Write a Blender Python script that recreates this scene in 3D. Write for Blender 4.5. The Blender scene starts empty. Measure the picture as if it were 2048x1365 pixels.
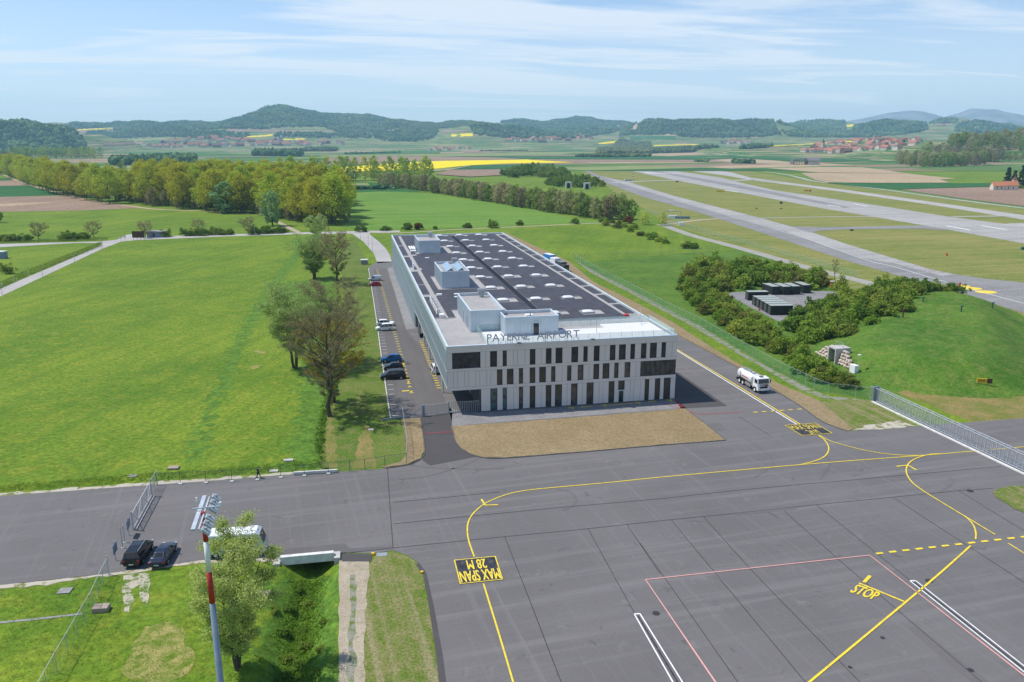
import bpy, bmesh, math, random
import numpy as np
from mathutils import Vector, Matrix
from mathutils.geometry import tessellate_polygon
random.seed(7); RNG = np.random.default_rng(7)
SC = bpy.context.scene
COL = SC.collection
# ------------------------------------------------------------------ camera
FPX, PIT, YAW = 1593.0, 0.247, 0.201
CAM = np.array([-57.185, -130.821, 46.182])
FW = np.array([math.sin(YAW)*math.cos(PIT), math.cos(YAW)*math.cos(PIT), -math.sin(PIT)])
RT = np.array([math.cos(YAW), -math.sin(YAW), 0.0]); UP = np.cross(RT, FW)
cd = bpy.data.cameras.new('camera'); co = bpy.data.objects.new('camera', cd); COL.objects.link(co)
cd.sensor_width = 36; cd.lens = 36*FPX/2048; cd.clip_start = 0.5; cd.clip_end = 60000
co.matrix_world = Matrix(((RT[0], UP[0], -FW[0], CAM[0]), (RT[1], UP[1], -FW[1], CAM[1]), (RT[2], UP[2], -FW[2], CAM[2]), (0, 0, 0, 1)))
SC.camera = co
# ------------------------------------------------------------------ sun, sky, exposure
SUN = Vector((-0.4807, 0.2159, 0.8499)).normalized()
ld = bpy.data.lights.new('sun', 'SUN'); ld.energy = 4.5; ld.angle = math.radians(0.5); ld.color = (1.0, 0.955, 0.89)
lo = bpy.data.objects.new('sun', ld); COL.objects.link(lo)
lo.rotation_euler = SUN.to_track_quat('Z', 'Y').to_euler(); lo.location = (-60, 60, 120)
W = bpy.data.worlds.new('World'); SC.world = W; W.use_nodes = True
nt = W.node_tree; nt.nodes.clear()
def wn(t, **k):
    n = nt.nodes.new(t)
    for a, v in k.items(): setattr(n, a, v)
    return n
sky = wn('ShaderNodeTexSky', sky_type='NISHITA', sun_disc=False, sun_elevation=math.asin(SUN.z), sun_rotation=math.atan2(SUN.x, SUN.y), altitude=450, air_density=1.0, dust_density=0.6, ozone_density=3.5)
bg = wn('ShaderNodeBackground'); bg.inputs[1].default_value = 0.112
out = wn('ShaderNodeOutputWorld')
tc = wn('ShaderNodeTexCoord')
# thin cirrus: noise on the direction projected to a high flat layer
sep = wn('ShaderNodeSeparateXYZ'); nt.links.new(tc.outputs['Generated'], sep.inputs[0])
zc = wn('ShaderNodeMath', operation='MAXIMUM'); nt.links.new(sep.outputs[2], zc.inputs[0]); zc.inputs[1].default_value = 0.0
za = wn('ShaderNodeMath', operation='ADD'); nt.links.new(zc.outputs[0], za.inputs[0]); za.inputs[1].default_value = 0.055
dx = wn('ShaderNodeMath', operation='DIVIDE'); nt.links.new(sep.outputs[0], dx.inputs[0]); nt.links.new(za.outputs[0], dx.inputs[1])
dy = wn('ShaderNodeMath', operation='DIVIDE'); nt.links.new(sep.outputs[1], dy.inputs[0]); nt.links.new(za.outputs[0], dy.inputs[1])
cmb = wn('ShaderNodeCombineXYZ'); nt.links.new(dx.outputs[0], cmb.inputs[0]); nt.links.new(dy.outputs[0], cmb.inputs[1])
def cloud(scale, rot, sx, sy, lo_, hi_, det, off):
    mp = wn('ShaderNodeMapping'); mp.inputs['Rotation'].default_value = (0, 0, rot); mp.inputs['Scale'].default_value = (sx, sy, 1); mp.inputs['Location'].default_value = (off, off*1.7, 0)
    nt.links.new(cmb.outputs[0], mp.inputs[0])
    nz = wn('ShaderNodeTexNoise'); nz.inputs['Scale'].default_value = scale; nz.inputs['Detail'].default_value = det; nz.inputs['Roughness'].default_value = 0.58; nz.inputs['Distortion'].default_value = 0.7
    nt.links.new(mp.outputs[0], nz.inputs['Vector'])
    mr = wn('ShaderNodeMapRange', interpolation_type='SMOOTHSTEP'); mr.inputs[1].default_value = lo_; mr.inputs[2].default_value = hi_; nt.links.new(nz.outputs['Fac'], mr.inputs[0])
    return mr.outputs[0]
c1 = cloud(0.42, 0.25, 0.6, 1.7, 0.36, 0.64, 7, 3.1)
c2 = cloud(1.1, 0.05, 0.45, 1.5, 0.45, 0.70, 8, 9.4)
ad = wn('ShaderNodeMath', operation='MULTIPLY_ADD', use_clamp=True); nt.links.new(c2, ad.inputs[0]); ad.inputs[1].default_value = 0.55; nt.links.new(c1, ad.inputs[2])
ml = wn('ShaderNodeMath', operation='MULTIPLY'); nt.links.new(ad.outputs[0], ml.inputs[0]); ml.inputs[1].default_value = 0.80
hi = wn('ShaderNodeMapRange', interpolation_type='SMOOTHSTEP'); hi.inputs[1].default_value = 0.24; hi.inputs[2].default_value = 0.5; hi.inputs[3].default_value = 1.0; hi.inputs[4].default_value = 0.08; nt.links.new(zc.outputs[0], hi.inputs[0])
ml2 = wn('ShaderNodeMath', operation='MULTIPLY'); nt.links.new(ml.outputs[0], ml2.inputs[0]); nt.links.new(hi.outputs[0], ml2.inputs[1])
hz0 = wn('ShaderNodeMapRange', interpolation_type='SMOOTHSTEP'); hz0.inputs[1].default_value = 0.0; hz0.inputs[2].default_value = 0.26; hz0.inputs[3].default_value = 0.55; hz0.inputs[4].default_value = 0.0; nt.links.new(zc.outputs[0], hz0.inputs[0])
mxx = wn('ShaderNodeMath', operation='MAXIMUM'); nt.links.new(hz0.outputs[0], mxx.inputs[0]); nt.links.new(ml2.outputs[0], mxx.inputs[1])
mx = wn('ShaderNodeMixRGB'); nt.links.new(mxx.outputs[0], mx.inputs[0]); skt = wn('ShaderNodeMixRGB', blend_type='MULTIPLY'); skt.inputs[0].default_value = 1; nt.links.new(sky.outputs[0], skt.inputs[1]); skt.inputs[2].default_value = (0.95, 1.12, 1.30, 1); nt.links.new(skt.outputs[0], mx.inputs[1]); mx.inputs[2].default_value = (7.6, 8.1, 8.7, 1)
nt.links.new(mx.outputs[0], bg.inputs[0]); nt.links.new(bg.outputs[0], out.inputs[0])
SC.view_settings.view_transform = 'Standard'; SC.view_settings.look = 'None'; SC.view_settings.exposure = 0.1; SC.view_settings.gamma = 1
SC.render.engine = 'CYCLES'
cy = SC.cycles
cy.max_bounces = 6; cy.diffuse_bounces = 3; cy.glossy_bounces = 3; cy.transmission_bounces = 4; cy.transparent_max_bounces = 16; cy.volume_bounces = 2
cy.use_denoising = True
cy.caustics_reflective = False; cy.caustics_refractive = False
# ------------------------------------------------------------------ photo measurement: pixel -> world
def ray(px, py): return FW + RT*(px-1024)/FPX - UP*(py-682.5)/FPX
def G(px, py, z=0.0):
    d = ray(px, py); t = (z-CAM[2])/d[2]; p = CAM+d*t
    return (float(p[0]), float(p[1]))
def proj(p):
    p = np.asarray(p, float)-CAM; k = FPX/(p@FW)
    return np.stack([1024+k*(p@RT), 682.5-k*(p@UP)], -1)
def tall(px, py, top):            # height of an upright standing on the ground at (px,py) whose tip shows at row top
    x, y = G(px, py); a, b = 0.0, 80.0
    for _ in range(40):
        m = (a+b)/2
        if proj((x, y, m))[1] > top: a = m
        else: b = m
    return a
def ppm(px, py):                  # pixels per metre at a ground point
    x, y = G(px, py); return FPX/((np.array([x, y, 0])-CAM)@FW)
FH = np.array([math.sin(YAW), math.cos(YAW)])
def LD(lat, dep): return CAM[0]+lat*RT[0]+dep*FH[0], CAM[1]+lat*RT[1]+dep*FH[1]
def ridge_pt(px, py, D):
    d = ray(px, py); t = D/(d[0]*FH[0]+d[1]*FH[1]); p = CAM+d*t
    return float((p-CAM)@RT), float(p[2])
def inside(P, poly):
    P = np.atleast_2d(P); r = np.zeros(len(P), bool); n = len(poly); j = n-1
    for i in range(n):
        xi, yi = poly[i]; xj, yj = poly[j]
        c = ((yi > P[:, 1]) != (yj > P[:, 1])) & (P[:, 0] < (xj-xi)*(P[:, 1]-yi)/((yj-yi) or 1e-9)+xi)
        r ^= c; j = i
    return r
def smooth(pts, n=8):             # Catmull-Rom
    pts = [np.array(p, float) for p in pts]; o = []
    for i in range(len(pts)-1):
        p0 = pts[max(i-1, 0)]; p1 = pts[i]; p2 = pts[i+1]; p3 = pts[min(i+2, len(pts)-1)]
        for k in range(n):
            t = k/n
            o.append(0.5*((2*p1)+(-p0+p2)*t+(2*p0-5*p1+4*p2-p3)*t*t+(-p0+3*p1-3*p2+p3)*t**3))
    o.append(pts[-1]); return [tuple(q) for q in o]
# ------------------------------------------------------------------ materials
MATS = {}
class NT:
    def __init__(s, name):
        m = bpy.data.materials.new(name); m.use_nodes = True; s.m = m; s.t = m.node_tree; s.t.nodes.clear()
        s.o = s.n('ShaderNodeOutputMaterial'); s.geo = None; s.oc = None
    def n(s, t, **k):
        x = s.t.nodes.new(t)
        for a, v in k.items(): setattr(x, a, v)
        return x
    def l(s, a, b): s.t.links.new(a, b)
    def pos(s):
        if not s.geo: s.geo = s.n('ShaderNodeNewGeometry')
        return s.geo.outputs['Position']
    def obj(s):
        if not s.oc: s.oc = s.n('ShaderNodeTexCoord')
        return s.oc.outputs['Object']
    def mapped(s, v, sc=(1, 1, 1), rot=0.0, loc=(0, 0, 0)):
        mp = s.n('ShaderNodeMapping'); mp.vector_type = 'TEXTURE'; mp.inputs['Scale'].default_value = tuple(1/q for q in sc); mp.inputs['Rotation'].default_value = (0, 0, rot); mp.inputs['Location'].default_value = loc; s.l(v, mp.inputs[0]); return mp.outputs[0]
    def noise(s, scale, det=5, rough=0.6, v=None, dist=0.0):
        z = s.n('ShaderNodeTexNoise'); z.inputs['Scale'].default_value = scale; z.inputs['Detail'].default_value = det; z.inputs['Roughness'].default_value = rough; z.inputs['Distortion'].default_value = dist
        s.l(v if v is not None else s.pos(), z.inputs['Vector']); return z.outputs['Fac']
    def rng(s, f, a, b, lo=0.0, hi=1.0):
        r = s.n('ShaderNodeMapRange'); r.inputs[1].default_value = a; r.inputs[2].default_value = b; r.inputs[3].default_value = lo; r.inputs[4].default_value = hi; s.l(f, r.inputs[0]); return r.outputs[0]
    def math(s, op, a, b=None, clamp=False):
        r = s.n('ShaderNodeMath', operation=op, use_clamp=clamp)
        for i, q in enumerate((a, b)):
            if q is None: continue
            if isinstance(q, (int, float)): r.inputs[i].default_value = q
            else: s.l(q, r.inputs[i])
        return r.outputs[0]
    def mix(s, f, a, b, mode='MIX'):
        r = s.n('ShaderNodeMixRGB', blend_type=mode)
        for i, q in enumerate((f, a, b)):
            if isinstance(q, (int, float)): r.inputs[i].default_value = q
            elif isinstance(q, tuple): r.inputs[i].default_value = (*q, 1)
            else: s.l(q, r.inputs[i])
        return r.outputs[0]
    def surf(s, color, rough=0.9, spec=0.2, metal=0.0, bump=None, bstr=0.3, bdist=0.05, alpha=None, coat=0.0):
        p = s.n('ShaderNodeBsdfPrincipled')
        if isinstance(color, tuple): p.inputs['Base Color'].default_value = (*color, 1)
        else: s.l(color, p.inputs['Base Color'])
        if isinstance(rough, (int, float)): p.inputs['Roughness'].default_value = rough
        else: s.l(rough, p.inputs['Roughness'])
        p.inputs['Specular IOR Level'].default_value = spec; p.inputs['Metallic'].default_value = metal; p.inputs['Coat Weight'].default_value = coat
        if bump is not None:
            b = s.n('ShaderNodeBump'); b.inputs['Strength'].default_value = bstr; b.inputs['Distance'].default_value = bdist; s.l(bump, b.inputs['Height']); s.l(b.outputs[0], p.inputs['Normal'])
        s.l(p.outputs[0], s.o.inputs[0]); MATS[s.m.name] = s.m; return s.m
def plain(name, c, rough=0.6, spec=0.4, metal=0.0, var=0.12, vs=1.5, coat=0.0):
    s = NT(name); n = s.noise(vs, 4, 0.6, s.obj())
    d = tuple(x*(1-var*1.6) for x in c); u_ = tuple(min(1, x*(1+var)) for x in c)
    return s.surf(s.mix(s.rng(n, 0.3, 0.7), d, u_), rough, spec, metal, coat=coat)
def soil(name, a, b, c, s1=0.05, s2=1.2, s3=6.0, amt=0.6, lines=None, bump=True, rough=0.95, alt=None):
    """ground cover: broad patches a-b, then finer c patches and grain; lines = (direction, period, colour, strength)"""
    s = NT(name)
    col = s.mix(s.rng(s.noise(s1, 4, 0.65), 0.38, 0.62), a, b)
    col = s.mix(s.math('MULTIPLY', s.rng(s.noise(s2, 5, 0.7), 0.46, 0.68), amt), col, c)
    if lines:
        ang, per, lc, st = lines
        v = s.mapped(s.pos(), (0.02/per, 1/per, 1), ang)
        col = s.mix(s.math('MULTIPLY', s.rng(s.noise(1.0, 3, 0.6, v), 0.48, 0.62), st), col, lc)
    if alt:
        at = s.n('ShaderNodeAttribute'); at.attribute_name = 'v'; k = s.math('ADD', at.outputs['Fac'], s.rng(s.noise(0.5, 5, 0.7), 0.3, 0.7, -0.3, 0.3)); col = s.mix(s.rng(k, 0.35, 0.65), col, s.mix(s.rng(s.noise(0.4, 4, 0.7), 0.4, 0.6), alt, tuple(x*1.5 for x in alt)))
    g = s.noise(s3, 4, 0.75)
    col = s.mix(1.0, col, s.mix(s.rng(g, 0.33, 0.67), (0.60, 0.62, 0.60), (1.40, 1.37, 1.40)), 'MULTIPLY')
    return s.surf(col, rough, 0.12, bump=g if bump else None, bstr=0.5, bdist=0.15)
soil('meadow', (0.085, 0.165, 0.014), (0.150, 0.225, 0.020), (0.25, 0.25, 0.03), 0.028, 0.30, 1.3, 0.5, (math.radians(68), 4.0, (0.08, 0.155, 0.014), 0.45), alt=(0.070, 0.138, 0.017))
soil('lush_grass', (0.052, 0.13, 0.015), (0.095, 0.18, 0.022), (0.16, 0.19, 0.045), 0.07, 0.4, 1.8, 0.7)
soil('verge_grass', (0.075, 0.14, 0.014), (0.12, 0.17, 0.03), (0.20, 0.175, 0.07), 0.09, 0.45, 3.0, 0.75)
soil('mown_grass', (0.13, 0.175, 0.03), (0.20, 0.205, 0.05), (0.25, 0.22, 0.075), 0.025, 0.2, 1.4, 0.6, (math.radians(2), 3.2, (0.29, 0.26, 0.10), 0.6))
soil('hay_grass', (0.11, 0.16, 0.025), (0.16, 0.18, 0.05), (0.25, 0.21, 0.10), 0.15, 0.6, 3.5, 0.7, (math.radians(95), 1.1, (0.26, 0.23, 0.12), 0.8))
soil('dry_grass', (0.16, 0.17, 0.04), (0.27, 0.20, 0.08), (0.11, 0.16, 0.02), 0.2, 0.7, 3.5, 0.7)
soil('bare_earth', (0.25, 0.185, 0.098), (0.29, 0.22, 0.125), (0.20, 0.165, 0.075), 0.12, 1.0, 4.0, 0.6)
soil('ploughed', (0.24, 0.165, 0.115), (0.29, 0.20, 0.14), (0.20, 0.14, 0.10), 0.01, 0.08, 0.5, 0.5, (1.3, 6, (0.31, 0.23, 0.16), 0.5))
soil('tan_field', (0.36, 0.27, 0.165), (0.41, 0.31, 0.19), (0.30, 0.235, 0.135), 0.008, 0.05, 0.4, 0.5, (1.3, 8, (0.44, 0.34, 0.22), 0.5))
soil('crop_green', (0.022, 0.105, 0.028), (0.035, 0.13, 0.034), (0.05, 0.14, 0.03), 0.01, 0.06, 0.5, 0.5, (1.3, 7, (0.02, 0.085, 0.024), 0.6))
soil('pale_field', (0.17, 0.22, 0.07), (0.23, 0.25, 0.10), (0.27, 0.25, 0.13), 0.01, 0.05, 0.4, 0.5)
soil('rapeseed', (0.72, 0.57, 0.006), (0.80, 0.64, 0.008), (0.58, 0.50, 0.012), 0.02, 0.12, 0.8, 0.35)
soil('hay_field', (0.09, 0.20, 0.022), (0.13, 0.235, 0.03), (0.17, 0.25, 0.05), 0.015, 0.1, 0.9, 0.5, (math.radians(-3), 5, (0.17, 0.27, 0.06), 0.75))
soil('gravel', (0.37, 0.31, 0.23), (0.45, 0.385, 0.29), (0.24, 0.225, 0.12), 0.3, 1.2, 9, 0.75)
soil('path_gravel', (0.30, 0.29, 0.25), (0.37, 0.35, 0.31), (0.22, 0.24, 0.15), 0.2, 0.9, 6, 0.6)
soil('concrete_road', (0.36, 0.345, 0.32), (0.42, 0.40, 0.37), (0.31, 0.30, 0.28), 0.06, 0.6, 4, 0.5, bump=False)
soil('runway_concrete', (0.33, 0.32, 0.29), (0.39, 0.375, 0.345), (0.29, 0.285, 0.27), 0.02, 0.12, 1.5, 0.5, (math.radians(4), 7, (0.25, 0.245, 0.24), 0.6), bump=False)
soil('old_asphalt', (0.205, 0.20, 0.195), (0.25, 0.245, 0.235), (0.175, 0.17, 0.17), 0.03, 0.2, 2, 0.5, (math.radians(6), 4, (0.28, 0.275, 0.26), 0.6), bump=False)
soil('roof_gravel', (0.36, 0.345, 0.335), (0.42, 0.405, 0.39), (0.28, 0.27, 0.265), 0.3, 2.5, 14, 0.6)
soil('paving', (0.21, 0.205, 0.205), (0.255, 0.25, 0.245), (0.17, 0.17, 0.17), 0.2, 1.0, 7, 0.5, bump=False)
soil('ditch_bed', (0.035, 0.055, 0.018), (0.06, 0.075, 0.03), (0.10, 0.09, 0.05), 0.4, 1.5, 5, 0.6)
def worn_mat(name, a, b, s1, lo_, hi_):
    s = NT(name); f = s.rng(s.noise(s1, 5, 0.7), lo_, hi_); g = s.noise(7, 4, 0.7)
    col = s.mix(1.0, s.mix(f, a, b), s.mix(s.rng(g, 0.25, 0.75), (0.7, 0.7, 0.7), (1.25, 1.25, 1.25)), 'MULTIPLY'); return s.surf(col, 0.95, 0.1, bump=g, bstr=.5, bdist=.1)
worn_mat('worn_gravel', (0.46, 0.41, 0.33), (0.10, 0.17, 0.02), 0.9, 0.47, 0.56)
worn_mat('gravel_edge_mat', (0.48, 0.43, 0.35), (0.17, 0.19, 0.05), 0.7, 0.50, 0.60)
worn_mat('worn_path', (0.27, 0.26, 0.215), (0.12, 0.17, 0.035), 0.8, 0.44, 0.60)
worn_mat('straw', (0.33, 0.29, 0.10), (0.12, 0.185, 0.02), 0.7, 0.40, 0.60)
def asphalt_mat(name, base, st=1.0, rot=0.0):
    s = NT(name)
    b = tuple(base); d = tuple(x*0.84 for x in base); h = tuple(x*1.18 for x in base)
    col = s.mix(s.rng(s.noise(0.045, 5, 0.6), 0.35, 0.65), d, b)
    v = s.mapped(s.pos(), (0.02, 0.5, 1), rot); v2 = s.mapped(s.pos(), (0.012, 1.3, 1), math.radians(-84))
    col = s.mix(s.math('MULTIPLY', s.rng(s.noise(1.0, 4, 0.65, v), 0.5, 0.72), 0.55*st), col, h)
    col = s.mix(s.math('MULTIPLY', s.rng(s.noise(1.0, 5, 0.7, v2), 0.56, 0.72), 0.5*st), col, h)
    col = s.mix(s.math('MULTIPLY', s.rng(s.noise(0.25, 6, 0.75), 0.58, 0.75), 0.5*st), col, tuple(x*1.3 for x in base))
    col = s.mix(s.math('MULTIPLY', s.rng(s.noise(0.5, 4, 0.7, None, 1.0), 0.62, 0.74), 0.5*st), col, tuple(x*0.6 for x in base))
    g = s.noise(11, 3, 0.7)
    col = s.mix(1.0, col, s.mix(s.rng(g, 0.25, 0.75), (0.86, 0.86, 0.86), (1.13, 1.13, 1.13)), 'MULTIPLY')
    return s.surf(col, 0.88, 0.25)
asphalt_mat('asphalt', (0.153, 0.144, 0.140), 1.8, math.radians(4))
asphalt_mat('new_asphalt', (0.125, 0.117, 0.114), 1.0, math.radians(90))
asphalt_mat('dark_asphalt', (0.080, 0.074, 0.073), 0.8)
plain('seam', (0.05, 0.047, 0.05), 0.95, 0.1)
def paint_mat(name, c, wear=0.6):
    s = NT(name); w = s.rng(s.noise(1.6, 7, 0.8), 0.47, 0.68)
    return s.surf(s.mix(s.math('MULTIPLY', w, wear), c, (0.16, 0.15, 0.14)), 0.75, 0.3)
paint_mat('yellow_paint', (0.80, 0.60, 0.035)); paint_mat('white_paint', (0.78, 0.78, 0.76), 0.3); paint_mat('red_paint', (0.55, 0.03, 0.03), 0.6)
paint_mat('pink_paint', (0.72, 0.36, 0.32), 0.4); paint_mat('black_paint', (0.024, 0.026, 0.036), 0.5)
# ------------------------------------------------------------------ mesh helpers
def link(name, me, parent=None):
    o = bpy.data.objects.new(name, me); COL.objects.link(o)
    if parent is not None: o.parent = parent
    return o
def tag(o, label=None, cat=None, group=None, kind=None):
    if label: o['label'] = label
    if cat: o['category'] = cat
    if group: o['group'] = group
    if kind: o['kind'] = kind
    return o
def empty(name, loc, rz=0.0, label=None, cat=None, group=None):
    o = link(name, None); o.location = loc; o.rotation_euler = (0, 0, rz); o.empty_display_size = 0.2
    return tag(o, label, cat, group)
def copy_tree(o, parent=None):
    c = o.copy(); COL.objects.link(c)
    if parent is not None: c.parent = parent
    for ch in list(o.children): copy_tree(ch, c)
    return c
def mesh_arrays(name, V, F, mats, mi=None, attr=None, smooth_=False):
    me = bpy.data.meshes.new(name); V = np.asarray(V, np.float32); F = np.asarray(F, np.int32); k = F.shape[1]
    me.vertices.add(len(V)); me.vertices.foreach_set('co', V.ravel())
    me.loops.add(F.size); me.loops.foreach_set('vertex_index', F.ravel())
    me.polygons.add(len(F)); me.polygons.foreach_set('loop_start', np.arange(0, F.size, k, dtype=np.int32))
    try: me.polygons.foreach_set('loop_total', np.full(len(F), k, np.int32))
    except Exception: pass
    for m in mats: me.materials.append(MATS[m])
    if mi is not None: me.polygons.foreach_set('material_index', np.asarray(mi, np.int32))
    if attr is not None:
        a = me.attributes.new('v', 'FLOAT', 'POINT'); a.data.foreach_set('value', np.asarray(attr, np.float32))
    me.polygons.foreach_set('use_smooth', np.full(len(F), smooth_, bool))
    me.update(calc_edges=True); me.validate(); return me
class MB:
    def __init__(s): s.v = []; s.f = []; s.m = []
    def add(s, vs, fs, m=0):
        b = len(s.v); s.v += [tuple(map(float, q)) for q in vs]
        for f in fs: s.f.append([b+i for i in f]); s.m.append(m)
        return s
    def box(s, c, d, m=0, rz=0.0, R=None):
        hx, hy, hz = d[0]/2, d[1]/2, d[2]/2
        P = [(-hx, -hy, -hz), (hx, -hy, -hz), (hx, hy, -hz), (-hx, hy, -hz), (-hx, -hy, hz), (hx, -hy, hz), (hx, hy, hz), (-hx, hy, hz)]
        if R is not None: P = [tuple(R@Vector(p)) for p in P]
        elif rz: ca, sa = math.cos(rz), math.sin(rz); P = [(x*ca-y*sa, x*sa+y*ca, z) for x, y, z in P]
        return s.add([(c[0]+x, c[1]+y, c[2]+z) for x, y, z in P], [(0, 3, 2, 1), (4, 5, 6, 7), (0, 1, 5, 4), (1, 2, 6, 5), (2, 3, 7, 6), (3, 0, 4, 7)], m)
    def bb(s, x0, x1, y0, y1, z0, z1, m=0): return s.box(((x0+x1)/2, (y0+y1)/2, (z0+z1)/2), (x1-x0, y1-y0, z1-z0), m)
    def bar(s, a, b, w, h=None, m=0):
        a = Vector(a); b = Vector(b); d = b-a; L = d.length
        if L < 1e-6: return s
        q = d.to_track_quat('X', 'Z').to_matrix(); return s.box((a+b)/2, (L, w, h or w), m, R=q)
    def tube(s, pts, rad, n=8, m=0, cap=True):
        pts = [Vector(p) for p in pts]; R = rad if isinstance(rad, (list, tuple)) else [rad]*len(pts); b = len(s.v)
        for i, p in enumerate(pts):
            d = (pts[min(i+1, len(pts)-1)]-pts[max(i-1, 0)]).normalized(); q = d.to_track_quat('Z', 'Y').to_matrix()
            for k in range(n):
                a = 2*math.pi*k/n; s.v.append(tuple(p+q@Vector((math.cos(a)*R[i], math.sin(a)*R[i], 0))))
        for i in range(len(pts)-1):
            for k in range(n):
                k2 = (k+1) % n; s.f.append([b+i*n+k, b+i*n+k2, b+(i+1)*n+k2, b+(i+1)*n+k]); s.m.append(m)
        if cap:
            s.f.append([b+k for k in range(n)][::-1]); s.m.append(m); s.f.append([b+(len(pts)-1)*n+k for k in range(n)]); s.m.append(m)
        return s
    def prism(s, poly, z0, z1, m=0):
        n = len(poly); a = sum(poly[i][0]*poly[(i+1) % n][1]-poly[(i+1) % n][0]*poly[i][1] for i in range(n))
        if a < 0: poly = poly[::-1]
        vs = [(x, y, z0) for x, y in poly]+[(x, y, z1) for x, y in poly]
        return s.add(vs, [list(range(n))[::-1], list(range(n, 2*n))]+[[i, (i+1) % n, n+(i+1) % n, n+i] for i in range(n)], m)
    def build(s, name, mats, parent=None, smooth_=False, bevel=0.0):
        me = bpy.data.meshes.new(name); me.from_pydata(s.v, [], s.f)
        for m in ([mats] if isinstance(mats, str) else mats): me.materials.append(MATS[m])
        me.polygons.foreach_set('material_index', s.m)
        if smooth_: me.polygons.foreach_set('use_smooth', [True]*len(s.f))
        me.update(); o = link(name, me, parent)
        if bevel:
            b = o.modifiers.new('bevel', 'BEVEL'); b.width = bevel; b.segments = 2; b.limit_method = 'ANGLE'
        return o
def flat(name, pts, mat, z, parent=None, label=None, cat=None, kind='structure'):
    """a ground sheet from world points"""
    tri = tessellate_polygon([[Vector((x, y, 0)) for x, y in pts]])
    me = bpy.data.meshes.new(name); F = []
    for t in tri:
        a, b, c = (pts[i] for i in t); cr = (b[0]-a[0])*(c[1]-a[1])-(b[1]-a[1])*(c[0]-a[0])
        F.append(t if cr > 0 else t[::-1])
    me.from_pydata([(x, y, z) for x, y in pts], [], F); me.materials.append(MATS[mat]); me.update()
    o = link(name, me, parent)
    return tag(o, label, cat, kind=kind if parent is None else None)
SOFT = {'verge_grass', 'hay_grass', 'dry_grass', 'lush_grass', 'gravel', 'worn_gravel', 'gravel_edge_mat', 'straw', 'mown_grass', 'path_gravel', 'bare_earth', 'worn_path'}
def ragged(w, amp):
    o = []; rg = random.Random(len(w)*7+int(w[0][0]*10))
    for (ax, ay), (bx, by) in zip(w, w[1:]+w[:1]):
        L = math.hypot(bx-ax, by-ay); n = max(1, min(90, int(L/1.1))); nx, ny = -(by-ay)/(L+1e-6), (bx-ax)/(L+1e-6)
        for i in range(n): t = i/n; j = rg.gauss(0, amp) if i else 0; o.append((ax+(bx-ax)*t+nx*j, ay+(by-ay)*t+ny*j))
    return o
def sheet(name, px, mat, z, **k):
    w = [G(x, y) for x, y in px]
    if mat in SOFT: w = ragged(w, {'bare_earth': 0.06, 'straw': 0.5, 'worn_gravel': 0.25, 'gravel': 0.09, 'worn_path': 0.12}.get(mat, 0.2))
    return flat(name, w, mat, z, **k)
def strip_pts(pts, w):
    pts = [np.array(p, float) for p in pts]; L, R = [], []
    for i in range(len(pts)):
        a = pts[max(i-1, 0)]; b = pts[min(i+1, len(pts)-1)]; d = (b-a)/np.linalg.norm(b-a); n = np.array([-d[1], d[0]])
        L.append(pts[i]+n*w/2); R.append(pts[i]-n*w/2)
    return L, R
def strip_mb(mb, pts, w, z, m=0):
    L, R = strip_pts(pts, w); n = len(L)
    mb.add([(*p, z) for p in L]+[(*p, z) for p in R], [[i, n+i, n+i+1, i+1] for i in range(n-1)], m); return mb
def strip(name, px, mat, w, z, sm=True, world=False, **k):
    pts = px if world else [G(x, y) for x, y in px]
    if sm and len(pts) > 2: pts = smooth(pts, 6)
    mb = strip_mb(MB(), pts, w, z); par = k.get('parent')
    o = mb.build(name, mat, par); return tag(o, k.get('label'), k.get('cat'), kind=None if par else 'structure')
_tx = {}
def text_geo(body, extrude=0.0, off=0.0):
    k = (body, extrude, off)
    if k not in _tx:
        c = bpy.data.curves.new('lettering', 'FONT'); c.body = body; c.extrude = extrude; c.resolution_u = 3; c.offset = off
        o = bpy.data.objects.new('lettering', c); COL.objects.link(o); dg = bpy.context.evaluated_depsgraph_get(); dg.update()
        me = o.evaluated_get(dg).to_mesh(); V = np.array([v.co[:] for v in me.vertices]); F = [list(p.vertices) for p in me.polygons]
        o.evaluated_get(dg).to_mesh_clear(); bpy.data.objects.remove(o); bpy.data.curves.remove(c)
        V[:, 0] -= V[:, 0].min(); V[:, 1] -= V[:, 1].min(); _tx[k] = (V, F)
    V, F = _tx[k]; return V.copy(), F
def ground_text(mb, body, q, z, m=0, bold=0.0):
    """map lettering to the ground quad q = (bottom-left, bottom-right, top-right, top-left) in world x,y"""
    V, F = text_geo(body); u = V[:, 0]/V[:, 0].max(); v = V[:, 1]/V[:, 1].max(); q = [np.array(p) for p in q]
    P = (1-u)[:, None]*(1-v)[:, None]*q[0]+u[:, None]*(1-v)[:, None]*q[1]+(u*v)[:, None]*q[2]+((1-u)*v)[:, None]*q[3]
    for dx_, dy_ in ((0, 0), (bold, 0), (0, bold), (bold, bold)) if bold else ((0, 0),):
        mb.add([(p[0]+dx_, p[1]+dy_, z+(dx_+dy_*2)*0.005) for p in P], F, m)
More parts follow.
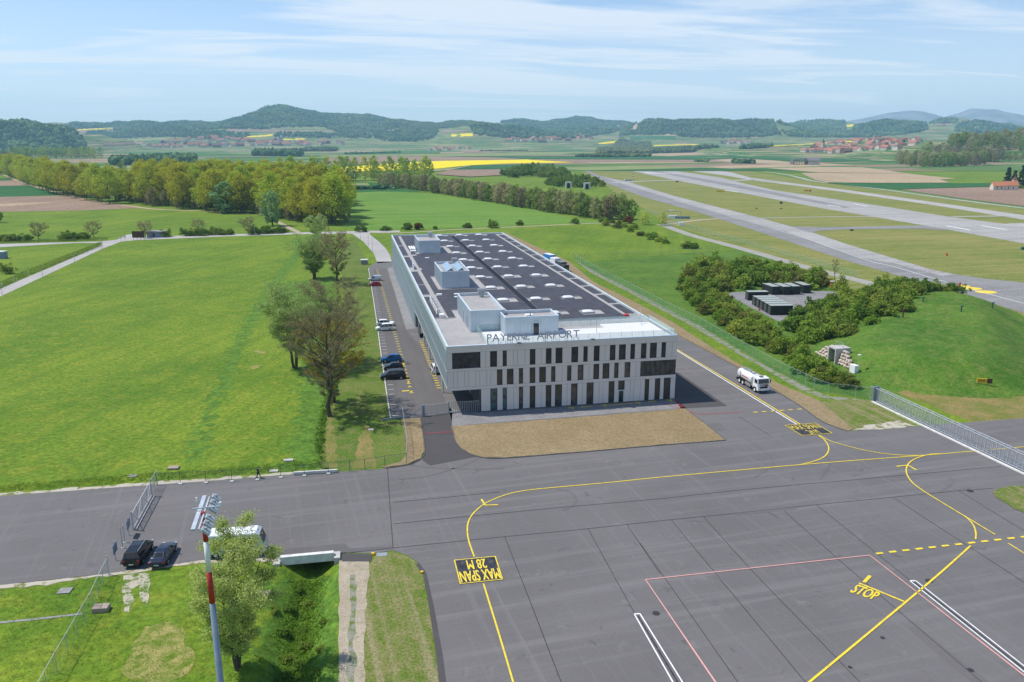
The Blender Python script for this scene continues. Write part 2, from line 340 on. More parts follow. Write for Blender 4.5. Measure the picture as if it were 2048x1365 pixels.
# ------------------------------------------------------------------ ground with a carved ditch, one sheet to the horizon
DITCH = [G(x, y) for x, y in [(560, 1420), (575, 1330), (600, 1240), (612, 1180), (622, 1132), (628, 1108), (634, 1085)]]
DITCH2 = [G(x, y) for x, y in [(668, 934), (662, 880), (664, 842), (680, 790), (690, 720), (688, 640), (678, 575), (672, 520), (668, 480)]]
def seg_dist(X, Y, line):
    D = np.full(X.shape, 1e9)
    for (ax, ay), (bx, by) in zip(line[:-1], line[1:]):
        dx_, dy_ = bx-ax, by-ay; t = np.clip(((X-ax)*dx_+(Y-ay)*dy_)/(dx_*dx_+dy_*dy_), 0, 1)
        D = np.minimum(D, np.hypot(X-ax-t*dx_, Y-ay-t*dy_))
    return D
def ground_h(X, Y):
    d = seg_dist(X, Y, DITCH); h = -1.9*np.clip(1-(d-0.7)/2.6, 0, 1)
    d2 = seg_dist(X, Y, DITCH2); h2 = -0.7*np.clip(1-(d2-0.3)/1.6, 0, 1)
    return np.minimum(h, h2)
def axis(lo, hi, step, far, grow=1.35):
    a = list(np.arange(lo, hi+1e-6, step)); s = step; x = hi
    while x < far: s *= grow; x += s; a.append(x)
    s = step; x = lo
    while x > -far: s *= grow; x -= s; a.insert(0, x)
    return np.array(a)
def grid_faces(nx, ny):
    i = np.arange(nx-1)[None, :]+np.arange(ny-1)[:, None]*nx
    return np.stack([i, i+1, i+1+nx, i+nx], -1).reshape(-1, 4)
ax_, ay_ = axis(-118, -46, 0.7, 8000), axis(-92, 190, 0.9, 9500)
GX, GY = np.meshgrid(ax_, ay_); GZ = ground_h(GX, GY)
LUSH = np.zeros(GX.shape); JX, JY = GX+RNG.normal(0, .9, GX.shape), GY+RNG.normal(0, .9, GX.shape)
for px in ([(578, 480), (604, 480), (606, 505), (566, 562), (512, 645), (462, 765), (425, 850), (400, 925), (372, 925), (396, 850), (436, 760), (488, 640), (548, 555), (590, 500)], [(535, 578), (580, 562), (670, 562), (672, 600), (660, 700), (662, 800), (652, 930), (600, 945), (560, 948), (590, 860), (600, 760), (600, 640)], [(560, 1140), (680, 1125), (676, 1430), (520, 1430), (530, 1240)]):
    LUSH[inside(np.stack([JX.ravel(), JY.ravel()], -1), [G(*p) for p in px]).reshape(GX.shape)] = 1.0
me = mesh_arrays('ground', np.stack([GX, GY, GZ], -1).reshape(-1, 3), grid_faces(len(ax_), len(ay_)), ['meadow'], attr=LUSH.ravel(), smooth_=True)
tag(link('ground', me), 'bright green meadow ground stretching from the airport to the hills', 'ground', kind='structure')
# ------------------------------------------------------------------ ground sheets
Z1, Z2, Z3, Z4 = 0.02, 0.04, 0.06, 0.08
sheet('airfield_grass', [(1140, 323), (1165, 345), (1215, 375), (1290, 420), (1330, 446), (1500, 503), (1640, 555), (1700, 580), (1850, 610), (1935, 600), (1990, 625), (2048, 655), (2700, 830), (2900, 520), (2048, 420), (1900, 397), (1640, 366), (1500, 343), (1400, 333), (1300, 322)], 'mown_grass', Z1, label='yellow green mown airfield grass around the runways', cat='grass')
sheet('airfield_grass', [(1795, 785), (1830, 775), (1880, 776), (1960, 786), (2048, 782), (2600, 770), (2700, 860), (2048, 838), (1953, 847), (1870, 815)], 'dry_grass', Z1, label='dry brownish grass between the grassy mound and the apron by the long gate', cat='grass')
sheet('verge', [(1643, 804), (1700, 800), (1745, 803), (1830, 850), (1705, 862)], 'hay_grass', Z2, label='triangle of mown grass between the service road and the long sliding gate', cat='grass')
sheet('verge', [(638, 935), (655, 840), (668, 800), (690, 720), (690, 640), (685, 560), (680, 500), (705, 470), (738, 530), (782, 838), (838, 840), (846, 905), (770, 937), (700, 945)], 'verge_grass', 0.006, label='patchy mown verge between the ditch and the car park', cat='grass')
# roads and apron
apron_px = [(-500, 1028), (0, 993), (130, 983), (270, 973), (430, 962), (590, 950), (700, 943), (770, 938), (815, 931), (842, 920), (849, 905), (847, 880), (841, 838), (780, 839), (737, 536), (754, 524), (784, 524), (785, 480), (1005, 468), (1100, 520), (1354.8, 669.7), (1474, 734.6), (1543, 777), (1601, 813), (1645, 844), (1695, 862.8), (1760, 859), (1830, 853), (1900, 848), (2048, 837), (2700, 800), (3300, 1400), (2300, 2400), (1000, 2400), (905, 1480), (889, 1380), (876, 1290), (862, 1190), (853, 1150), (838, 1128), (815, 1112), (785, 1102), (745, 1108), (680, 1106), (556, 1117), (405, 1121), (215, 1148), (0, 1171), (-500, 1230)]
apron = sheet('apron', apron_px, 'asphalt', Z2, label='grey asphalt apron and taxi lanes with yellow lines', cat='apron')
sheet('car_park', [(738, 540), (774, 537), (812, 660), (850, 706), (890, 800), (905, 823), (783, 837)], 'new_asphalt', Z3, parent=apron)
sheet('driveway', [(842, 836), (905, 826), (903, 850), (912, 884), (925, 900), (955, 914), (860, 932), (845, 922), (851, 905), (848, 880)], 'dark_asphalt', Z3, parent=apron)
sheet('asphalt_patch', [(556, 1119), (681, 1107), (790, 1099), (786, 1094), (700, 1098), (690, 1088), (560, 1100)], 'new_asphalt', Z3, parent=apron)
sheet('asphalt_patch', [(682, 1108), (745, 1110), (742, 1124), (684, 1124)], 'dark_asphalt', Z3, parent=apron)
sheet('asphalt_patch', [(838, 1126), (853, 1148), (868, 1215), (885, 1310), (900, 1420), (884, 1420), (872, 1310), (858, 1215), (846, 1150), (832, 1132)], 'dark_asphalt', Z3, parent=apron)
sheet('paving_strip', [(774.5, 537.6), (800, 530), (832, 658), (812.6, 660)], 'paving', Z4, parent=apron)
sheet('paving_strip', [(897, 815), (916, 823), (965, 826), (1350, 801), (1372, 817), (905, 853)], 'paving', Z3, parent=apron)
sheet('apron_shadow_patch', [(1352, 745), (1358, 747), (1455, 813), (1362, 818), (1349, 800)], 'dark_asphalt', Z3, parent=apron)  # the terminal's cast shadow painted in as a darker sheet of its outline
sheet('bare_plot', [(903, 854), (1010, 847), (1200, 833), (1370, 819), (1412, 850), (1450, 882), (1300, 893), (1150, 906), (1010, 917), (965, 916), (940, 909), (922, 898), (911, 884)], 'bare_earth', 0.13, label='bare brown earth plot in front of the terminal', cat='plot')
sheet('bare_plot', [(803, 838), (840, 838), (847, 880), (849, 903), (842, 918), (815, 930), (770, 937), (762, 935), (800, 926), (815, 910), (812, 880)], 'bare_earth', 0.12, label='narrow bare brown earth plot left of the driveway', cat='plot')
sheet('bare_plot', [(1012, 466), (1140, 525), (1187, 565), (1264, 602), (1348, 647), (1467, 723), (1553, 766), (1638, 802), (1707, 859), (1695, 864), (1645, 845), (1601, 814), (1543, 778), (1474, 736), (1354, 671), (1100, 521), (1004, 468)], 'bare_earth', 0.10, label='long brown earth strip along the service road behind the terminal', cat='plot')
sheet('fence_path', [(1149, 520), (1200, 548), (1260, 578), (1400, 652), (1480, 702), (1560, 748), (1628, 782), (1656, 793), (1710, 798), (1745, 803), (1712, 802), (1650, 800), (1600, 780), (1540, 745), (1460, 698), (1380, 651), (1255, 584), (1180, 545)], 'worn_path', Z1, label='narrow gravel path under the green mesh fence', cat='path')
sheet('lawn', [(1985, 985), (2000, 978), (2048, 974), (2300, 985), (2200, 1080), (2048, 1027), (2012, 1008), (1992, 996)], 'hay_grass', 0.12, label='rounded grass island at the right edge of the apron', cat='grass')
sheet('lawn', [(752, 1112), (785, 1104), (815, 1114), (838, 1132), (848, 1160), (862, 1230), (878, 1320), (890, 1420), (728, 1420), (728, 1300), (735, 1180), (742, 1125)], 'hay_grass', 0.03, label='mown grass strip between the gravel track and the apron', cat='grass')
sheet('gravel_track', [(680, 1112), (742, 1112), (738, 1140), (734, 1180), (730, 1240), (728, 1300), (729, 1365), (732, 1430), (676, 1430), (676, 1365), (678, 1300), (679, 1240), (678, 1180), (678, 1140)], 'gravel', 0.035, label='pale gravel track beside the ditch', cat='path')
sheet('gravel_patch', [(247, 1152), (302, 1147), (297, 1180), (293, 1212), (284, 1205), (279, 1170), (262, 1180), (258, 1228), (248, 1222), (243, 1180)], 'worn_gravel', 0.02, label='worn white gravel wheel ruts behind the two black cars', cat='path')
for px in ([(-300, 1012), (0, 993.5), (270, 973.5), (590, 950), (585, 945), (268, 968), (0, 987), (-300, 1005)], [(-300, 1203), (0, 1171), (215, 1148), (405, 1121), (555, 1118), (556, 1123), (405, 1127), (215, 1154), (0, 1178), (-300, 1212)]):
    sheet('gravel_edge', px, 'gravel_edge_mat', 0.03, label='thin pale gravel edge '+('above' if px[1][1] < 1000 else 'below')+' the asphalt road', cat='gravel')
sheet('gravel_edge', [(1705, 861), (1740, 850), (1800, 842), (1815, 848), (1832, 853), (1760, 860)], 'gravel_edge_mat', 0.05, label='pale concrete edge below the grass triangle by the long gate', cat='gravel')
# kerbs: real steps round the brown plots and the service road
def kerb(px, label, mat='kerb_stone', w=0.16, h=0.14, sm=True):
    pts = [G(x, y) for x, y in px]
    if sm: pts = smooth(pts, 6)
    L, R = strip_pts(pts, w); mb = MB(); n = len(L)
    mb.add([(*p, 0.0) for p in L]+[(*p, 0.0) for p in R]+[(*p, h) for p in L]+[(*p, h) for p in R], [[2*n+i, 3*n+i, 3*n+i+1, 2*n+i+1] for i in range(n-1)]+[[i, 2*n+i, 2*n+i+1, i+1] for i in range(n-1)]+[[n+i+1, 3*n+i+1, 3*n+i, n+i] for i in range(n-1)])
    return tag(mb.build('kerb', mat), label, 'kerb', kind='structure')
plain('kerb_stone', (0.11, 0.105, 0.10), 0.9, 0.15); plain('pale_kerb', (0.55, 0.53, 0.5), 0.9, 0.15)
kerb([(902, 853), (911, 884), (922, 898.5), (940, 909.5), (965, 916.5), (1010, 917.5), (1150, 906.5), (1300, 893.5), (1451, 882)], 'dark kerb around the big brown plot', sm=True)
kerb([(1371, 819), (1412, 850), (1451, 882)], 'dark kerb on the right side of the big brown plot')
kerb([(841, 838), (847.5, 880), (849.5, 904), (842, 919), (815, 931), (770, 938)], 'dark kerb around the narrow brown plot')
kerb([(1354.8, 670), (1474, 735), (1543, 777.5), (1601, 813.5), (1645, 844.5), (1695, 863.5)], 'dark kerb along the service road behind the terminal')
kerb([(737, 537), (750, 620), (763, 715), (773, 785), (781, 838)], 'pale kerb along the left edge of the car park', 'pale_kerb', 0.18)
# light roads
sheet('road', [(-400, 655), (0, 578), (100, 536), (200, 492), (206, 487), (154, 486.5), (0, 495), (-300, 512), (-300, 503), (0, 488.5), (200, 483.5), (234, 480), (255, 469.5), (300, 467), (268, 474), (300, 474), (460, 469), (600, 465.5), (720, 462.5), (800, 461.5), (800, 464.5), (740, 466), (740, 470), (758, 484), (772, 498), (780, 511), (784, 525), (755, 527), (748, 508), (727, 484), (704, 468), (600, 469), (460, 473), (271, 481), (242, 484), (205, 498), (86, 554), (0, 594), (-400, 770)], 'concrete_road', Z2, label='pale concrete country road with a junction at the left', cat='road')
strip('footpath', [(690, 464), (800, 466), (900, 460), (1000, 455.5), (1080, 452), (1150, 448.5), (1215, 446), (1222, 449)], 'gravel', 2.6, Z1, label='pale track running behind the terminal to the trees', cat='path')
strip('footpath', [(-60, 345), (0, 349), (25, 358), (45, 366), (62, 371), (90, 379), (130, 389), (170, 399), (210, 406), (270, 414), (310, 419), (400, 423), (500, 428)], 'tan_field', 4.2, 0.10, label='tan farm track along the edge of the poplar wood', cat='path')
strip('footpath', [(600, 467), (588, 461), (570, 452), (555, 444), (530, 432), (510, 424)], 'gravel', 3.0, 0.05, label='pale track running from the road into the poplar wood', cat='path')
strip('perimeter_track', [(1322, 449), (1380, 470), (1450, 489), (1512, 506), (1581, 526), (1650, 545), (1720, 562), (1800, 585)], 'path_gravel', 5.5, 0.05, label='grey gravel track inside the airfield fence', cat='path')
strip('perimeter_track', [(1340, 448), (1400, 440.5), (1440, 438), (1470, 440)], 'gravel', 4.0, 0.05, label='short pale track from the airfield gate to the taxiway', cat='path')
# taxiways and runway
sheet('taxiway', [(1140, 327), (1150, 330), (1200, 352), (1216, 356), (1256, 364), (1348, 392), (1519, 436), (1621, 464), (1690, 487.6), (1861, 539), (1908, 549), (1970, 558), (2048, 566), (2700, 640), (2900, 900), (2048, 627), (1929, 590), (1871, 574), (1690, 521), (1512, 462.5), (1395, 425), (1288, 395), (1214, 367), (1195, 356)], 'old_asphalt', Z3, label='parallel taxiway between the mound and the runway', cat='taxiway')
sheet('taxiway_slab', [(1200, 353), (1216, 356.5), (1256, 364.5), (1348, 392.5), (1519, 436.5), (1621, 464.5), (1690, 488), (1861, 539.5), (1908, 549.5), (1885, 553), (1790, 528), (1724, 516.6), (1573, 464), (1450, 429), (1348, 399.5), (1262, 374)], 'runway_concrete', Z4, label='pale concrete half of the parallel taxiway', cat='taxiway')
sheet('runway', [(1200, 326), (1250, 329), (1300, 335), (1348, 342), (1444, 356), (1481, 366), (1553, 381.6), (1758, 412), (1902, 434.6), (2048, 453), (2700, 535), (2800, 600), (2048, 487.6), (1850, 451.7), (1638, 416), (1454, 381), (1356, 362), (1286, 347.5), (1235, 336)], 'runway_concrete', Z3, label='long pale concrete runway crossing the airfield', cat='runway')
sheet('runway_shoulder', [(1290, 341), (1320, 343), (1481, 371), (1620, 399), (1700, 415), (1690, 417), (1560, 393), (1440, 370)], 'old_asphalt', Z4, label='dark rubber streak along the runway centre', cat='runway')
sheet('taxiway', [(1356, 338), (1410, 338), (1463, 345.5), (1502, 356), (1600, 369), (1690, 380), (1861, 404), (2048, 431), (2700, 520), (2700, 545), (2048, 440), (1861, 410), (1690, 385), (1600, 373), (1505, 361), (1454, 352), (1400, 345)], 'concrete_road', Z3, label='thin pale taxiway beyond the runway', cat='taxiway')
strip('taxiway_link', [(1225, 366), (1260, 364), (1300, 362.5), (1345, 361.5), (1400, 362)], 'runway_concrete', 14, 0.10, label='short link between the runway threshold and the taxiway', cat='taxiway')
strip('taxiway_link', [(1440, 364), (1480, 361.5), (1510, 360), (1560, 366)], 'runway_concrete', 14, 0.10, label='short link from the runway to the thin far taxiway', cat='taxiway')
sheet('taxiway_link', [(1583, 453), (1640, 455), (1740, 453.5), (1850, 451.5), (1900, 462), (1840, 458), (1700, 459), (1640, 462), (1622, 466), (1605, 462)], 'old_asphalt', 0.10, label='grey curved link from the near taxiway to the runway', cat='taxiway')
strip('taxiway_link', [(1519, 437), (1640, 434.5), (1760, 434)], 'concrete_road', 3.0, 0.09, label='thin pale service lane across the airfield grass', cat='taxiway')
strip('taxiway_link', [(1905, 434), (2048, 432)], 'concrete_road', 5.0, 0.09, label='short pale link near the right edge of the airfield', cat='taxiway')
strip('taxiway_link', [(2040, 454), (2048, 451), (2200, 447)], 'concrete_road', 20.0, 0.085, sm=False, label='wide pale link leaving the runway at the right edge', cat='taxiway')
strip('perimeter_road', [(1420, 326), (1432, 328), (1480, 336), (1560, 347.5), (1600, 356), (1631, 363), (1758, 378.5), (1929, 402), (2048, 417), (2400, 460)], 'concrete_road', 5.5, 0.08, label='thin pale perimeter road beyond the airfield', cat='road')
# runway and taxiway paint
pm = MB()
for a, b in [((1450, 381), (1476, 385)), ((1655, 410.5), (1681, 414)), ((1707, 408.5), (1735, 413)), ((1893, 452.5), (1941, 461)), ((1963, 452), (2013, 460)), ((1318, 352), (1345, 352.5)), ((1320, 350), (1350, 350.3))]:
    strip_mb(pm, [G(*a), G(*b)], 1.6, 0.10)
for x in range(8):
    a, b = G(1290+x*9, 345.5+x*0.2), G(1301+x*8, 347.5); strip_mb(pm, [a, b], 3, 0.10)
strip_mb(pm, smooth([G(x, y) for x, y in [(1348, 401), (1573, 466), (1724, 518), (1790, 535), (1912, 571), (2048, 608), (2400, 700)]], 6), 0.35, 0.11)
tag(pm.build('painted_line', 'white_paint'), 'white painted runway and taxiway lines', 'marking', kind='structure')
pm = MB()
for cx, cy_, r in [(1943, 578, 3.3), (1972, 585, 3.3), (1925, 573, 2.5)]:
    x, y = G(cx, cy_); pm.add([(x+r*math.cos(a), y+r*0.8*math.sin(a), 0.10) for a in np.linspace(0, 2*math.pi, 20)[:-1]], [list(range(19))])
tag(pm.build('painted_circle', 'yellow_paint'), 'yellow painted ovals on the taxiway', 'marking', kind='structure')
# farmland sheets (distance-scaled lifts keep the layers apart)
def field(px, mat, z, label): return sheet('field', px, mat, z, label=label, cat='field')
field([(-300, 364), (0, 357), (25, 357.5), (26, 361), (0, 362), (-300, 370)], 'crop_green', 0.05, 'thin green crop strip at the left edge')
field([(-300, 371), (0, 362), (26, 361), (45, 367), (58, 371), (0, 372.5), (-300, 382)], 'ploughed', 0.05, 'narrow ploughed strip above the green crop at the left edge')
field([(-300, 382), (0, 372.5), (60, 371.5), (85, 379), (130, 391), (0, 394.5), (-300, 410)], 'crop_green', 0.05, 'dark green crop field left of the poplar wood')
field([(-300, 412), (0, 394.5), (131, 391.5), (190, 405), (260, 412), (310, 419), (270, 417), (200, 420), (150, 422), (0, 424), (-300, 440)], 'ploughed', 0.05, 'brown ploughed field left of the poplar wood')
field([(-300, 428), (0, 408), (120, 404), (60, 410), (-300, 434)], 'tan_field', 0.07, 'thin pale strip across the brown field')
field([(680, 388), (760, 384), (860, 387), (980, 405), (1080, 422), (1150, 437), (1210, 445), (1080, 449.5), (900, 457), (740, 461), (690, 455), (686, 420)], 'hay_field', 0.03, 'bright hay meadow behind the terminal')
field([(678, 362), (760, 366), (790, 376), (860, 386), (760, 383), (680, 387)], 'crop_green', 0.03, 'green crop strip behind the golden trees')
field([(690, 366), (735, 366), (740, 371), (690, 371)], 'pale_field', 0.05, 'yellowish strip beyond the golden trees')
field([(820, 326), (880, 323), (1054, 320.3), (1148, 326), (1010, 328.5), (937, 332), (864, 339.8), (700, 345), (650, 338)], 'rapeseed', 0.85, 'bright yellow rapeseed field beyond the tree line')
field([(940, 332.6), (1052, 329.3), (1110, 329), (1060, 335), (1025, 339), (905, 340.5)], 'crop_green', 0.85, 'dark green crop field under the yellow field')
field([(898, 341), (1026, 339.8), (1000, 352), (940, 355), (870, 350)], 'ploughed', 0.85, 'brown field behind the line of trees')
strip('footpath', [(862, 344), (895, 341), (935, 333.2), (938, 332)], 'gravel', 5, 0.95, label='pale track along the yellow field', cat='path')
field([(650, 318), (780, 313), (1005, 316.5), (1052, 319.5), (880, 322), (700, 326), (640, 326)], 'ploughed', 0.85, 'wide pale brown field above the yellow field')
field([(948, 314.2), (1100, 313), (1300, 314), (1480, 317.5), (1420, 320.5), (1200, 319.5), (1055, 319.3), (1005, 316.2)], 'crop_green', 0.9, 'long dark green crop strip above the runway head')
field([(1055, 320), (1200, 320.2), (1420, 321), (1480, 326), (1330, 325), (1200, 325), (1148, 325.4)], 'ploughed', 0.85, 'brown strip beyond the runway threshold')
field([(640, 312), (800, 309), (1000, 307.5), (1150, 306), (1120, 311), (950, 313.5), (780, 312.6), (650, 317)], 'pale_field', 0.9, 'pale green field across the plain')
field([(917, 300), (1000, 296.5), (1171, 290), (1195, 292), (1150, 299), (1060, 303), (930, 306)], 'ploughed', 0.95, 'brown fields below the central village')
field([(690, 308), (880, 305.5), (880, 308), (700, 311)], 'crop_green', 0.95, 'thin dark green field on the plain')
field([(1250, 311), (1420, 304.5), (1530, 296), (1535, 300), (1440, 308), (1340, 313.5)], 'tan_field', 0.95, 'tan field beyond the hedge line')
field([(1395, 314), (1560, 308), (1610, 312), (1720, 322), (1660, 326), (1560, 322), (1480, 317)], 'crop_green', 0.9, 'dark green crop field in front of the village')
field([(1420, 321), (1480, 318.5), (1560, 323), (1600, 330), (1540, 329), (1480, 327)], 'tan_field', 0.9, 'tan field behind the far taxiway')
field([(1532, 337), (1640, 335), (1724, 335.5), (1770, 341), (1813, 347.5), (1730, 347), (1640, 346)], 'tan_field', 0.5, 'tan field beyond the perimeter road')
field([(1601, 347), (1640, 346.5), (1730, 347.5), (1813, 348), (1850, 352), (1912, 358.5), (1880, 360), (1900, 366.5), (1770, 367), (1655, 366), (1630, 361)], 'tan_field', 0.45, 'large tan field beyond the perimeter road')
field([(1652, 366.5), (1770, 367.5), (1985, 367.5), (1980, 374), (1850, 378), (1802, 380), (1720, 374)], 'crop_green', 0.4, 'dark green strip beyond the perimeter road')
field([(1804, 380.5), (1850, 378.5), (1980, 375), (2300, 375), (2500, 455), (2048, 414), (1929, 399)], 'ploughed', 0.35, 'brown field beside the chapel')
field([(1600, 343), (1640, 345.5), (1560, 347), (1430, 330), (1480, 333)], 'lush_grass', 0.3, 'green strip along the perimeter road')
sheet('dry_patch', [(240, 1345), (262, 1290), (290, 1255), (330, 1245), (372, 1268), (392, 1310), (375, 1350), (330, 1368), (280, 1370)], 'straw', 0.02, label='dry straw coloured patch of grass left of the mast', cat='grass')
for px in ([(505, 703), (520, 699), (535, 703), (530, 708), (512, 709)], [(502, 733), (514, 729), (518, 736), (506, 739)]): sheet('dry_patch', px, 'straw', 0.02, label='small straw patch in the meadow left of the leaning tree, '+('upper' if px[0][1] < 720 else 'lower')+' one', cat='grass')
sheet('dry_patch', [(648, 936), (674, 935), (670, 880), (664, 842), (672, 800), (655, 838), (652, 880)], 'dry_grass', 0.012, label='pale dry strip along the foot of the brown trees', cat='grass')
sheet('dry_patch', [(706, 940), (752, 936), (742, 860), (735, 850), (722, 870)], 'dry_grass', 0.012, label='worn pale track on the verge left of the brown plot', cat='grass')
sheet('track_middle', [(700, 1150), (712, 1150), (710, 1240), (709, 1365), (711, 1430), (694, 1430), (696, 1365), (699, 1240)], 'worn_path', 0.042, label='weedy middle strip of the pale gravel track', cat='path')
# ------------------------------------------------------------------ painted markings of the apron
ym = MB()
def yl(px, w=0.18, sm=True, mb=None, z=0.09):
    pts = [G(x, y) for x, y in px]
    strip_mb(ym if mb is None else mb, smooth(pts, 6) if sm and len(pts) > 2 else pts, w, z)
def pp(name, mb, mat): return mb.build(name, mat, apron)
yl([(1035, 1400), (1026, 1365), (998, 1270), (967, 1169)]); 
yl([(948.5, 1115), (938, 1085), (934.8, 1065), (936, 1048), (943, 1033), (955, 1020), (971, 1008), (994.7, 997), (1024, 987.5), (1057.7, 981.6), (1102, 977), (1213, 967), (1320, 956), (1480, 941.5), (1599, 931), (1718.5, 921.6), (1849, 912), (1948, 903.6), (2048, 895), (2200, 883), (2500, 860)])
yl([(963, 1000), (970, 1012), (996, 1011)], 0.26, False, z=0.094)
yl([(1636.7, 872), (1649, 881.4), (1657, 895), (1654.7, 907.8), (1643.6, 917.5), (1624, 925), (1599, 931)], z=0.094)
yl([(1639, 872), (1660, 883), (1691, 892.5), (1729.6, 902), (1771, 909), (1813, 912.3), (1849, 912)], z=0.098)
yl([(1880, 909), (1862.7, 909.7), (1837.7, 916), (1819.7, 925.8), (1812.8, 938), (1814, 950.8), (1824, 966), (1843, 981), (1874, 1000.7), (1924, 1031), (1937.5, 1041), (1947, 1053), (1951.4, 1067), (1951, 1080)], z=0.102)
yl([(1921, 1029), (1957, 1051), (1990, 1071)], z=0.106); yl([(2016, 1088), (2048, 1108), (2120, 1155)])
yl([(1793, 934.5), (1816, 932), (1833, 942)], 0.3, False, z=0.11)
yl([(1941, 1093), (1860, 1165), (1626, 1360), (1500, 1465)], 0.22); yl([(1718, 1168), (1762, 1186), (1808, 1205)], 0.26, z=0.094)
for i in range(20):
    x = 1752+i*26.3; yl([(x, 1109-(x-1752)*0.1146), (x+14, 1109-(x-1738)*0.1146)], 0.36)
for i in range(6):
    x = 1506+i*17.7; yl([(x, 826-(x-1506)*0.068), (x+9, 826-(x-1497)*0.068)], 0.32)
yl([(1352, 699), (1470, 770), (1600, 850)], 0.26); yl([(1250, 638), (1352, 699)], 0.26)
pp('painted_line', ym, 'yellow_paint')
wm = MB(); yl([(1354, 702.5), (1470, 774), (1594, 850.5)], 0.24, mb=wm)
for a, b in (((1268.6, 1230), (1345, 1365)), ((1279.7, 1229), (1364, 1365)), ((1820, 1163.6), (2048, 1346)), ((1831.5, 1163.4), (2048, 1334))):
    d = (b[0]-a[0], b[1]-a[1]); yl([a, (b[0]+d[0]*0.5, b[1]+d[1]*0.5)], 0.14, mb=wm)
strip_mb(wm, [G(1268.6, 1230), G(1279.7, 1229.3)], 0.2, 0.094); strip_mb(wm, [G(1820, 1163.6), G(1831.5, 1163.4)], 0.2, 0.094)
pp('painted_line', wm, 'white_paint')
bm_ = MB(); yl([(1276, 1234), (1354.5, 1365), (1394, 1431)], 0.16, mb=bm_, z=0.086); yl([(1828.5, 1166), (2048, 1340), (2158, 1427)], 0.14, mb=bm_, z=0.086); pp('painted_line', bm_, 'black_paint')
rm = MB(); yl([(1500, 1475), (1430, 1365), (1291, 1161), (1739, 1112), (2048, 1353), (2160, 1440)], 0.17, False, rm); pp('painted_line', rm, 'pink_paint')
rm = MB(); yl([(848, 868), (905, 865)], 0.14, mb=rm); yl([(1345, 800), (1366, 816)], 0.22, mb=rm); yl([(1325, 807), (1400, 830), (1480, 826)], 0.12, False, mb=rm); pp('painted_line', rm, 'red_paint')
# lettered boxes
def span_box(c, l1, l2, flip):
    q = [np.array(G(*p)) for p in c]                                # tl, tr, br, bl in the picture
    flat('span_sign_field', [tuple(p) for p in q], 'black_paint', 0.10, parent=apron)
    mb = MB(); ctr = sum(q)/4; e = [p+(ctr-p)*0.02 for p in q]
    for i in range(4): strip_mb(mb, [e[i], e[(i+1) % 4]], 0.13, 0.108+i*0.001)
    f = lambda u, v: q[0]*(1-u)*(1-v)+q[1]*u*(1-v)+q[2]*u*v+q[3]*(1-u)*v
    if flip:
        ground_text(mb, l1, (f(.96, .52), f(.04, .52), f(.04, .95), f(.96, .95)), 0.106, bold=0.05); ground_text(mb, l2, (f(.72, .08), f(.27, .08), f(.27, .47), f(.72, .47)), 0.106, bold=0.05)
    else:
        ground_text(mb, l1, (f(.06, .48), f(.94, .48), f(.94, .08), f(.06, .08)), 0.106); ground_text(mb, l2, (f(.34, .92), f(.68, .92), f(.68, .56), f(.34, .56)), 0.106)
    pp('painted_lettering', mb, 'yellow_paint')
span_box([(908, 1122), (991, 1114), (1006, 1161), (920, 1170)], 'MAX SPAN', '28 M', True)
span_box([(1568.7, 852), (1630.6, 847.6), (1665, 868), (1604, 872.6)], 'MAX SPAN', '24 M', False)
mb = MB(); ground_text(mb, 'STOP', [G(1699, 1186), G(1749, 1203), G(1761, 1188), G(1716, 1171)], 0.10, bold=0.06); ground_text(mb, '1', [G(1725, 1166), G(1731, 1167.5), G(1743, 1154.5), G(1737, 1153)], 0.10, bold=0.06); pp('painted_lettering', mb, 'yellow_paint')
# seams between paving lanes
sm_ = MB()
for px in [[(700, 1107), (786, 1097), (880, 1087.6), (1009.5, 1074.6), (1176, 1058.7), (1320, 1043), (1480, 1027), (1632.5, 1010.6), (1786, 995.6), (1917, 982.5), (1985, 978)], [(786, 1049), (880, 1039.5), (1100, 1018), (1320, 998.8), (1480, 981), (1760, 956), (2001, 934)], [(786, 1006), (880, 997), (1000, 985)], [(1009.5, 1074.6), (1050, 1178), (1122, 1365), (1150, 1440)], [(1176, 1058.7), (1215, 1130), (1268, 1226)], [(1253.8, 1050.6), (1320, 1148.7)],
           [(1280, 1087.5), (1340, 1172), (1475, 1365), (1530, 1445)], [(1342, 1040.6), (1430, 1147), (1610, 1365), (1680, 1450)], [(1407.5, 1035), (1500, 1139), (1718.7, 1365), (1790, 1440)], [(1568.7, 1023.7), (1680, 1123), (1962, 1365), (2060, 1450)], [(1632.5, 1010.6), (1748, 1104), (2048, 1345)], [(1786, 995.6), (1900, 1070), (2048, 1166), (2200, 1265)], [(1917, 982.5), (2048, 1063)], [(775, 938), (779, 1000), (786, 1097)], [(1480, 835), (1540, 872)], [(1350, 822), (1372, 819)], [(780, 835), (905, 826)]]:
    strip_mb(sm_, [G(*p) for p in px], 0.07, 0.066)
pp('paving_seam', sm_, 'seam')
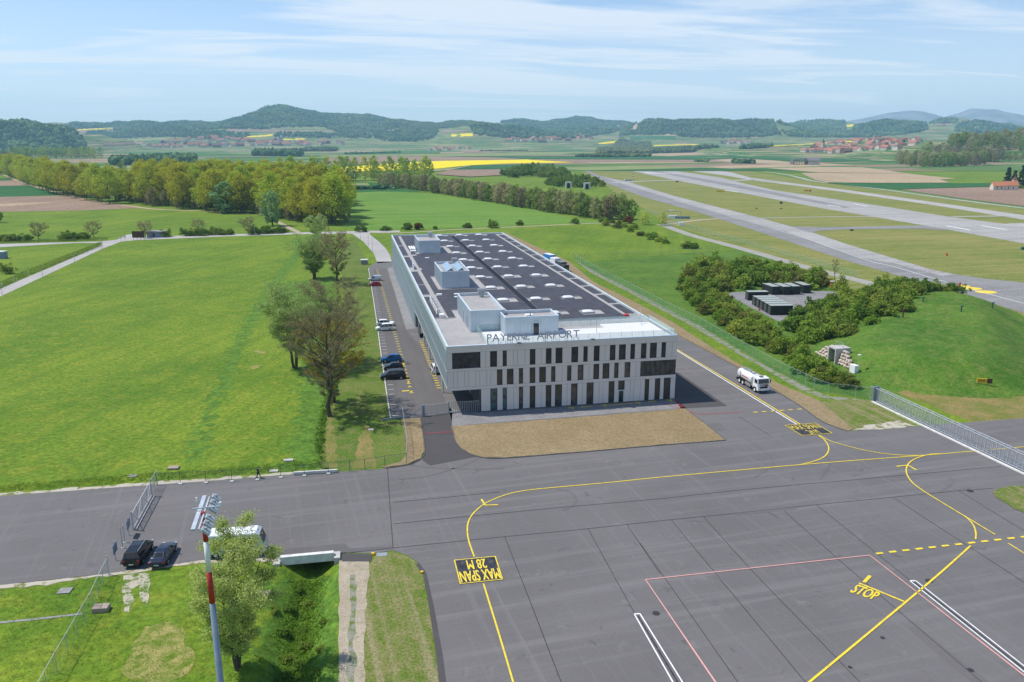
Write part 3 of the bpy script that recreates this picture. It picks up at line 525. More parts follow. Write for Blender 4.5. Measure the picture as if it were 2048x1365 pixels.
# car park ticks
tm, wm = MB(), MB()
A0, A1, B0, B1 = G(754, 540), G(822, 783), G(737.5, 540), G(779, 833)
for i in range(62):
    t = i/61; p = (A0[0]*(1-t)+A1[0]*t, A0[1]*(1-t)+A1[1]*t); tm.box((p[0], p[1], 0.085), (0.75, 0.32, 0.006))
for i in range(9):
    t = 0.83+i*0.021; tm.box((A0[0]*(1-t)+A1[0]*t, A0[1]*(1-t)+A1[1]*t-0.6, 0.085), (0.3, 1.0, 0.006))
x, y = G(811, 783); tm.box((x, y, 0.085), (1.3, 0.5, 0.006)); x, y = G(823, 787); tm.box((x, y, 0.085), (0.8, 0.3, 0.006))
C0, C1 = G(842, 683), G(878, 777)
for i in range(24):
    t = i/23; tm.box((C0[0]*(1-t)+C1[0]*t, C0[1]*(1-t)+C1[1]*t, 0.085), (0.8, 0.4, 0.006))
for i in range(55):
    t = i/54; wm.box((B0[0]*(1-t)+B1[0]*t+1.0, B0[1]*(1-t)+B1[1]*t, 0.085), (1.1, 0.12, 0.006), 0)
for k, (px, py) in enumerate([(1142, 816.5), (1207, 811.5), (1275, 806.5), (1339, 801.5)]): x, y = G(px, py); tm.box((x, y, 0.085), (1.1, 0.35, 0.006)); tm.box((x+0.1, y-0.5, 0.085), (0.25, 0.8, 0.006))
for px, py, n in ((1176, 814.5, 5), (1242, 809.5, 12), (1306, 804, 4)):
    x, y = G(px, py)
    for k in range(n): tm.box((x+(k-n/2)*0.42, y, 0.085), (0.26, 0.5, 0.006))
pp('parking_tick', tm, 'yellow_paint'); pp('parking_tick', wm, 'white_paint')
# tyre marks, patches and covers on the apron
asphalt_mat('tyre_mark', (0.143, 0.134, 0.130), 1.6); asphalt_mat('repair_patch', (0.138, 0.129, 0.125), 1.0)
tm = MB()
for px, w in (([(1112, 978), (1140, 985), (1152, 998), (1146, 1012), (1125, 1022)], .25), ([(800, 928), (850, 935), (930, 939), (1010, 938)], .3), ([(800, 960), (860, 952), (930, 930), (955, 918)], .3), ([(1480, 870), (1530, 905), (1545, 930), (1510, 955)], .3), ([(1640, 905), (1660, 925), (1640, 960)], .3), ([(1890, 950), (1905, 965), (1880, 985)], .3)):
    yl(px, w, True, tm, 0.064)
pp('tyre_mark', tm, 'tyre_mark')
for px in ([(1815, 1258), (1832, 1252), (1990, 1375), (1965, 1385)], [(1340, 850), (1440, 846), (1452, 862), (1352, 868)], [(1468, 1026), (1592, 1016), (1594, 1020), (1470, 1032)]): sheet('repair_patch', px, 'repair_patch', 0.058, parent=apron)
for px, py, r in ((1312, 1228, .38), (1858, 1163, .4), (1941, 1342, .3), (1765, 1277, .22), (1373, 861, .5), (1940, 983, .45), (1700, 1336, .2)):
    x, y = G(px, py); m = MB(); m.add([(x+r*math.cos(a), y+r*math.sin(a), 0.072) for a in np.linspace(0, 2*math.pi, 15)[:-1]], [list(range(14))]); m.build('manhole_cover', 'seam', apron)
# ------------------------------------------------------------------ trees and shrubs
def leaf_mat(name, a, b, c=None, hv=0.35, trans=0.38):
    """a-b: per-leaf range, c: colour some whole plants lean to"""
    s = NT(name); at = s.n('ShaderNodeAttribute'); at.attribute_name = 'v'
    col = s.mix(at.outputs['Fac'], a, b)
    oi = s.n('ShaderNodeObjectInfo')
    if c: col = s.mix(s.rng(oi.outputs['Random'], 0.25, 1.0, 0.0, hv), col, c)
    col = s.mix(1.0, col, s.mix(s.rng(oi.outputs['Random'], 0, 1), (0.82, 0.86, 0.85), (1.15, 1.12, 1.1)), 'MULTIPLY')
    d = s.n('ShaderNodeBsdfDiffuse'); t = s.n('ShaderNodeBsdfTranslucent'); m = s.n('ShaderNodeMixShader'); m.inputs[0].default_value = trans
    s.l(col, d.inputs[0]); s.l(col, t.inputs[0]); s.l(d.outputs[0], m.inputs[1]); s.l(t.outputs[0], m.inputs[2]); s.l(m.outputs[0], s.o.inputs[0]); MATS[name] = s.m
leaf_mat('leaf_willow', (0.30, 0.38, 0.085), (0.58, 0.66, 0.22), trans=0.45)
leaf_mat('leaf_round_willow', (0.281, 0.369, 0.105), (0.474, 0.562, 0.194), trans=0.35)
leaf_mat('leaf_green_tree', (0.24, 0.34, 0.09), (0.46, 0.58, 0.19), trans=0.42)
leaf_mat('leaf_grey_willow', (0.210, 0.336, 0.126), (0.378, 0.546, 0.232), trans=0.3)
leaf_mat('leaf_bud', (0.23, 0.205, 0.095), (0.42, 0.375, 0.17), trans=0.4)
leaf_mat('leaf_yellow_bud', (0.264, 0.204, 0.024), (0.456, 0.360, 0.036), trans=0.3)
leaf_mat('leaf_poplar', (0.27, 0.265, 0.022), (0.66, 0.615, 0.055), (0.34, 0.46, 0.05), 0.85, trans=0.45)
leaf_mat('leaf_young_poplar', (0.216, 0.345, 0.047), (0.431, 0.604, 0.098), (0.561, 0.517, 0.108), 0.6, trans=0.35)
leaf_mat('leaf_row', (0.175, 0.270, 0.054), (0.378, 0.473, 0.107), (0.459, 0.405, 0.242), 0.8)
leaf_mat('leaf_brown_row', (0.258, 0.211, 0.130), (0.421, 0.338, 0.199), (0.281, 0.305, 0.118), 0.7)
leaf_mat('leaf_shrub', (0.13, 0.235, 0.034), (0.33, 0.47, 0.06), (0.34, 0.33, 0.075), 0.55, trans=0.38)
leaf_mat('leaf_dark_shrub', (0.085, 0.17, 0.03), (0.23, 0.34, 0.05), (0.25, 0.27, 0.05), 0.5, trans=0.38)
leaf_mat('leaf_olive_shrub', (0.11, 0.135, 0.03), (0.24, 0.27, 0.055), (0.20, 0.16, 0.06), 0.4)
leaf_mat('leaf_rust', (0.180, 0.090, 0.024), (0.288, 0.156, 0.042))
leaf_mat('leaf_conifer', (0.014, 0.036, 0.017), (0.036, 0.066, 0.026), trans=0.1)
leaf_mat('leaf_far', (0.03, 0.08, 0.04), (0.15, 0.235, 0.085), trans=0.15)
leaf_mat('leaf_far_mix', (0.065, 0.111, 0.039), (0.169, 0.208, 0.078), (0.195, 0.156, 0.104), 0.5, trans=0.15)
plain('bark', (0.10, 0.08, 0.06), 0.95, 0.1); plain('pale_bark', (0.20, 0.175, 0.14), 0.95, 0.1); plain('twig', (0.21, 0.17, 0.125), 0.95, 0.1)
def segs_mesh(name, S, mats, mi=None):
    """S rows: p0(3) p1(3) r0 r1 -> 4-sided tubes"""
    S = np.asarray(S, float); a, b = S[:, :3], S[:, 3:6]; d = b-a; d /= np.linalg.norm(d, axis=1)[:, None]+1e-9
    h = np.where(np.abs(d[:, 2:3]) < 0.9, np.array([[0, 0, 1.0]]), np.array([[1.0, 0, 0]])); x = np.cross(d, h); x /= np.linalg.norm(x, axis=1)[:, None]; y = np.cross(d, x)
    k = 5; V = []
    for p, r in ((a, S[:, 6]), (b, S[:, 7])):
        for i in range(k):
            t = 2*math.pi*i/k; V.append(p+r[:, None]*(x*math.cos(t)+y*math.sin(t)))
    V = np.stack(V, 1).reshape(-1, 3); o = np.arange(len(S))[:, None]*2*k
    F = np.concatenate([o+np.array([[i, (i+1) % k, k+(i+1) % k, k+i]]) for i in range(k)], 0)
    return V, F
def leaves(C, n_out, size, rng, aspect=0.62, bias=0.8):
    C = np.asarray(C, float); N = len(C); n = rng.normal(size=(N, 3)); n /= np.linalg.norm(n, axis=1)[:, None]
    n = n+bias*n_out; n /= np.linalg.norm(n, axis=1)[:, None]+1e-9
    t = np.cross(n, rng.normal(size=(N, 3))); t /= np.linalg.norm(t, axis=1)[:, None]+1e-9; b = np.cross(n, t)
    s = (size*rng.uniform(0.6, 1.35, N))[:, None]
    V = np.stack([C-t*s, C-b*s*aspect, C+t*s, C+b*s*aspect], 1).reshape(-1, 3)
    return V, np.arange(4*N).reshape(-1, 4)
def unit(n, rng):
    u_ = rng.normal(size=(n, 3)); return u_/np.linalg.norm(u_, axis=1)[:, None]
def crown_mesh(name, clumps, per, size, mat, rng, shell=0.55, vshift=0.0, zup=0.25):
    P, O, A = [], [], []
    for c, r in clumps:
        u_ = unit(per, rng); rr = r*(shell+(1-shell)*rng.uniform(0, 1, per)**0.5)[:, None]
        P.append(np.asarray(c)+u_*rr*np.array([1, 1, 0.8])); O.append(u_+np.array([0, 0, zup])); A.append(np.clip(rng.normal(0.5+vshift+rng.uniform(-.22, .22), 0.2, per), 0, 1))
    P = np.concatenate(P); O = np.concatenate(O); A = np.concatenate(A)
    V, F = leaves(P, O, size, rng); return mesh_arrays(name, V, F, [mat], attr=np.repeat(A, 4))
def crowned_tree(seed, H, Wd, r0, leaf, size, per, nb=34, t0=0.18, sub=6, tw=5, trunks=1, lean=0.0, twig_r=0.02, bark='bark', peak=0.55, rise=(0.35, 1.0), lw=0.0):
    """a leader (or a few) with limbs, branches and twigs filling a rounded envelope; leaves along the twigs"""
    rng = np.random.default_rng(seed); thick, thin, P, O = [], [], [], []
    def rot(d, a):
        x = np.cross(d, rng.normal(size=3)); x /= np.linalg.norm(x); q = d*math.cos(a)+x*math.sin(a); return q/np.linalg.norm(q)
    for k in range(trunks):
        az0 = rng.uniform(0, 6.28)+k*6.28/trunks; hk = H*(1 if k == 0 else rng.uniform(0.8, 0.95)); n = 8; tp = [np.array([0, 0, -0.3])+np.array([math.cos(az0), math.sin(az0), 0])*r0*(trunks > 1)]
        for i in range(n):
            f = (i+1)/n; tp.append(np.array([math.cos(az0)*lean*H*f**1.2+rng.normal()*0.008*H, math.sin(az0)*lean*H*f**1.2+rng.normal()*0.008*H, hk*0.95*f]))
        rr_ = lambda f: r0*(1-0.93*f)+0.02
        for i in range(n): thick.append((*tp[i], *tp[i+1], rr_(i/n), rr_((i+1)/n)))
        for b in range(nb):
            t = t0+(0.97-t0)*((b+rng.uniform(0, 1))/nb); i = min(n-1, int(t*n)); p = tp[i]+(tp[i+1]-tp[i])*(t*n-i); s_ = (t-t0)/(1-t0)
            e = Wd/2*(1-abs(s_-peak)**2.2/(max(peak, 1-peak)**2.2)*0.86)/(1+0.55*(trunks > 1)); az = b*2.399+rng.uniform(-.4, .4); el = rise[0]+(rise[1]-rise[0])*s_+rng.uniform(-.15, .15)
            d = np.array([math.cos(az)*math.cos(el), math.sin(az)*math.cos(el), math.sin(el)]); L = e/max(.35, math.cos(el))*rng.uniform(0.7, 1.12); L = min(L, 0.5*H); rb = min(rr_(t)*0.6, 0.035*L+0.01); m = 5; q = p
            for j in range(m):
                d = d+rng.normal(size=3)*0.10+np.array([0, 0, 0.10]); d /= np.linalg.norm(d); q2 = q+d*L/m; thick.append((*q, *q2, rb*(1-j/m*.75), rb*(1-(j+1)/m*.75)))
                ns = max(1, round(sub/m*(1+(j > 1)*0.6))) if j > 0 else 0
                for _ in range(ns):
                    d2 = rot(d, rng.uniform(.45, .95))+np.array([0, 0, .15]); d2 /= np.linalg.norm(d2); l2 = L*rng.uniform(.22, .42)*(1-j/m*.4); a = q2; c = a+d2*l2*.55; d3 = d2+rng.normal(size=3)*.15; g = c+d3/np.linalg.norm(d3)*l2*.45
                    thin.append((*a, *c, twig_r*1.3, twig_r)); thin.append((*c, *g, twig_r, twig_r*.6))
                    for _ in range(tw):
                        u = rng.uniform(.3, 1); o = a+(g-a)*u; d4 = rot(d2, rng.uniform(.3, .9))+np.array([0, 0, .12]); l4 = l2*rng.uniform(.3, .6); z = o+d4*l4; thin.append((*o, *z, twig_r*.8, twig_r*.4))
                        pts = o+d4*l4*rng.uniform(.25, 1.1, (per, 1))+rng.normal(size=(per, 3))*(size*1.2+lw); P.append(pts); O.append(np.tile(d4*.4+np.array([0, 0, .6])+np.array([pts[:, 0].mean(), pts[:, 1].mean(), 0])/Wd, (per, 1)))
                q = q2
    P = np.concatenate(P); thick, thin = np.array(thick), np.array(thin); c_ = np.median(P[:, :2], 0)*0.85; zz = max(P[:, 2].max(), 1)*.75
    for T_ in (P, thick, thin):
        for o_ in ((0,) if T_ is P else (0, 3)): T_[:, o_:o_+2] -= c_*np.clip(T_[:, o_+2:o_+3]/zz, 0, 1)
    fz = H/np.percentile(P[:, 2], 99.5); fx = Wd/(0.5*sum(np.percentile(P[:, q], 98.5)-np.percentile(P[:, q], 1.5) for q in (0, 1)))*1.02; M_ = np.array([fx, fx, fz]); P = P*M_
    for T_ in (thick, thin): T_[:, :3] *= M_; T_[:, 3:6] *= M_
    V, F = segs_mesh('t', thick, None); tm_ = mesh_arrays('trunk', V, F, [bark], smooth_=True)
    V1, F1 = segs_mesh('t', thin, None); V2, F2 = leaves(P, np.concatenate(O), size, rng); A = np.clip(rng.normal(.5, .27, len(P)), 0, 1)
    return tm_, mesh_arrays('crown', np.concatenate([V1, V2]), np.concatenate([F1, F2+len(V1)]), ['twig', leaf], np.r_[np.zeros(len(F1)), np.ones(len(F2))], np.r_[np.full(len(V1), .3), np.repeat(A, 4)])
def simple_tree(seed, H, R, leaf, n=40, per=34, size=0.5, base=0.22, shape='oval', bark='bark', rtr=0.3):
    rng = np.random.default_rng(seed); cl = []; S = []
    for i in range(n):
        t = (i+0.5)/n; z = H*(base+(0.97-base)*t)
        if shape == 'poplar': w = R*(0.45+0.75*math.sin(math.pi*min(1, t*0.8+0.2)))*(1-0.55*max(0, t-0.6)/0.4)
        elif shape == 'cone': w = R*(1-t)*1.05+0.1
        elif shape == 'vase': w = R*(0.35+0.75*math.sin(math.pi*min(1, t*0.62+0.16)))
        else: w = R*math.sqrt(max(0.05, 1-(2*t-0.95)**2))
        az = i*2.399+rng.uniform(-.5, .5); rr = w*math.sqrt(rng.uniform(0.12, 1)); c = (rr*math.cos(az), rr*math.sin(az), z+rng.uniform(-.04, .04)*H)
        cl.append((c, R*rng.uniform(0.17, 0.36)))
        if i % 3 == 0:
            z0 = max(base*H*0.6, c[2]-rr*1.1-0.06*H); S.append((0, 0, z0, *c, rtr*0.3*(1-t*0.6), 0.03))
    top = H*0.9; S.append((0, 0, -0.3, 0, 0, H*0.3, rtr, rtr*0.8)); S.append((0, 0, H*0.3, 0, 0, H*0.6, rtr*0.8, rtr*0.5)); S.append((0, 0, H*0.6, 0, 0, top, rtr*0.5, rtr*0.12))
    V, F = segs_mesh('t', S, None)
    return mesh_arrays('trunk', V, F, [bark], smooth_=True), crown_mesh('crown', cl, per, size, leaf, rng)
def shrub_mesh(seed, leaf, R=1.6, H=2.2, n=30, per=52, size=0.13):
    """a ragged bush: a few lobes of unequal height and reach, filled to the ground"""
    rng = np.random.default_rng(seed); cl = []; k = rng.integers(3, 6); lob = [(rng.uniform(0, .6)*R*np.array([math.cos(a), math.sin(a)]), H*rng.uniform(.5, 1.05), R*rng.uniform(.45, .75)) for a in rng.uniform(0, 6.28, k)]
    for i in range(n):
        c, h, r = lob[i % k]; az = rng.uniform(0, 6.28); q = math.sqrt(rng.uniform(0, 1)); rr = r*q; z = h*(0.12+0.78*math.sqrt(max(0, 1-q*q))*rng.uniform(.25, 1.0)); cl.append(((c[0]+rr*math.cos(az), c[1]+rr*math.sin(az), z), R*rng.uniform(.16, .34)))
    return crown_mesh('shrub', cl, per, size, leaf, rng, shell=0.3, zup=.4)
def put_tree(name, meshes, xy, s, label, cat='tree', group=None, rz=None, z=0.0, sz=None):
    e = empty(name, (xy[0], xy[1], z), random.uniform(0, 6.28) if rz is None else rz, label, cat, group); e.scale = (s, s, sz or s)
    link('trunk', meshes[0], e); link('crown', meshes[1], e); return e
def put_shrub(me_, xy, s, label, group=None, z=0.0, sz=None, name='shrub', cat='shrub'):
    o = link(name, me_); o.location = (xy[0], xy[1], z); o.rotation_euler = (0, 0, random.uniform(0, 6.28)); o.scale = (s*random.uniform(.9, 1.15), s*random.uniform(.9, 1.15), sz or s)
    return tag(o, label, cat, group)
# the big trees near the camera
def big(name, px, py, top, wpx, args, label, rz=0.0, cat='tree'):
    H = tall(px, py, top); w = wpx/ppm(px, py); return put_tree(name, crowned_tree(H=H, Wd=w, **args), G(px, py), 1.0, label, cat, rz=rz)
big('willow_tree', 474, 1338, 1072, 172, dict(seed=11, r0=0.15, leaf='leaf_willow', size=0.082, per=12, nb=15, t0=0.16, sub=9, tw=7, trunks=4, lean=0.24, peak=0.55, twig_r=0.012, lw=0.12, rise=(0.3, 0.95)), 'airy light green willow in the foreground behind the striped floodlight mast', 0.6)
big('bare_tree', 660, 834, 606, 132, dict(seed=4, r0=0.40, leaf='leaf_bud', size=0.10, per=4, nb=40, t0=0.20, sub=9, tw=7, twig_r=0.015, peak=0.5), 'large budding brown tree nearest the car park gate', 1.0)
big('bare_tree', 668, 806, 630, 130, dict(seed=5, r0=0.32, leaf='leaf_yellow_bud', size=0.12, per=6, nb=34, t0=0.25, sub=8, tw=6, twig_r=0.015), 'yellow budding tree standing close behind the largest brown tree', 2.0)
big('bare_tree', 672, 722, 556, 100, dict(seed=6, r0=0.34, leaf='leaf_bud', size=0.11, per=6, nb=20, t0=0.16, sub=9, tw=7, trunks=2, lean=0.12, twig_r=0.016, rise=(.5, 1.1)), 'bare grey brown tree beside the parked white vans', 0.4)
big('green_tree', 590, 737, 572, 110, dict(seed=8, r0=0.30, leaf='leaf_green_tree', size=0.125, per=11, nb=18, t0=0.28, sub=8, tw=6, trunks=3, lean=0.17, twig_r=0.014, lw=.1, rise=(.65, 1.2)), 'leafy green tree leaning left at the edge of the meadow', 0.2)
big('green_tree', 628, 558, 468, 64, dict(seed=9, r0=0.28, leaf='leaf_green_tree', size=0.20, per=6, nb=15, t0=0.22, sub=7, tw=5, trunks=4, lean=0.16, twig_r=0.016, lw=.1, peak=.65, rise=(.6, 1.1)), 'vase shaped green tree in the ditch line left of the car park', 0.9)
big('bare_tree', 675, 568, 456, 60, dict(seed=10, r0=0.42, leaf='leaf_bud', size=0.13, per=5, nb=36, t0=0.20, sub=8, tw=6, twig_r=0.02), 'tall dark bare tree right of the vase shaped tree', 0.0)
ROUND = simple_tree(31, 10, 4.6, 'leaf_round_willow', n=46, per=60, size=0.3, base=0.18, shape='vase')
def mid(name, ms, px, py, top, label, H0=10.0, group=None, wide=1.0, cat='tree'):
    s = tall(px, py, top)/H0; return put_tree(name, ms, G(px, py), s*wide, label, cat, group, sz=s)
mid('willow_tree', ROUND, 633, 473, 431, 'round pale willow beside the road bend behind the meadow')
GREYW = [simple_tree(40+i, 10, 3.6, 'leaf_grey_willow', n=40, per=60, size=0.3, base=0.12, shape='oval') for i in range(2)]
mid('willow_tree', GREYW[0], 545, 452, 385, 'tall grey green willow in front of the golden poplar wood', wide=0.85)
mid('willow_tree', GREYW[1], 455, 426, 364, 'broad grey green willow at the foot of the golden poplar wood', wide=1.45)
BUD = [crowned_tree(50+i, 10, 8.5, 0.2, 'leaf_bud', 0.16, 3, nb=26, t0=0.25, sub=6, tw=5, twig_r=0.03) for i in range(2)]
for k, (px, py, top, what) in enumerate([(78, 480, 444, 'leftmost young bare tree by the hedged country road'), (188, 476, 442, 'young rust tinged tree right of the dark rounded hedge'), (291, 476, 441, 'young bare tree behind the brown notice board'), (398, 468, 438, 'young bare tree among the roadside bushes'), (497, 469, 434, 'slim bare tree by the road left of the poplar path')]):
    mid('young_tree', BUD[k % 2], px, py, top, what)
DARKT = simple_tree(60, 10, 4, 'leaf_dark_shrub', n=36, per=50, size=0.35, shape='oval')
mid('dark_tree', DARKT, -3, 446, 419, 'dark round tree cut by the left edge of the picture')
# the golden poplar wood: every tree its own object
POP = [simple_tree(100+i, 26, 8.2, 'leaf_poplar', n=120, per=34, size=0.48, base=0.24, shape='poplar', rtr=0.34) for i in range(6)]
YPOP = [simple_tree(120+i, 24, 5.4, 'leaf_young_poplar', n=44, per=32, size=0.50, base=0.12, shape='poplar', bark='pale_bark', rtr=0.26) for i in range(4)]
ROW = [simple_tree(140+i, 14, 4.6, ('leaf_row', 'leaf_row', 'leaf_brown_row', 'leaf_row')[i], n=42, per=36, size=0.42, base=0.10, shape='oval', rtr=0.2) for i in range(4)]
def spread(poly, step, jit=0.35):
    w = np.array([G(*p) for p in poly]); lo_, hi_ = w.min(0), w.max(0); o = []
    for i, x in enumerate(np.arange(lo_[0], hi_[0], step)):
        for y in np.arange(lo_[1]+(i % 2)*step/2, hi_[1], step): o.append((x+random.uniform(-jit, jit)*step, y+random.uniform(-jit, jit)*step))
    o = np.array(o); return [tuple(p) for p in o[inside(o, [tuple(q) for q in w])]]
def line_pts(px, step, jit=0.15, rows=1, gap=0.0):
    w = [np.array(G(*p)) for p in px]; o = []
    for r_ in range(rows):
        acc = 0.0
        for a, b in zip(w[:-1], w[1:]):
            L = np.linalg.norm(b-a); d = (b-a)/L; n = np.array([-d[1], d[0]]); t = acc
            while t < L: o.append(tuple(a+d*t+n*(r_*gap)+np.random.default_rng(len(o)).normal(size=2)*jit*step)); t += step
            acc = t-L
    return o
nP = 0
for x, y in spread([(262, 406), (330, 416), (420, 424), (510, 429), (560, 441), (620, 449), (688, 449), (690, 432), (676, 398), (560, 385), (420, 378), (300, 380)], 12.8):
    s = random.uniform(0.75, 1.14); put_tree('poplar_tree', POP[nP % 6], (x, y), s, 'golden poplar standing in the dense wood left of the terminal', 'tree', 'golden poplars in the wood'); nP += 1
for x, y in line_pts([(262, 405), (200, 396), (150, 386), (100, 372), (60, 358), (22, 342)], 16, 0.22, 2, 13):
    s = random.uniform(0.68, 1.12); put_tree('poplar_tree', POP[nP % 6], (x, y), s, 'golden green poplar in the long row along the farm track', 'tree', 'poplars along the farm track'); nP += 1
for x, y in line_pts([(690, 446), (620, 446), (560, 438), (510, 427), (420, 422), (330, 414), (262, 404)], 8, 0.25, 1)+line_pts([(262, 404), (200, 397), (150, 388), (100, 375)], 11, 0.25, 1):
    s = random.uniform(0.5, 0.95); put_tree('understorey_tree', ROW[(2, 2, 1)[nP % 3]], (x, y+3), s, 'low brownish tree at the shaded foot of the poplar wood', 'tree', 'low trees under the poplars'); nP += 1
for x, y in line_pts([(560, 364), (640, 364), (700, 362), (760, 362), (800, 364), (850, 367)], 11.5, 0.2, 2, 14):
    s = random.uniform(0.95, 1.25); put_tree('green_poplar', YPOP[nP % 4], (x, y), s, 'fresh green poplar in the row behind the hay meadow', 'tree', 'fresh green poplars'); nP += 1
for x, y in line_pts([(20, 318), (80, 318), (140, 318), (192, 318)], 12, 0.2, 2, 30):
    s = random.uniform(1.15, 1.3); put_tree('green_poplar', YPOP[nP % 4], (x, y), s, 'far pale poplar beyond the golden row at the left edge', 'tree', 'far pale poplars'); nP += 1
for x, y in line_pts([(270, 345), (300, 342), (350, 340), (420, 338)], 22, 0.3, 2, 25):
    s = random.uniform(0.85, 1.25); put_tree('broad_tree', ROW[nP % 2], (x, y), s, 'dark green tree peeping out behind the golden wood', 'tree', 'dark trees behind the wood'); nP += 1
for x, y in line_pts([(-60, 355), (-20, 350), (10, 345)], 16, 0.3, 2, 18):
    put_tree('broad_tree', ROW[nP % 2], (x, y), random.uniform(1.1, 1.5), 'grey green tree at the left end of the poplar row', 'tree', 'trees at the left edge'); nP += 1
for x, y in line_pts([(760, 373), (830, 380), (900, 391), (970, 403), (1030, 413), (1090, 423), (1150, 432), (1200, 439), (1240, 441), (1268, 438)], 8.5, 0.16, 2, 6.5):
    s = random.uniform(0.82, 1.12); put_tree('stream_tree', ROW[nP % 4], (x, y), s, 'green brown tree in the long line along the stream', 'tree', 'trees along the stream'); nP += 1
SHR = [shrub_mesh(200+i, ('leaf_shrub', 'leaf_shrub', 'leaf_olive_shrub', 'leaf_shrub', 'leaf_olive_shrub', 'leaf_shrub')[i], n=40, per=44, size=0.12) for i in range(6)]
DSH = [shrub_mesh(220+i, 'leaf_dark_shrub', n=40, per=44, size=0.13) for i in range(3)]
RUST = shrub_mesh(240, 'leaf_rust', size=0.2)
for px, py, top, what in [(1265, 446, 420, None), (1325, 452, 425, 'y'), (1290, 450, 424, 'y')]:
    if what: mid('young_tree', YPOP[0], px, py, top, ('yellow green young tree near the airfield gate, right of the rust one' if px > 1300 else 'yellow green young tree next to the rust coloured bush'), H0=24, wide=1.9)
tag(put_shrub(RUST, G(1255, 447), 2.2, 'rust coloured round bush at the end of the tree line', sz=2.4), cat='bush')
for px, py, s, what in [(724, 464, 2.2, 'dark wide bush left of the road bend behind the terminal'), (771, 462, 1.7, 'small dark bush right of the road bend'), (815, 460, 2.4, 'brownish green bush behind the terminal roof'), (838, 459, 2.0, 'rusty brown bush behind the terminal roof'), (870, 459, 1.2, 'smallest bush behind the terminal roof'), (933, 457, 1.9, 'round dark bush at the meadow edge'), (985, 456, 2.3, 'wide dark bush on the meadow edge'), (1040, 451, 1.9, 'single dark ball bush on the meadow'), (1152, 448, 2.0, 'dark bush left of the tree line end'), (1206, 445, 1.8, 'green bush under the end of the tree line')]:
    put_shrub(RUST if 'rusty' in what else DSH[nP % 3], G(px, py), s, what, sz=s*0.95); nP += 1
for px, py, s in [(20, 482, 2.6), (5, 482, 2.4), (38, 482, 2.5), (55, 482, 2.2), (-15, 483, 2.5)]: put_shrub(DSH[nP % 3], G(px, py), s, 'dark bush in the low row at the far left of the country road', 'bushes at the far left road', sz=1.8); nP += 1
for px, py, s in [(132, 480, 2.6), (148, 479.5, 2.8), (163, 479, 2.5)]: put_shrub(DSH[nP % 3], G(px, py), s, 'dark bush in the rounded hedge left of the rust tinged young tree', 'bushes of the rounded hedge', sz=2.1); nP += 1
for px, py, s in [(375, 472, 2.2), (392, 472, 2.4), (410, 471, 2.4), (430, 470, 2.2), (445, 470, 2.0), (460, 470, 2.0), (330, 474, 2.2), (510, 469, 2.6), (530, 468, 2.8), (552, 467, 2.2), (566, 466, 1.8)]: put_shrub(DSH[nP % 3], G(px, py), s, 'dark green bush along the country road behind the meadow', 'bushes along the country road', sz=s*0.9); nP += 1
put_shrub(DSH[0], G(16, 548), 1.5, 'small dark conical bush on the lawn at the left edge', sz=2.0)
# ------------------------------------------------------------------ grassy bunker mound and its shrubs
MA, MBp = np.array([62.0, 11.0]), np.array([101.0, 60.0])
def mound_h(x, y):
    P_ = np.stack([np.asarray(x, float), np.asarray(y, float)], -1); d = MBp-MA; t = np.clip(((P_-MA)@d)/(d@d), 0, 1); r_ = np.linalg.norm(P_-(MA+t[..., None]*d), axis=-1)
    q = np.clip((24.0-r_)/14.5, 0, 1); h = (4.3+0.5*np.clip(1-r_/12, 0, 1))*q*q*(3-2*q)
    w = np.clip((P_[..., 0]-43.6)/1.2, 0, 1); near = np.clip(1-np.abs(P_[..., 1]-16.5)/9, 0, 1)
    return h*np.where(near > 0, np.maximum(w, 1-np.minimum(1, near*3)), 1.0)+(0.22*np.sin(P_[..., 0]*0.5+P_[..., 1]*.13)*np.sin(P_[..., 1]*0.4)+0.12*np.sin(P_[..., 0]*1.3+1)*np.sin(P_[..., 1]*1.1+P_[..., 0]*.4))*q
xs, ys = np.arange(36, 128, 0.7), np.arange(-16, 88, 0.8); MX, MY = np.meshgrid(xs, ys); MZ = mound_h(MX, MY)
me = mesh_arrays('mound', np.stack([MX, MY, np.where(MZ < 0.05, -0.3, MZ)], -1).reshape(-1, 3), grid_faces(len(xs), len(ys)), ['lush_grass'], smooth_=True)
tag(link('mound', me), 'lush green grass mound of a bunker right of the service road', 'mound', kind='structure')
sheet('lush_meadow', [(1150, 527), (1350, 508), (1480, 500), (1700, 560), (1930, 610), (2048, 650), (2300, 730), (2048, 782), (1960, 786), (1870, 776), (1750, 801), (1640, 783), (1560, 745), (1400, 650), (1262, 578)], 'lush_grass', 0.012, label='lush green grass between the fence path and the airfield', cat='grass')
def shrubs(poly, step, sc, label, group, meshes, on_mound=False, thr=1.0):
    global nP
    for x, y in spread(poly, step):
        if random.random() > thr: continue
        s = random.uniform(*sc); z = float(mound_h(x, y))-0.1 if on_mound else 0.0
        put_shrub(meshes[nP % len(meshes)], (x, y), s, label, group, z=z, sz=s*random.uniform(.85, 1.2)); nP += 1
MIX = SHR+DSH
shrubs([(1352, 568), (1372, 560), (1425, 590), (1500, 640), (1560, 680), (1620, 720), (1690, 765), (1702, 778), (1660, 776), (1600, 745), (1520, 700), (1440, 650), (1380, 606)], 3.5, (1.3, 2.1), 'green shrub on the long overgrown bank beside the fence', 'shrubs on the bank beside the fence', SHR+SHR+DSH)
shrubs([(1368, 566), (1400, 545), (1440, 536), (1480, 530), (1560, 545), (1640, 566), (1700, 585), (1560, 575), (1450, 582), (1405, 590)], 5.6, (2.0, 3.1), 'tall dark shrub in the thicket behind the green containers', 'shrubs behind the containers', DSH+SHR)
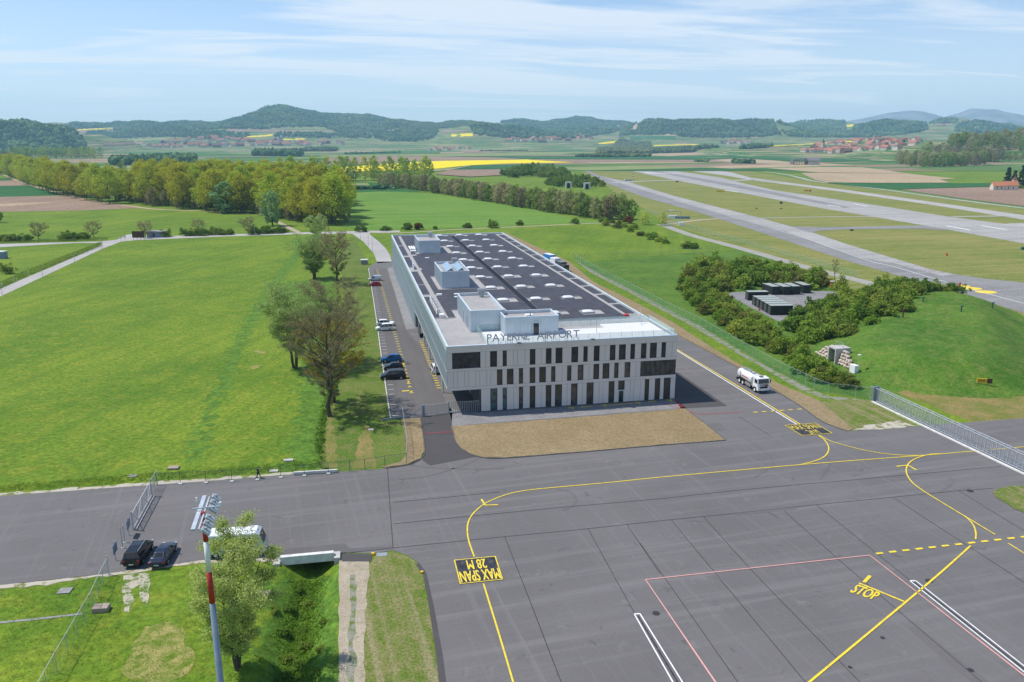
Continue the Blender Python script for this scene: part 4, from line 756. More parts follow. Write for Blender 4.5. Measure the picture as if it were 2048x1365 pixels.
shrubs([(1580, 668), (1600, 640), (1640, 615), (1690, 600), (1760, 600), (1800, 640), (1815, 655), (1740, 680), (1680, 690), (1620, 688)], 4.2, (1.6, 2.5), 'dense dark shrub on the left slope of the grass mound', 'shrubs on the mound slope', DSH+SHR[:2], True)
shrubs([(1700, 612), (1760, 596), (1840, 600), (1915, 606), (1925, 614), (1850, 616), (1800, 640), (1740, 640)], 4.6, (1.4, 2.2), 'dark shrub on the crest of the grass mound', 'shrubs on the mound crest', DSH+SHR[:2], True)
for px, py, s in [(1215, 452, 1.9), (1235, 457, 1.8), (1260, 464, 1.8), (1282, 472, 1.7), (1300, 479, 1.9), (1318, 484, 1.6), (1335, 488, 1.5), (1240, 450, 1.6), (1270, 459, 1.5), (1225, 447, 1.5), (1308, 474, 1.4), (1250, 455, 1.6)]: put_shrub(SHR[nP % 6], G(px, py), s, 'green bush in the row right of the tree line end', 'bushes right of the tree line', sz=s); nP += 1
for px, py, s in [(1375, 497, 1.9), (1388, 498, 1.6)]: put_shrub(DSH[nP % 3], G(px, py), s, 'dark bush standing in the lush meadow, '+('left' if px < 1380 else 'right')+' of a touching pair', sz=s); nP += 1
shrubs([(992, 353), (1020, 343), (1070, 336), (1125, 343), (1140, 356), (1100, 357), (1060, 352), (1030, 357)], 19, (3.8, 5.6), 'dark shrub on the far overgrown bunker beside the taxiway', 'shrubs on the far bunker', DSH)
shrubs([(1085, 372), (1100, 364), (1150, 359), (1195, 364), (1206, 375), (1150, 376)], 14, (3.2, 4.4), 'dark shrub on the nearer overgrown bunker beside the taxiway', 'shrubs on the nearer bunker', DSH)
BT = crowned_tree(70, 10, 3.2, 0.14, 'leaf_bud', 0.12, 2, nb=18, t0=0.35, sub=5, tw=4, twig_r=0.02); mid('young_tree', BT, 1668, 560, 519, 'thin bare young tree beside the airfield track')
# ------------------------------------------------------------------ far hills: one height field in true metres
RIDGES = [  # crest silhouette in photo pixels, distance, front depth, back depth
    ([(-500, 215), (-200, 232), (0, 251), (40, 251), (90, 255), (130, 262), (165, 276), (195, 296)], 3300, 700, 900),
    ([(60, 262), (140, 252), (180, 247), (232, 247), (330, 251), (400, 247), (480, 243), (520, 237), (560, 226), (585, 220), (610, 219), (650, 224), (690, 232), (740, 240), (790, 246), (840, 248), (880, 249), (935, 249), (1000, 262)], 6400, 2600, 1500),
    ([(870, 275), (910, 258), (940, 252), (975, 248), (1010, 253), (1060, 260), (1110, 270), (1160, 280)], 5000, 900, 700),
    ([(960, 262), (990, 250), (1040, 244), (1090, 243), (1150, 241), (1200, 247), (1230, 246), (1262, 250), (1290, 262)], 8000, 2500, 1500),
    ([(1235, 268), (1262, 256), (1295, 247), (1340, 247), (1380, 245), (1435, 240), (1470, 244), (1540, 247), (1556, 256), (1600, 275)], 5600, 1500, 1000),
    ([(1500, 256), (1545, 249), (1580, 247), (1640, 248), (1690, 249), (1730, 262)], 7200, 2000, 1200),
    ([(1660, 272), (1690, 262), (1720, 250), (1770, 248), (1845, 251), (1870, 262), (1900, 280)], 5600, 1300, 900),
    ([(1800, 268), (1845, 255), (1862, 245), (1885, 241), (1910, 245), (1950, 250), (1990, 250), (2020, 254), (2060, 268), (2300, 280)], 6400, 1800, 1000),
    ([(1440, 300), (1520, 297), (1600, 293), (1660, 289), (1750, 285), (1830, 283), (1950, 284), (2050, 284), (2300, 280)], 2750, 700, 1200),
    ([(1760, 318), (1820, 303), (1880, 292), (1950, 286), (2048, 280), (2300, 262), (2700, 250)], 1950, 480, 700),
]
RP = [(np.array([ridge_pt(px, py, D) for px, py in pts]), D, wf, wb) for pts, D, wf, wb in RIDGES]
def hill_h(lat, dep):
    h = np.zeros(np.broadcast(lat, dep).shape)
    for C_, D, wf, wb in RP:
        z = np.interp(lat, C_[:, 0], C_[:, 1], left=0, right=0 if C_[-1, 1] < 30 else C_[-1, 1]); t = np.where(dep < D, (dep-(D-wf))/wf, ((D+wb)-dep)/wb); t = np.clip(t, 0, 1)
        h = np.maximum(h, np.maximum(z, 0)*(t*t*(3-2*t)))
    w = np.clip(h/40, 0, 1); h = h*(1+0.09*np.sin(lat*0.0075+dep*0.0035)*w)+w*(9*np.sin(lat*0.011+dep*0.004)*np.sin(dep*0.009)+6*np.sin(lat*0.031+1)*np.sin(dep*0.023+lat*0.01))
    return np.where(h > 0.3, h, 0)
def to_ld(x, y): return (x-CAM[0])*RT[0]+(y-CAM[1])*RT[1], (x-CAM[0])*FH[0]+(y-CAM[1])*FH[1]
def far_field_mat():
    s = NT('patchwork_fields'); v = s.mapped(s.pos(), (1/300, 1/120, 1), 0.35)
    vo = s.n('ShaderNodeTexVoronoi'); vo.inputs['Scale'].default_value = 1.0; vo.inputs['Randomness'].default_value = 0.85; vo.distance = 'CHEBYCHEV'; s.l(v, vo.inputs['Vector'])
    sp = s.n('ShaderNodeSeparateColor'); s.l(vo.outputs['Color'], sp.inputs[0])
    cr = s.n('ShaderNodeValToRGB'); cr.color_ramp.interpolation = 'CONSTANT'; e = cr.color_ramp.elements
    cols = [(0.0, (0.055, 0.14, 0.03)), (0.22, (0.10, 0.17, 0.04)), (0.40, (0.25, 0.18, 0.115)), (0.56, (0.04, 0.115, 0.03)), (0.68, (0.22, 0.26, 0.09)), (0.80, (0.40, 0.30, 0.18)), (0.92, (0.075, 0.16, 0.035))]
    e[0].color = (*cols[0][1], 1); e[1].position = cols[1][0]; e[1].color = (*cols[1][1], 1)
    for p, c in cols[2:]: q = e.new(p); q.color = (*c, 1)
    s.l(sp.outputs[0], cr.inputs[0])
    n = s.noise(0.02, 5, 0.65); c = s.mix(1.0, cr.outputs[0], s.mix(s.rng(n, 0.3, 0.7), (0.8, 0.8, 0.8), (1.15, 1.15, 1.15)), 'MULTIPLY')
    return s.surf(c, 0.95, 0.1)
far_field_mat()
lats = np.concatenate([np.arange(-5200, 5201, 40)]); deps = np.concatenate([np.arange(1250, 8200, 40), np.arange(8200, 9300, 200)])
LA, DE = np.meshgrid(lats, deps); HZ = hill_h(LA, DE)+0.4; HX, HY = LD(LA, DE)
me = mesh_arrays('hills', np.stack([HX, HY, HZ], -1).reshape(-1, 3), grid_faces(len(lats), len(deps)), ['patchwork_fields'], smooth_=True)
tag(link('hills', me), 'rolling farmland and hills with a patchwork of fields beyond the airport', 'hills', kind='structure')
# single fields draped on the slopes
def hit(px, py, d0=1250):
    d = ray(px, py); q = d[0]*FH[0]+d[1]*FH[1]; D_ = np.arange(d0, 9200, 8.0); P_ = CAM[None]+d[None]*(D_/q)[:, None]; h = hill_h(*to_ld(P_[:, 0], P_[:, 1]))
    k = np.nonzero(P_[:, 2] <= h+0.4)[0]; return None if not len(k) else P_[k[0]]
def hill_field(c, mat, label):
    nu, nv = 16, 5; V = []
    for j in range(nv):
        for i in range(nu):
            u, v = i/(nu-1), j/(nv-1); px = (c[0][0]*(1-u)+c[1][0]*u)*(1-v)+(c[3][0]*(1-u)+c[2][0]*u)*v; py = (c[0][1]*(1-u)+c[1][1]*u)*(1-v)+(c[3][1]*(1-u)+c[2][1]*u)*v; p = hit(px, py)
            if p is None: return
            V.append((p[0], p[1], float(hill_h(*to_ld(np.array(p[0]), np.array(p[1]))))+1.6))
    tag(link('field', mesh_arrays('field', V, grid_faces(nu, nv)[:, ::-1], [mat])), label, 'field', kind='structure')
for c, mt, lab in (([(135, 259.5), (245, 256.5), (205, 260), (150, 262)], 'rapeseed', 'yellow hillside field behind the left wooded hill'), ([(155, 262.5), (232, 257.5), (230, 264), (165, 268)], 'ploughed', 'brown hillside field under the yellow one'), ([(455, 276), (552, 269.5), (540, 273.5), (465, 278.5)], 'rapeseed', 'yellow field above the left village'), ([(545, 279), (612, 278), (608, 281), (546, 281.5)], 'rapeseed', 'small yellow field beside the silo tower'), ([(450, 257), (600, 262), (600, 266), (460, 264)], 'ploughed', 'brown field below the highest forest'), ([(575, 256), (650, 254), (655, 259), (580, 260)], 'pale_field', 'pale field at the foot of the highest forest'), ([(902, 270), (945, 267.5), (946, 273.5), (903, 274.5)], 'rapeseed', 'yellow field below the middle wooded knoll'),
    ([(790, 252), (832, 251), (830, 255.5), (792, 256)], 'tan_field', 'tan hillside field left of the middle'), ([(878, 249), (935, 248), (940, 258), (884, 260)], 'pale_field', 'pale open hilltop field in the middle'), ([(880, 262), (940, 261), (942, 264), (882, 265.5)], 'ploughed', 'brown slope field in the middle'), ([(1262, 256), (1276, 247), (1280, 252), (1270, 260)], 'tan_field', 'tan gap between the two wooded ridges'), ([(1195, 288), (1238, 281), (1236, 287), (1200, 289.5)], 'rapeseed', 'yellow field on the plain right of the central village'), ([(1305, 291), (1400, 289), (1400, 291), (1310, 293)], 'rapeseed', 'thin yellow field behind the brownish wood'),
    ([(1528, 293.5), (1740, 281), (1700, 285.5), (1540, 294.5)], 'rapeseed', 'yellow field behind the red roofed village'), ([(1560, 248), (1600, 250), (1598, 256), (1562, 255)], 'tan_field', 'tan clearing on the far ridge'), ([(1690, 251), (1712, 249), (1714, 254), (1692, 255)], 'rapeseed', 'small yellow clearing on the far ridge'), ([(1868, 245), (1905, 246), (1902, 252), (1870, 251)], 'ploughed', 'brown slope of the cone shaped hill'), ([(1860, 254), (1925, 256), (1925, 261), (1860, 260)], 'pale_field', 'pale slope below the cone shaped hill'),
    ([(200, 279), (330, 276), (340, 282), (205, 286)], 'pale_field', 'pale green slope left of the left village'), ([(205, 288), (290, 285), (285, 289), (206, 292)], 'ploughed', 'brown slope field left of the left village'), ([(1330, 268), (1360, 268), (1358, 272), (1325, 272)], 'tan_field', 'tan clearing below the broad ridge'), ([(1250, 274), (1350, 273), (1352, 280), (1240, 280)], 'crop_green', 'dark green field below the broad ridge')):
    hill_field(c, mt, lab)
# mountains on the horizon at the right
def mountain(px, D, wf, label):
    C_ = np.array([ridge_pt(x, y, D) for x, y in px]); la = np.linspace(C_[0, 0], C_[-1, 0], 160); dp = np.linspace(D-wf, D+wf*0.6, 30); A, B = np.meshgrid(la, dp)
    z = np.interp(A, C_[:, 0], C_[:, 1]); t = np.clip(np.where(B < D, (B-(D-wf))/wf, (D+wf*0.6-B)/(wf*0.6)), 0, 1); h = z*t**0.8*(1+0.06*np.sin(A*0.006+B*0.004)*(1-t))+14*np.sin(A*0.013)*np.sin(B*0.01)*t*(1-t)*4
    X, Y = LD(A, B); m = mesh_arrays('mountain', np.stack([X, Y, h], -1).reshape(-1, 3), grid_faces(160, 30), ['mountain_hazed'], smooth_=True); tag(link('mountain', m), label, 'mountain', kind='structure')
s_ = NT('mountain_hazed'); s_.surf(s_.mix(s_.rng(s_.noise(0.004, 6, 0.7), 0.4, 0.6), (0.15, 0.175, 0.19), (0.25, 0.265, 0.275)), 0.95, 0.05)  # distance haze put into the base colour as a pale blue-grey
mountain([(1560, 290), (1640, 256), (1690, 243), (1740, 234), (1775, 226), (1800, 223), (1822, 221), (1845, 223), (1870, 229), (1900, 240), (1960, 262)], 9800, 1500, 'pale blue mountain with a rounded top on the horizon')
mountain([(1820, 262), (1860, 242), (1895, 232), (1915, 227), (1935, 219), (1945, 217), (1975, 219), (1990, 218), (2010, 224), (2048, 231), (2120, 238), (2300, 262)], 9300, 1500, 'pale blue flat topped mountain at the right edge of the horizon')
# forests on the hills and woods on the plain: each wood reads as one mass
def ico():
    bm = bmesh.new(); bmesh.ops.create_icosphere(bm, subdivisions=1, radius=1.0); V = np.array([v.co[:] for v in bm.verts]); F = np.array([[v.index for v in f.verts] for f in bm.faces]); bm.free(); return V, F
IV, IF = ico()
def blobs(name, XY, Z, r, h, mat, label, cat='forest'):
    n = len(XY)
    if not n: return
    R_ = r*RNG.uniform(0.7, 1.35, n); Hh = h*RNG.uniform(0.65, 1.25, n)
    V = IV[None]*(1+RNG.normal(0, 0.17, (n, len(IV), 1)))*np.stack([R_, R_, Hh/2], -1)[:, None, :]+np.stack([XY[:, 0], XY[:, 1], Z+Hh*0.46], -1)[:, None, :]
    F = (IF[None]+(np.arange(n)*len(IV))[:, None, None]).reshape(-1, 3); big_ = 0.5+0.30*np.sin(XY[:, 0]*0.013+np.sin(XY[:, 1]*0.009)*2)*np.sin(XY[:, 1]*0.011+1.3)+0.22*np.sin(XY[:, 0]*0.031+XY[:, 1]*0.027); A = np.repeat(np.clip(RNG.normal(0.42, 0.30, n)+(big_-0.5), 0, 1), len(IV))
    me = mesh_arrays(name, V.reshape(-1, 3), F, [mat], attr=A); return tag(link(name, me), label, cat, kind='stuff')
def hill_wood(poly, d0, d1, step, label, r=8.5, h=17, mat='leaf_far', thr=1.0):
    px = np.array(poly); c = [ridge_pt(x, 281, d) for x in (px[:, 0].min(), px[:, 0].max()) for d in (d0, d1)]; l0, l1 = min(q[0] for q in c), max(q[0] for q in c)
    n = int((l1-l0)*(d1-d0)/step**2); la = RNG.uniform(l0, l1, n); de = RNG.uniform(d0, d1, n); z = hill_h(la, de); x, y = LD(la, de)
    q = proj(np.stack([x, y, z+h*0.3], -1)); k = inside(q, poly) & (RNG.uniform(0, 1, n) < thr)
    blobs('forest', np.stack([x, y], -1)[k], z[k], r, h, mat, label)
hill_wood([(-300, 200), (0, 242), (60, 244), (100, 250), (140, 258), (166, 275), (172, 292), (120, 310), (-300, 320)], 2600, 3500, 13, 'dark wooded hill at the left edge', 8, 17)
hill_wood([(105, 256), (150, 246), (232, 240), (236, 252), (180, 256), (120, 262)], 5000, 6700, 17, 'wooded ridge behind the left hill')
hill_wood([(230, 240), (330, 247), (480, 228), (560, 205), (610, 198), (700, 218), (800, 236), (860, 240), (845, 248), (790, 256), (760, 266), (700, 266), (664, 261), (648, 253), (566, 254), (517, 258), (447, 257), (400, 259), (340, 262), (300, 269), (262, 266), (228, 261)], 4000, 6800, 16, 'big forest covering the highest rounded hill')
hill_wood([(172, 272), (178, 264), (200, 262), (260, 266), (330, 268), (332, 272), (260, 276), (200, 275)], 4000, 6000, 18, 'strip of wood below the yellow hillside field')
hill_wood([(330, 264), (420, 262), (500, 266), (498, 274), (430, 277), (330, 272)], 3900, 6000, 17, 'wood behind the left village', thr=0.8)
hill_wood([(560, 266), (700, 266), (745, 268), (740, 276), (600, 274), (540, 272)], 3900, 6000, 18, 'tree belt below the highest hill', thr=0.8)
hill_wood([(745, 264), (800, 262), (835, 252), (876, 247), (876, 262), (868, 276), (830, 282), (752, 280)], 3800, 6000, 16, 'dark wood right of the highest hill')
hill_wood([(936, 248), (972, 238), (1010, 244), (1070, 258), (1130, 268), (1190, 270), (1180, 274), (1110, 277), (1020, 275), (950, 268)], 4100, 5300, 13, 'wooded knoll in the middle of the horizon', 8, 17)
hill_wood([(990, 236), (1040, 232), (1150, 230), (1262, 240), (1264, 256), (1240, 263), (1180, 272), (1120, 266), (1060, 257), (1010, 250)], 5400, 8400, 18, 'long wooded ridge in the middle of the horizon')
hill_wood([(1276, 250), (1300, 236), (1380, 233), (1435, 227), (1545, 237), (1552, 256), (1560, 268), (1500, 276), (1480, 274), (1440, 275), (1368, 273), (1340, 268), (1260, 270), (1238, 272), (1245, 262), (1275, 262)], 4100, 5900, 14, 'broad wooded ridge right of the middle of the horizon')
hill_wood([(1553, 243), (1600, 238), (1690, 240), (1692, 258), (1640, 262), (1580, 258)], 5200, 7600, 18, 'far wooded ridge above the red roofed village')
hill_wood([(1560, 262), (1640, 260), (1700, 262), (1712, 248), (1770, 236), (1850, 242), (1856, 260), (1810, 268), (1740, 274), (1640, 274), (1580, 272)], 4200, 5900, 14, 'wooded ridge behind the red roofed village')
hill_wood([(1856, 246), (1885, 232), (1915, 238), (1910, 246), (1870, 248)], 5200, 6600, 13, 'small wood on the cone shaped hill')
hill_wood([(1910, 247), (1960, 240), (2000, 241), (2048, 258), (2048, 268), (1980, 268), (1912, 262)], 4600, 6600, 15, 'wooded ridge at the right below the mountains')
def plain_wood(poly, step, label, r=6.5, h=15, mat='leaf_far', jit=0.4):
    w = np.array([G(*p) for p in poly]); lo_, hi_ = w.min(0), w.max(0); n = int(np.prod(hi_-lo_)/step**2); P_ = RNG.uniform(lo_, hi_, (n, 2)); k = inside(P_, [tuple(q) for q in w]); P_ = P_[k]
    blobs('forest', P_, hill_h(*to_ld(P_[:, 0], P_[:, 1])), r, h, mat, label)
plain_wood([(507, 312.5), (600, 313.5), (606, 310), (510, 309)], 9, 'dark wood on the plain behind the golden poplars', 8, 18)
plain_wood([(606, 304), (672, 304), (675, 301), (610, 301)], 13, 'brownish wood on the plain in front of the left village', 8, 16, 'leaf_far_mix')
plain_wood([(802, 297), (985, 293), (985, 290.5), (802, 294)], 12, 'long grey green wood on the plain below the yellow hillside field', 8, 18, 'leaf_far_mix')
plain_wood([(1195, 310), (1300, 308), (1300, 298), (1240, 297), (1195, 302)], 14, 'mixed wood on the plain beyond the runway head', 8, 15, 'leaf_far_mix')
plain_wood([(1300, 307.5), (1434, 305.5), (1436, 301), (1300, 302)], 12, 'brownish wood on the plain beyond the runway', 7, 16, 'leaf_far_mix')
plain_wood([(1240, 296), (1360, 290), (1366, 287), (1240, 292)], 17, 'thin wood on the far plain', 9, 15, 'leaf_far_mix')
plain_wood([(1150, 315), (1215, 316), (1300, 314.5), (1300, 312.5), (1200, 312)], 13, 'scrub on the plain at the end of the runway', 6, 9, 'leaf_far_mix')
plain_wood([(1480, 310.5), (1542, 308.5), (1542, 306.5), (1482, 308)], 8, 'dark copse in front of the red roofed village', 6, 13, 'leaf_far')
plain_wood([(1466, 328), (1508, 328.5), (1508, 326), (1468, 325.5)], 6, 'small copse on the plain beyond the far taxiway', 5, 8, 'leaf_far')
plain_wood([(1390, 325), (1416, 325), (1416, 323), (1392, 323)], 8, 'low green scrub behind the runway', 5, 6, 'leaf_far')
plain_wood([(960, 303.5), (1055, 302.5), (1055, 301.8), (960, 302.8)], 12, 'thin hedge on the brown fields', 5, 6, 'leaf_far')
plain_wood([(690, 309.5), (800, 306.5), (800, 305.8), (690, 308.6)], 12, 'thin hedge across the plain', 5, 7, 'leaf_far')
plain_wood([(225, 332), (300, 330), (390, 326), (390, 321), (300, 322), (225, 326)], 11, 'dark wood behind the golden poplars at the left', 7, 16, 'leaf_far')
plain_wood([(-60, 340), (20, 333), (20, 318), (-60, 318)], 12, 'grey green wood at the left edge behind the poplar row', 7, 17, 'leaf_far_mix')
plain_wood([(682, 380), (745, 379.5), (790, 379), (790, 377.8), (740, 378), (682, 378.5)], 3.0, 'low dark hedge across the green strip behind the wood', 2.4, 3.4, 'leaf_far')
# trees on the near right hill: single trees one can tell apart
for poly, ms, sc, lab, st in (([(1790, 322), (1850, 300), (1900, 300), (1960, 312), (2000, 310), (2010, 318), (1960, 328), (1905, 330), (1830, 334)], ROW, (1.3, 1.9), 'bushy tree in the wood on the green slope behind the chapel', 13), ([(1860, 300), (1920, 284), (1990, 275), (2060, 268), (2060, 300), (1980, 302), (1900, 300)], ROW, (1.5, 2.2), 'tree in the upper wood on the right hill', 19), ([(1960, 316), (2048, 307), (2060, 308), (2060, 316), (1985, 322)], ROW[:2], (0.7, 1.0), 'tree of the lower hedge on the right hill', 13)):
    q = np.array(poly); la = []; n = 0
    c = [ridge_pt(x, 300, d) for x in (q[:, 0].min(), q[:, 0].max()) for d in (1400, 2100)]; l0, l1 = min(k[0] for k in c), max(k[0] for k in c)
    cand = []
    for L_ in np.arange(l0, l1, st):
        for D_ in np.arange(1420, 2100, st*1.5):
            lt, dp = L_+random.uniform(-.45, .45)*st, D_+random.uniform(-.7, .7)*st; z = float(hill_h(np.array(lt), np.array(dp))); x, y = LD(lt, dp)
            if inside(proj((x, y, z+4)), poly)[0]: cand.append((x, y, z))
    random.shuffle(cand)
    for n, (x, y, z) in enumerate(cand[:105]): s = random.uniform(*sc); put_tree('hill_tree', ms[n % len(ms)], (x, y), s, lab, 'tree', lab.replace('tree', 'trees', 1), z=z-0.3)
sheet('field', [(1990, 306), (2048, 298), (2100, 296), (2100, 305), (2048, 308), (1998, 313)], 'tan_field', 0.5, label='tan patch between the woods on the right hill', cat='field')
# villages
plain('roof_red', (0.41, 0.165, 0.105), 0.85, 0.2, vs=0.6, var=0.25); plain('roof_brown', (0.20, 0.105, 0.075), 0.85, 0.2, vs=0.6, var=0.25); plain('house_wall', (0.62, 0.58, 0.50), 0.9, 0.2); plain('barn_wood', (0.16, 0.10, 0.07), 0.9, 0.1); plain('roof_grey', (0.16, 0.15, 0.16), 0.8, 0.2)
plain('pale_stone', (0.50, 0.45, 0.37), 0.9, 0.2); plain('house_window', (0.05, 0.055, 0.06), 0.2, 0.5)
def house_mesh(L, Wd, hw, hr, wall, roof):
    mb = MB(); mb.bb(-L/2, L/2, -Wd/2, Wd/2, -1, hw, 0); o = 0.6
    mb.add([(-L/2, -Wd/2, hw), (-L/2, Wd/2, hw), (-L/2, 0, hw+hr)], [(0, 2, 1)], 0); mb.add([(L/2, -Wd/2, hw), (L/2, Wd/2, hw), (L/2, 0, hw+hr)], [(0, 1, 2)], 0)
    k = hr/(Wd/2); t = 0.25
    for sgn in (-1, 1):
        a = [(x, sgn*(Wd/2+o), hw-o*k+0.05) for x in (-L/2-o, L/2+o)]; b = [(x, 0, hw+hr+0.05) for x in (L/2+o, -L/2-o)]; vs = a+b
        mb.add(vs+[(x, y, z+t) for x, y, z in vs], [(0, 1, 2, 3), (4, 7, 6, 5), (0, 4, 5, 1), (1, 5, 6, 2), (2, 6, 7, 3), (3, 7, 4, 0)], 1)
    for i in range(3):
        x = -L/2+L*(i+0.5)/3
        for sgn in (-1, 1): mb.bb(x-0.5, x+0.5, sgn*(Wd/2+0.02)-0.03, sgn*(Wd/2+0.02)+0.03, 1.0, 2.4, 2); mb.bb(x-0.5, x+0.5, sgn*(Wd/2+0.02)-0.03, sgn*(Wd/2+0.02)+0.03, 3.6, 4.8, 2) if hw > 5 else None
    mb.bb(L*0.2, L*0.2+0.8, -0.9, -0.2, hw+hr*0.6, hw+hr+0.9, 0)
    o_ = mb.build('house', [wall, roof, 'house_window']); m = o_.data; bpy.data.objects.remove(o_); return m
HM = [house_mesh(14, 10, 5.4, 4.2, 'house_wall', 'roof_red'), house_mesh(20, 12, 5.2, 5.0, 'house_wall', 'roof_red'), house_mesh(24, 14, 5.0, 5.5, 'barn_wood', 'roof_brown'), house_mesh(12, 9, 5.6, 3.8, 'house_wall', 'roof_brown'), house_mesh(17, 11, 5.5, 4.5, 'pale_stone', 'roof_red')]
def village(poly, d0, d1, n, label, group, sc=1.0):
    q = np.array(poly); c = [ridge_pt(x, 290, d) for x in (q[:, 0].min(), q[:, 0].max()) for d in (d0, d1)]; l0, l1 = min(k[0] for k in c), max(k[0] for k in c); pts = []; tries = 0
    while len(pts) < n and tries < 40000:
        tries += 1; la, de = random.uniform(l0, l1), random.uniform(d0, d1); z = float(hill_h(np.array(la), np.array(de))); x, y = LD(la, de)
        if not inside(proj((x, y, z+3)), poly)[0]: continue
        if any((x-a)**2+(y-b)**2 < (11*sc)**2 for a, b, _ in pts): continue
        pts.append((x, y, z))
    for i, (x, y, z) in enumerate(pts):
        o = link('house', HM[random.choice((0, 1, 1, 2, 3, 4))]); o.location = (x, y, z); o.rotation_euler = (0, 0, random.choice((0.2, 0.3, 1.75, 1.9, -0.2))); s = random.uniform(0.85, 1.15)*sc; o.scale = (s, s, s); tag(o, label, 'house', group)
    for i in range(n//3):
        x, y, z = random.choice(pts); x += random.uniform(-18, 18); y += random.uniform(-18, 18); put_tree('garden_tree', random.choice(ROW[:2]), (x, y), random.uniform(0.45, 0.8), 'small tree between the houses of '+group.split('of ')[-1], 'tree', 'garden trees of '+group.split('of ')[-1], z=float(hill_h(*to_ld(np.array(x), np.array(y))))-0.2)
village([(1602, 302), (1640, 290), (1700, 283), (1760, 278), (1830, 278), (1850, 287), (1810, 298), (1760, 306), (1700, 306), (1650, 305)], 1900, 3200, 125, 'red roofed house in the village on the right below the mountains', 'houses of the red roofed village', 1.2)
village([(282, 292), (330, 281), (420, 273), (480, 280), (560, 282), (640, 284), (690, 287), (690, 292), (560, 291), (420, 294), (300, 297)], 3000, 5600, 110, 'small house in the left village below the highest hill', 'houses of the left village', 1.6)
village([(985, 282), (1000, 276), (1090, 277), (1180, 271), (1185, 280), (1080, 284), (1000, 285)], 3500, 6000, 40, 'small house in the central village at the foot of the ridge', 'houses of the central village', 1.6)
village([(840, 300), (880, 296), (950, 291), (955, 297), (900, 301), (850, 303)], 2500, 4600, 9, 'farm house among the trees on the plain in the middle', 'farm houses of the plain', 1.3)
village([(1425, 286), (1470, 280), (1510, 279), (1512, 284), (1470, 288)], 3500, 5600, 14, 'small dark house on the plain right of the middle', 'houses of the hamlet', 1.2)
village([(680, 271), (740, 268), (742, 273), (690, 274)], 4000, 6000, 6, 'red roofed farm on the hillside below the highest hill', 'farms of the hillside', 1.5)
village([(170, 290), (200, 283), (206, 290), (180, 295)], 2800, 5000, 5, 'dark farm house at the foot of the left wooded hill', 'farms of the left hill', 1.2)
# landmarks: silo tower, church tower, chapel, hangar
def upright(px, py, dep=None):
    d = ray(px, py); 
    for D_ in np.arange(1200, 7000, 10):
        t = D_/(d[0]*FH[0]+d[1]*FH[1]); p = CAM+d*t; h = float(hill_h(*to_ld(np.array(p[0]), np.array(p[1]))))
        if p[2] <= h: return float(p[0]), float(p[1]), h, D_
    return (*G(px, py), 0.0, 4000)
x, y, z, D_ = upright(561, 288); t = empty('silo_tower', (x, y, z), 0.3, 'tall pale grain silo tower in the left village', 'silo'); k = D_/FPX
mb = MB(); mb.bb(-4*k, 1*k, -3*k, 3*k, -1, 13*k); mb.build('tower', 'roof_gravel', t); mb = MB(); mb.bb(1.02*k, 5*k, -3*k, 3*k, -1, 16*k); mb.build('tower', 'pale_stone', t); mb = MB(); mb.bb(-3*k, 0, -2*k, 2*k, 13*k, 14*k); mb.build('roof', 'roof_grey', t)
x, y, z, D_ = upright(1645, 300); k = D_/FPX; t = empty('church', (x, y, z), 0.2, 'village church with square stone tower and spire', 'church')
mb = MB(); mb.bb(-2.3*k, 2.3*k, -2.3*k, 2.3*k, -1, 13*k); mb.build('tower', 'pale_stone', t)
mb = MB(); mb.add([(-2.4*k, -2.4*k, 13*k), (2.4*k, -2.4*k, 13*k), (2.4*k, 2.4*k, 13*k), (-2.4*k, 2.4*k, 13*k), (0, 0, 22*k)], [(0, 1, 4), (1, 2, 4), (2, 3, 4), (3, 0, 4), (3, 2, 1, 0)]); mb.build('spire', 'roof_brown', t)
o = link('nave', HM[1], t); o.location = (-6*k, 2*k, 0); o.scale = (0.7, 0.8, 0.8)
# chapel at the right edge
plain('chapel_wall', (0.66, 0.59, 0.47), 0.9, 0.2); plain('chapel_roof', (0.48, 0.19, 0.10), 0.85, 0.2, vs=0.8)
cx, cy_ = G(2009, 381); k = 1/ppm(2009, 381); yaw_ = -YAW-0.12
t = empty('chapel', (cx, cy_, 0), yaw_, 'stone chapel with orange roof and small spire at the right edge', 'chapel')
def gable(parent, x0, x1, w, hw, hr, wall, roof):
    m = MB(); m.bb(x0, x1, -w/2, w/2, -0.5, hw); m.add([(x0, -w/2, hw), (x0, w/2, hw), (x0, 0, hw+hr)], [(0, 2, 1)]); m.add([(x1, -w/2, hw), (x1, w/2, hw), (x1, 0, hw+hr)], [(0, 1, 2)]); m.build('wall', wall, parent)
    m = MB(); q = hr/(w/2); o = 0.4
    for sg in (-1, 1):
        vs = [(x0-o, sg*(w/2+o), hw-o*q+.05), (x1+o, sg*(w/2+o), hw-o*q+.05), (x1+o, 0, hw+hr+.05), (x0-o, 0, hw+hr+.05)]; m.add(vs+[(a, b, c+.25) for a, b, c in vs], [(0, 1, 2, 3), (4, 7, 6, 5), (0, 4, 5, 1), (1, 5, 6, 2), (2, 6, 7, 3), (3, 7, 4, 0)])
    m.build('roof', roof, parent)
gable(t, -25*k, -3*k, 16*k, 9*k, 7*k, 'chapel_wall', 'chapel_roof'); gable(t, -3.0*k+.02, 22*k, 14*k, 10*k, 7.5*k, 'chapel_wall', 'chapel_roof')
for xw in (-18, -10, 4, 13):
    m = MB(); m.bb((xw-0.8)*k, (xw+0.8)*k, -8.05*k if xw < -3 else -7.05*k, -7.9*k if xw < -3 else -6.9*k, 3*k, 7.5*k); m.build('window', 'house_window', t)
m = MB(); m.bb(15*k, 22*k, 1*k, 8*k, -0.5, 20*k); m.build('tower', 'chapel_wall', t); m = MB(); a, b = 15*k-.2, 22*k+.2
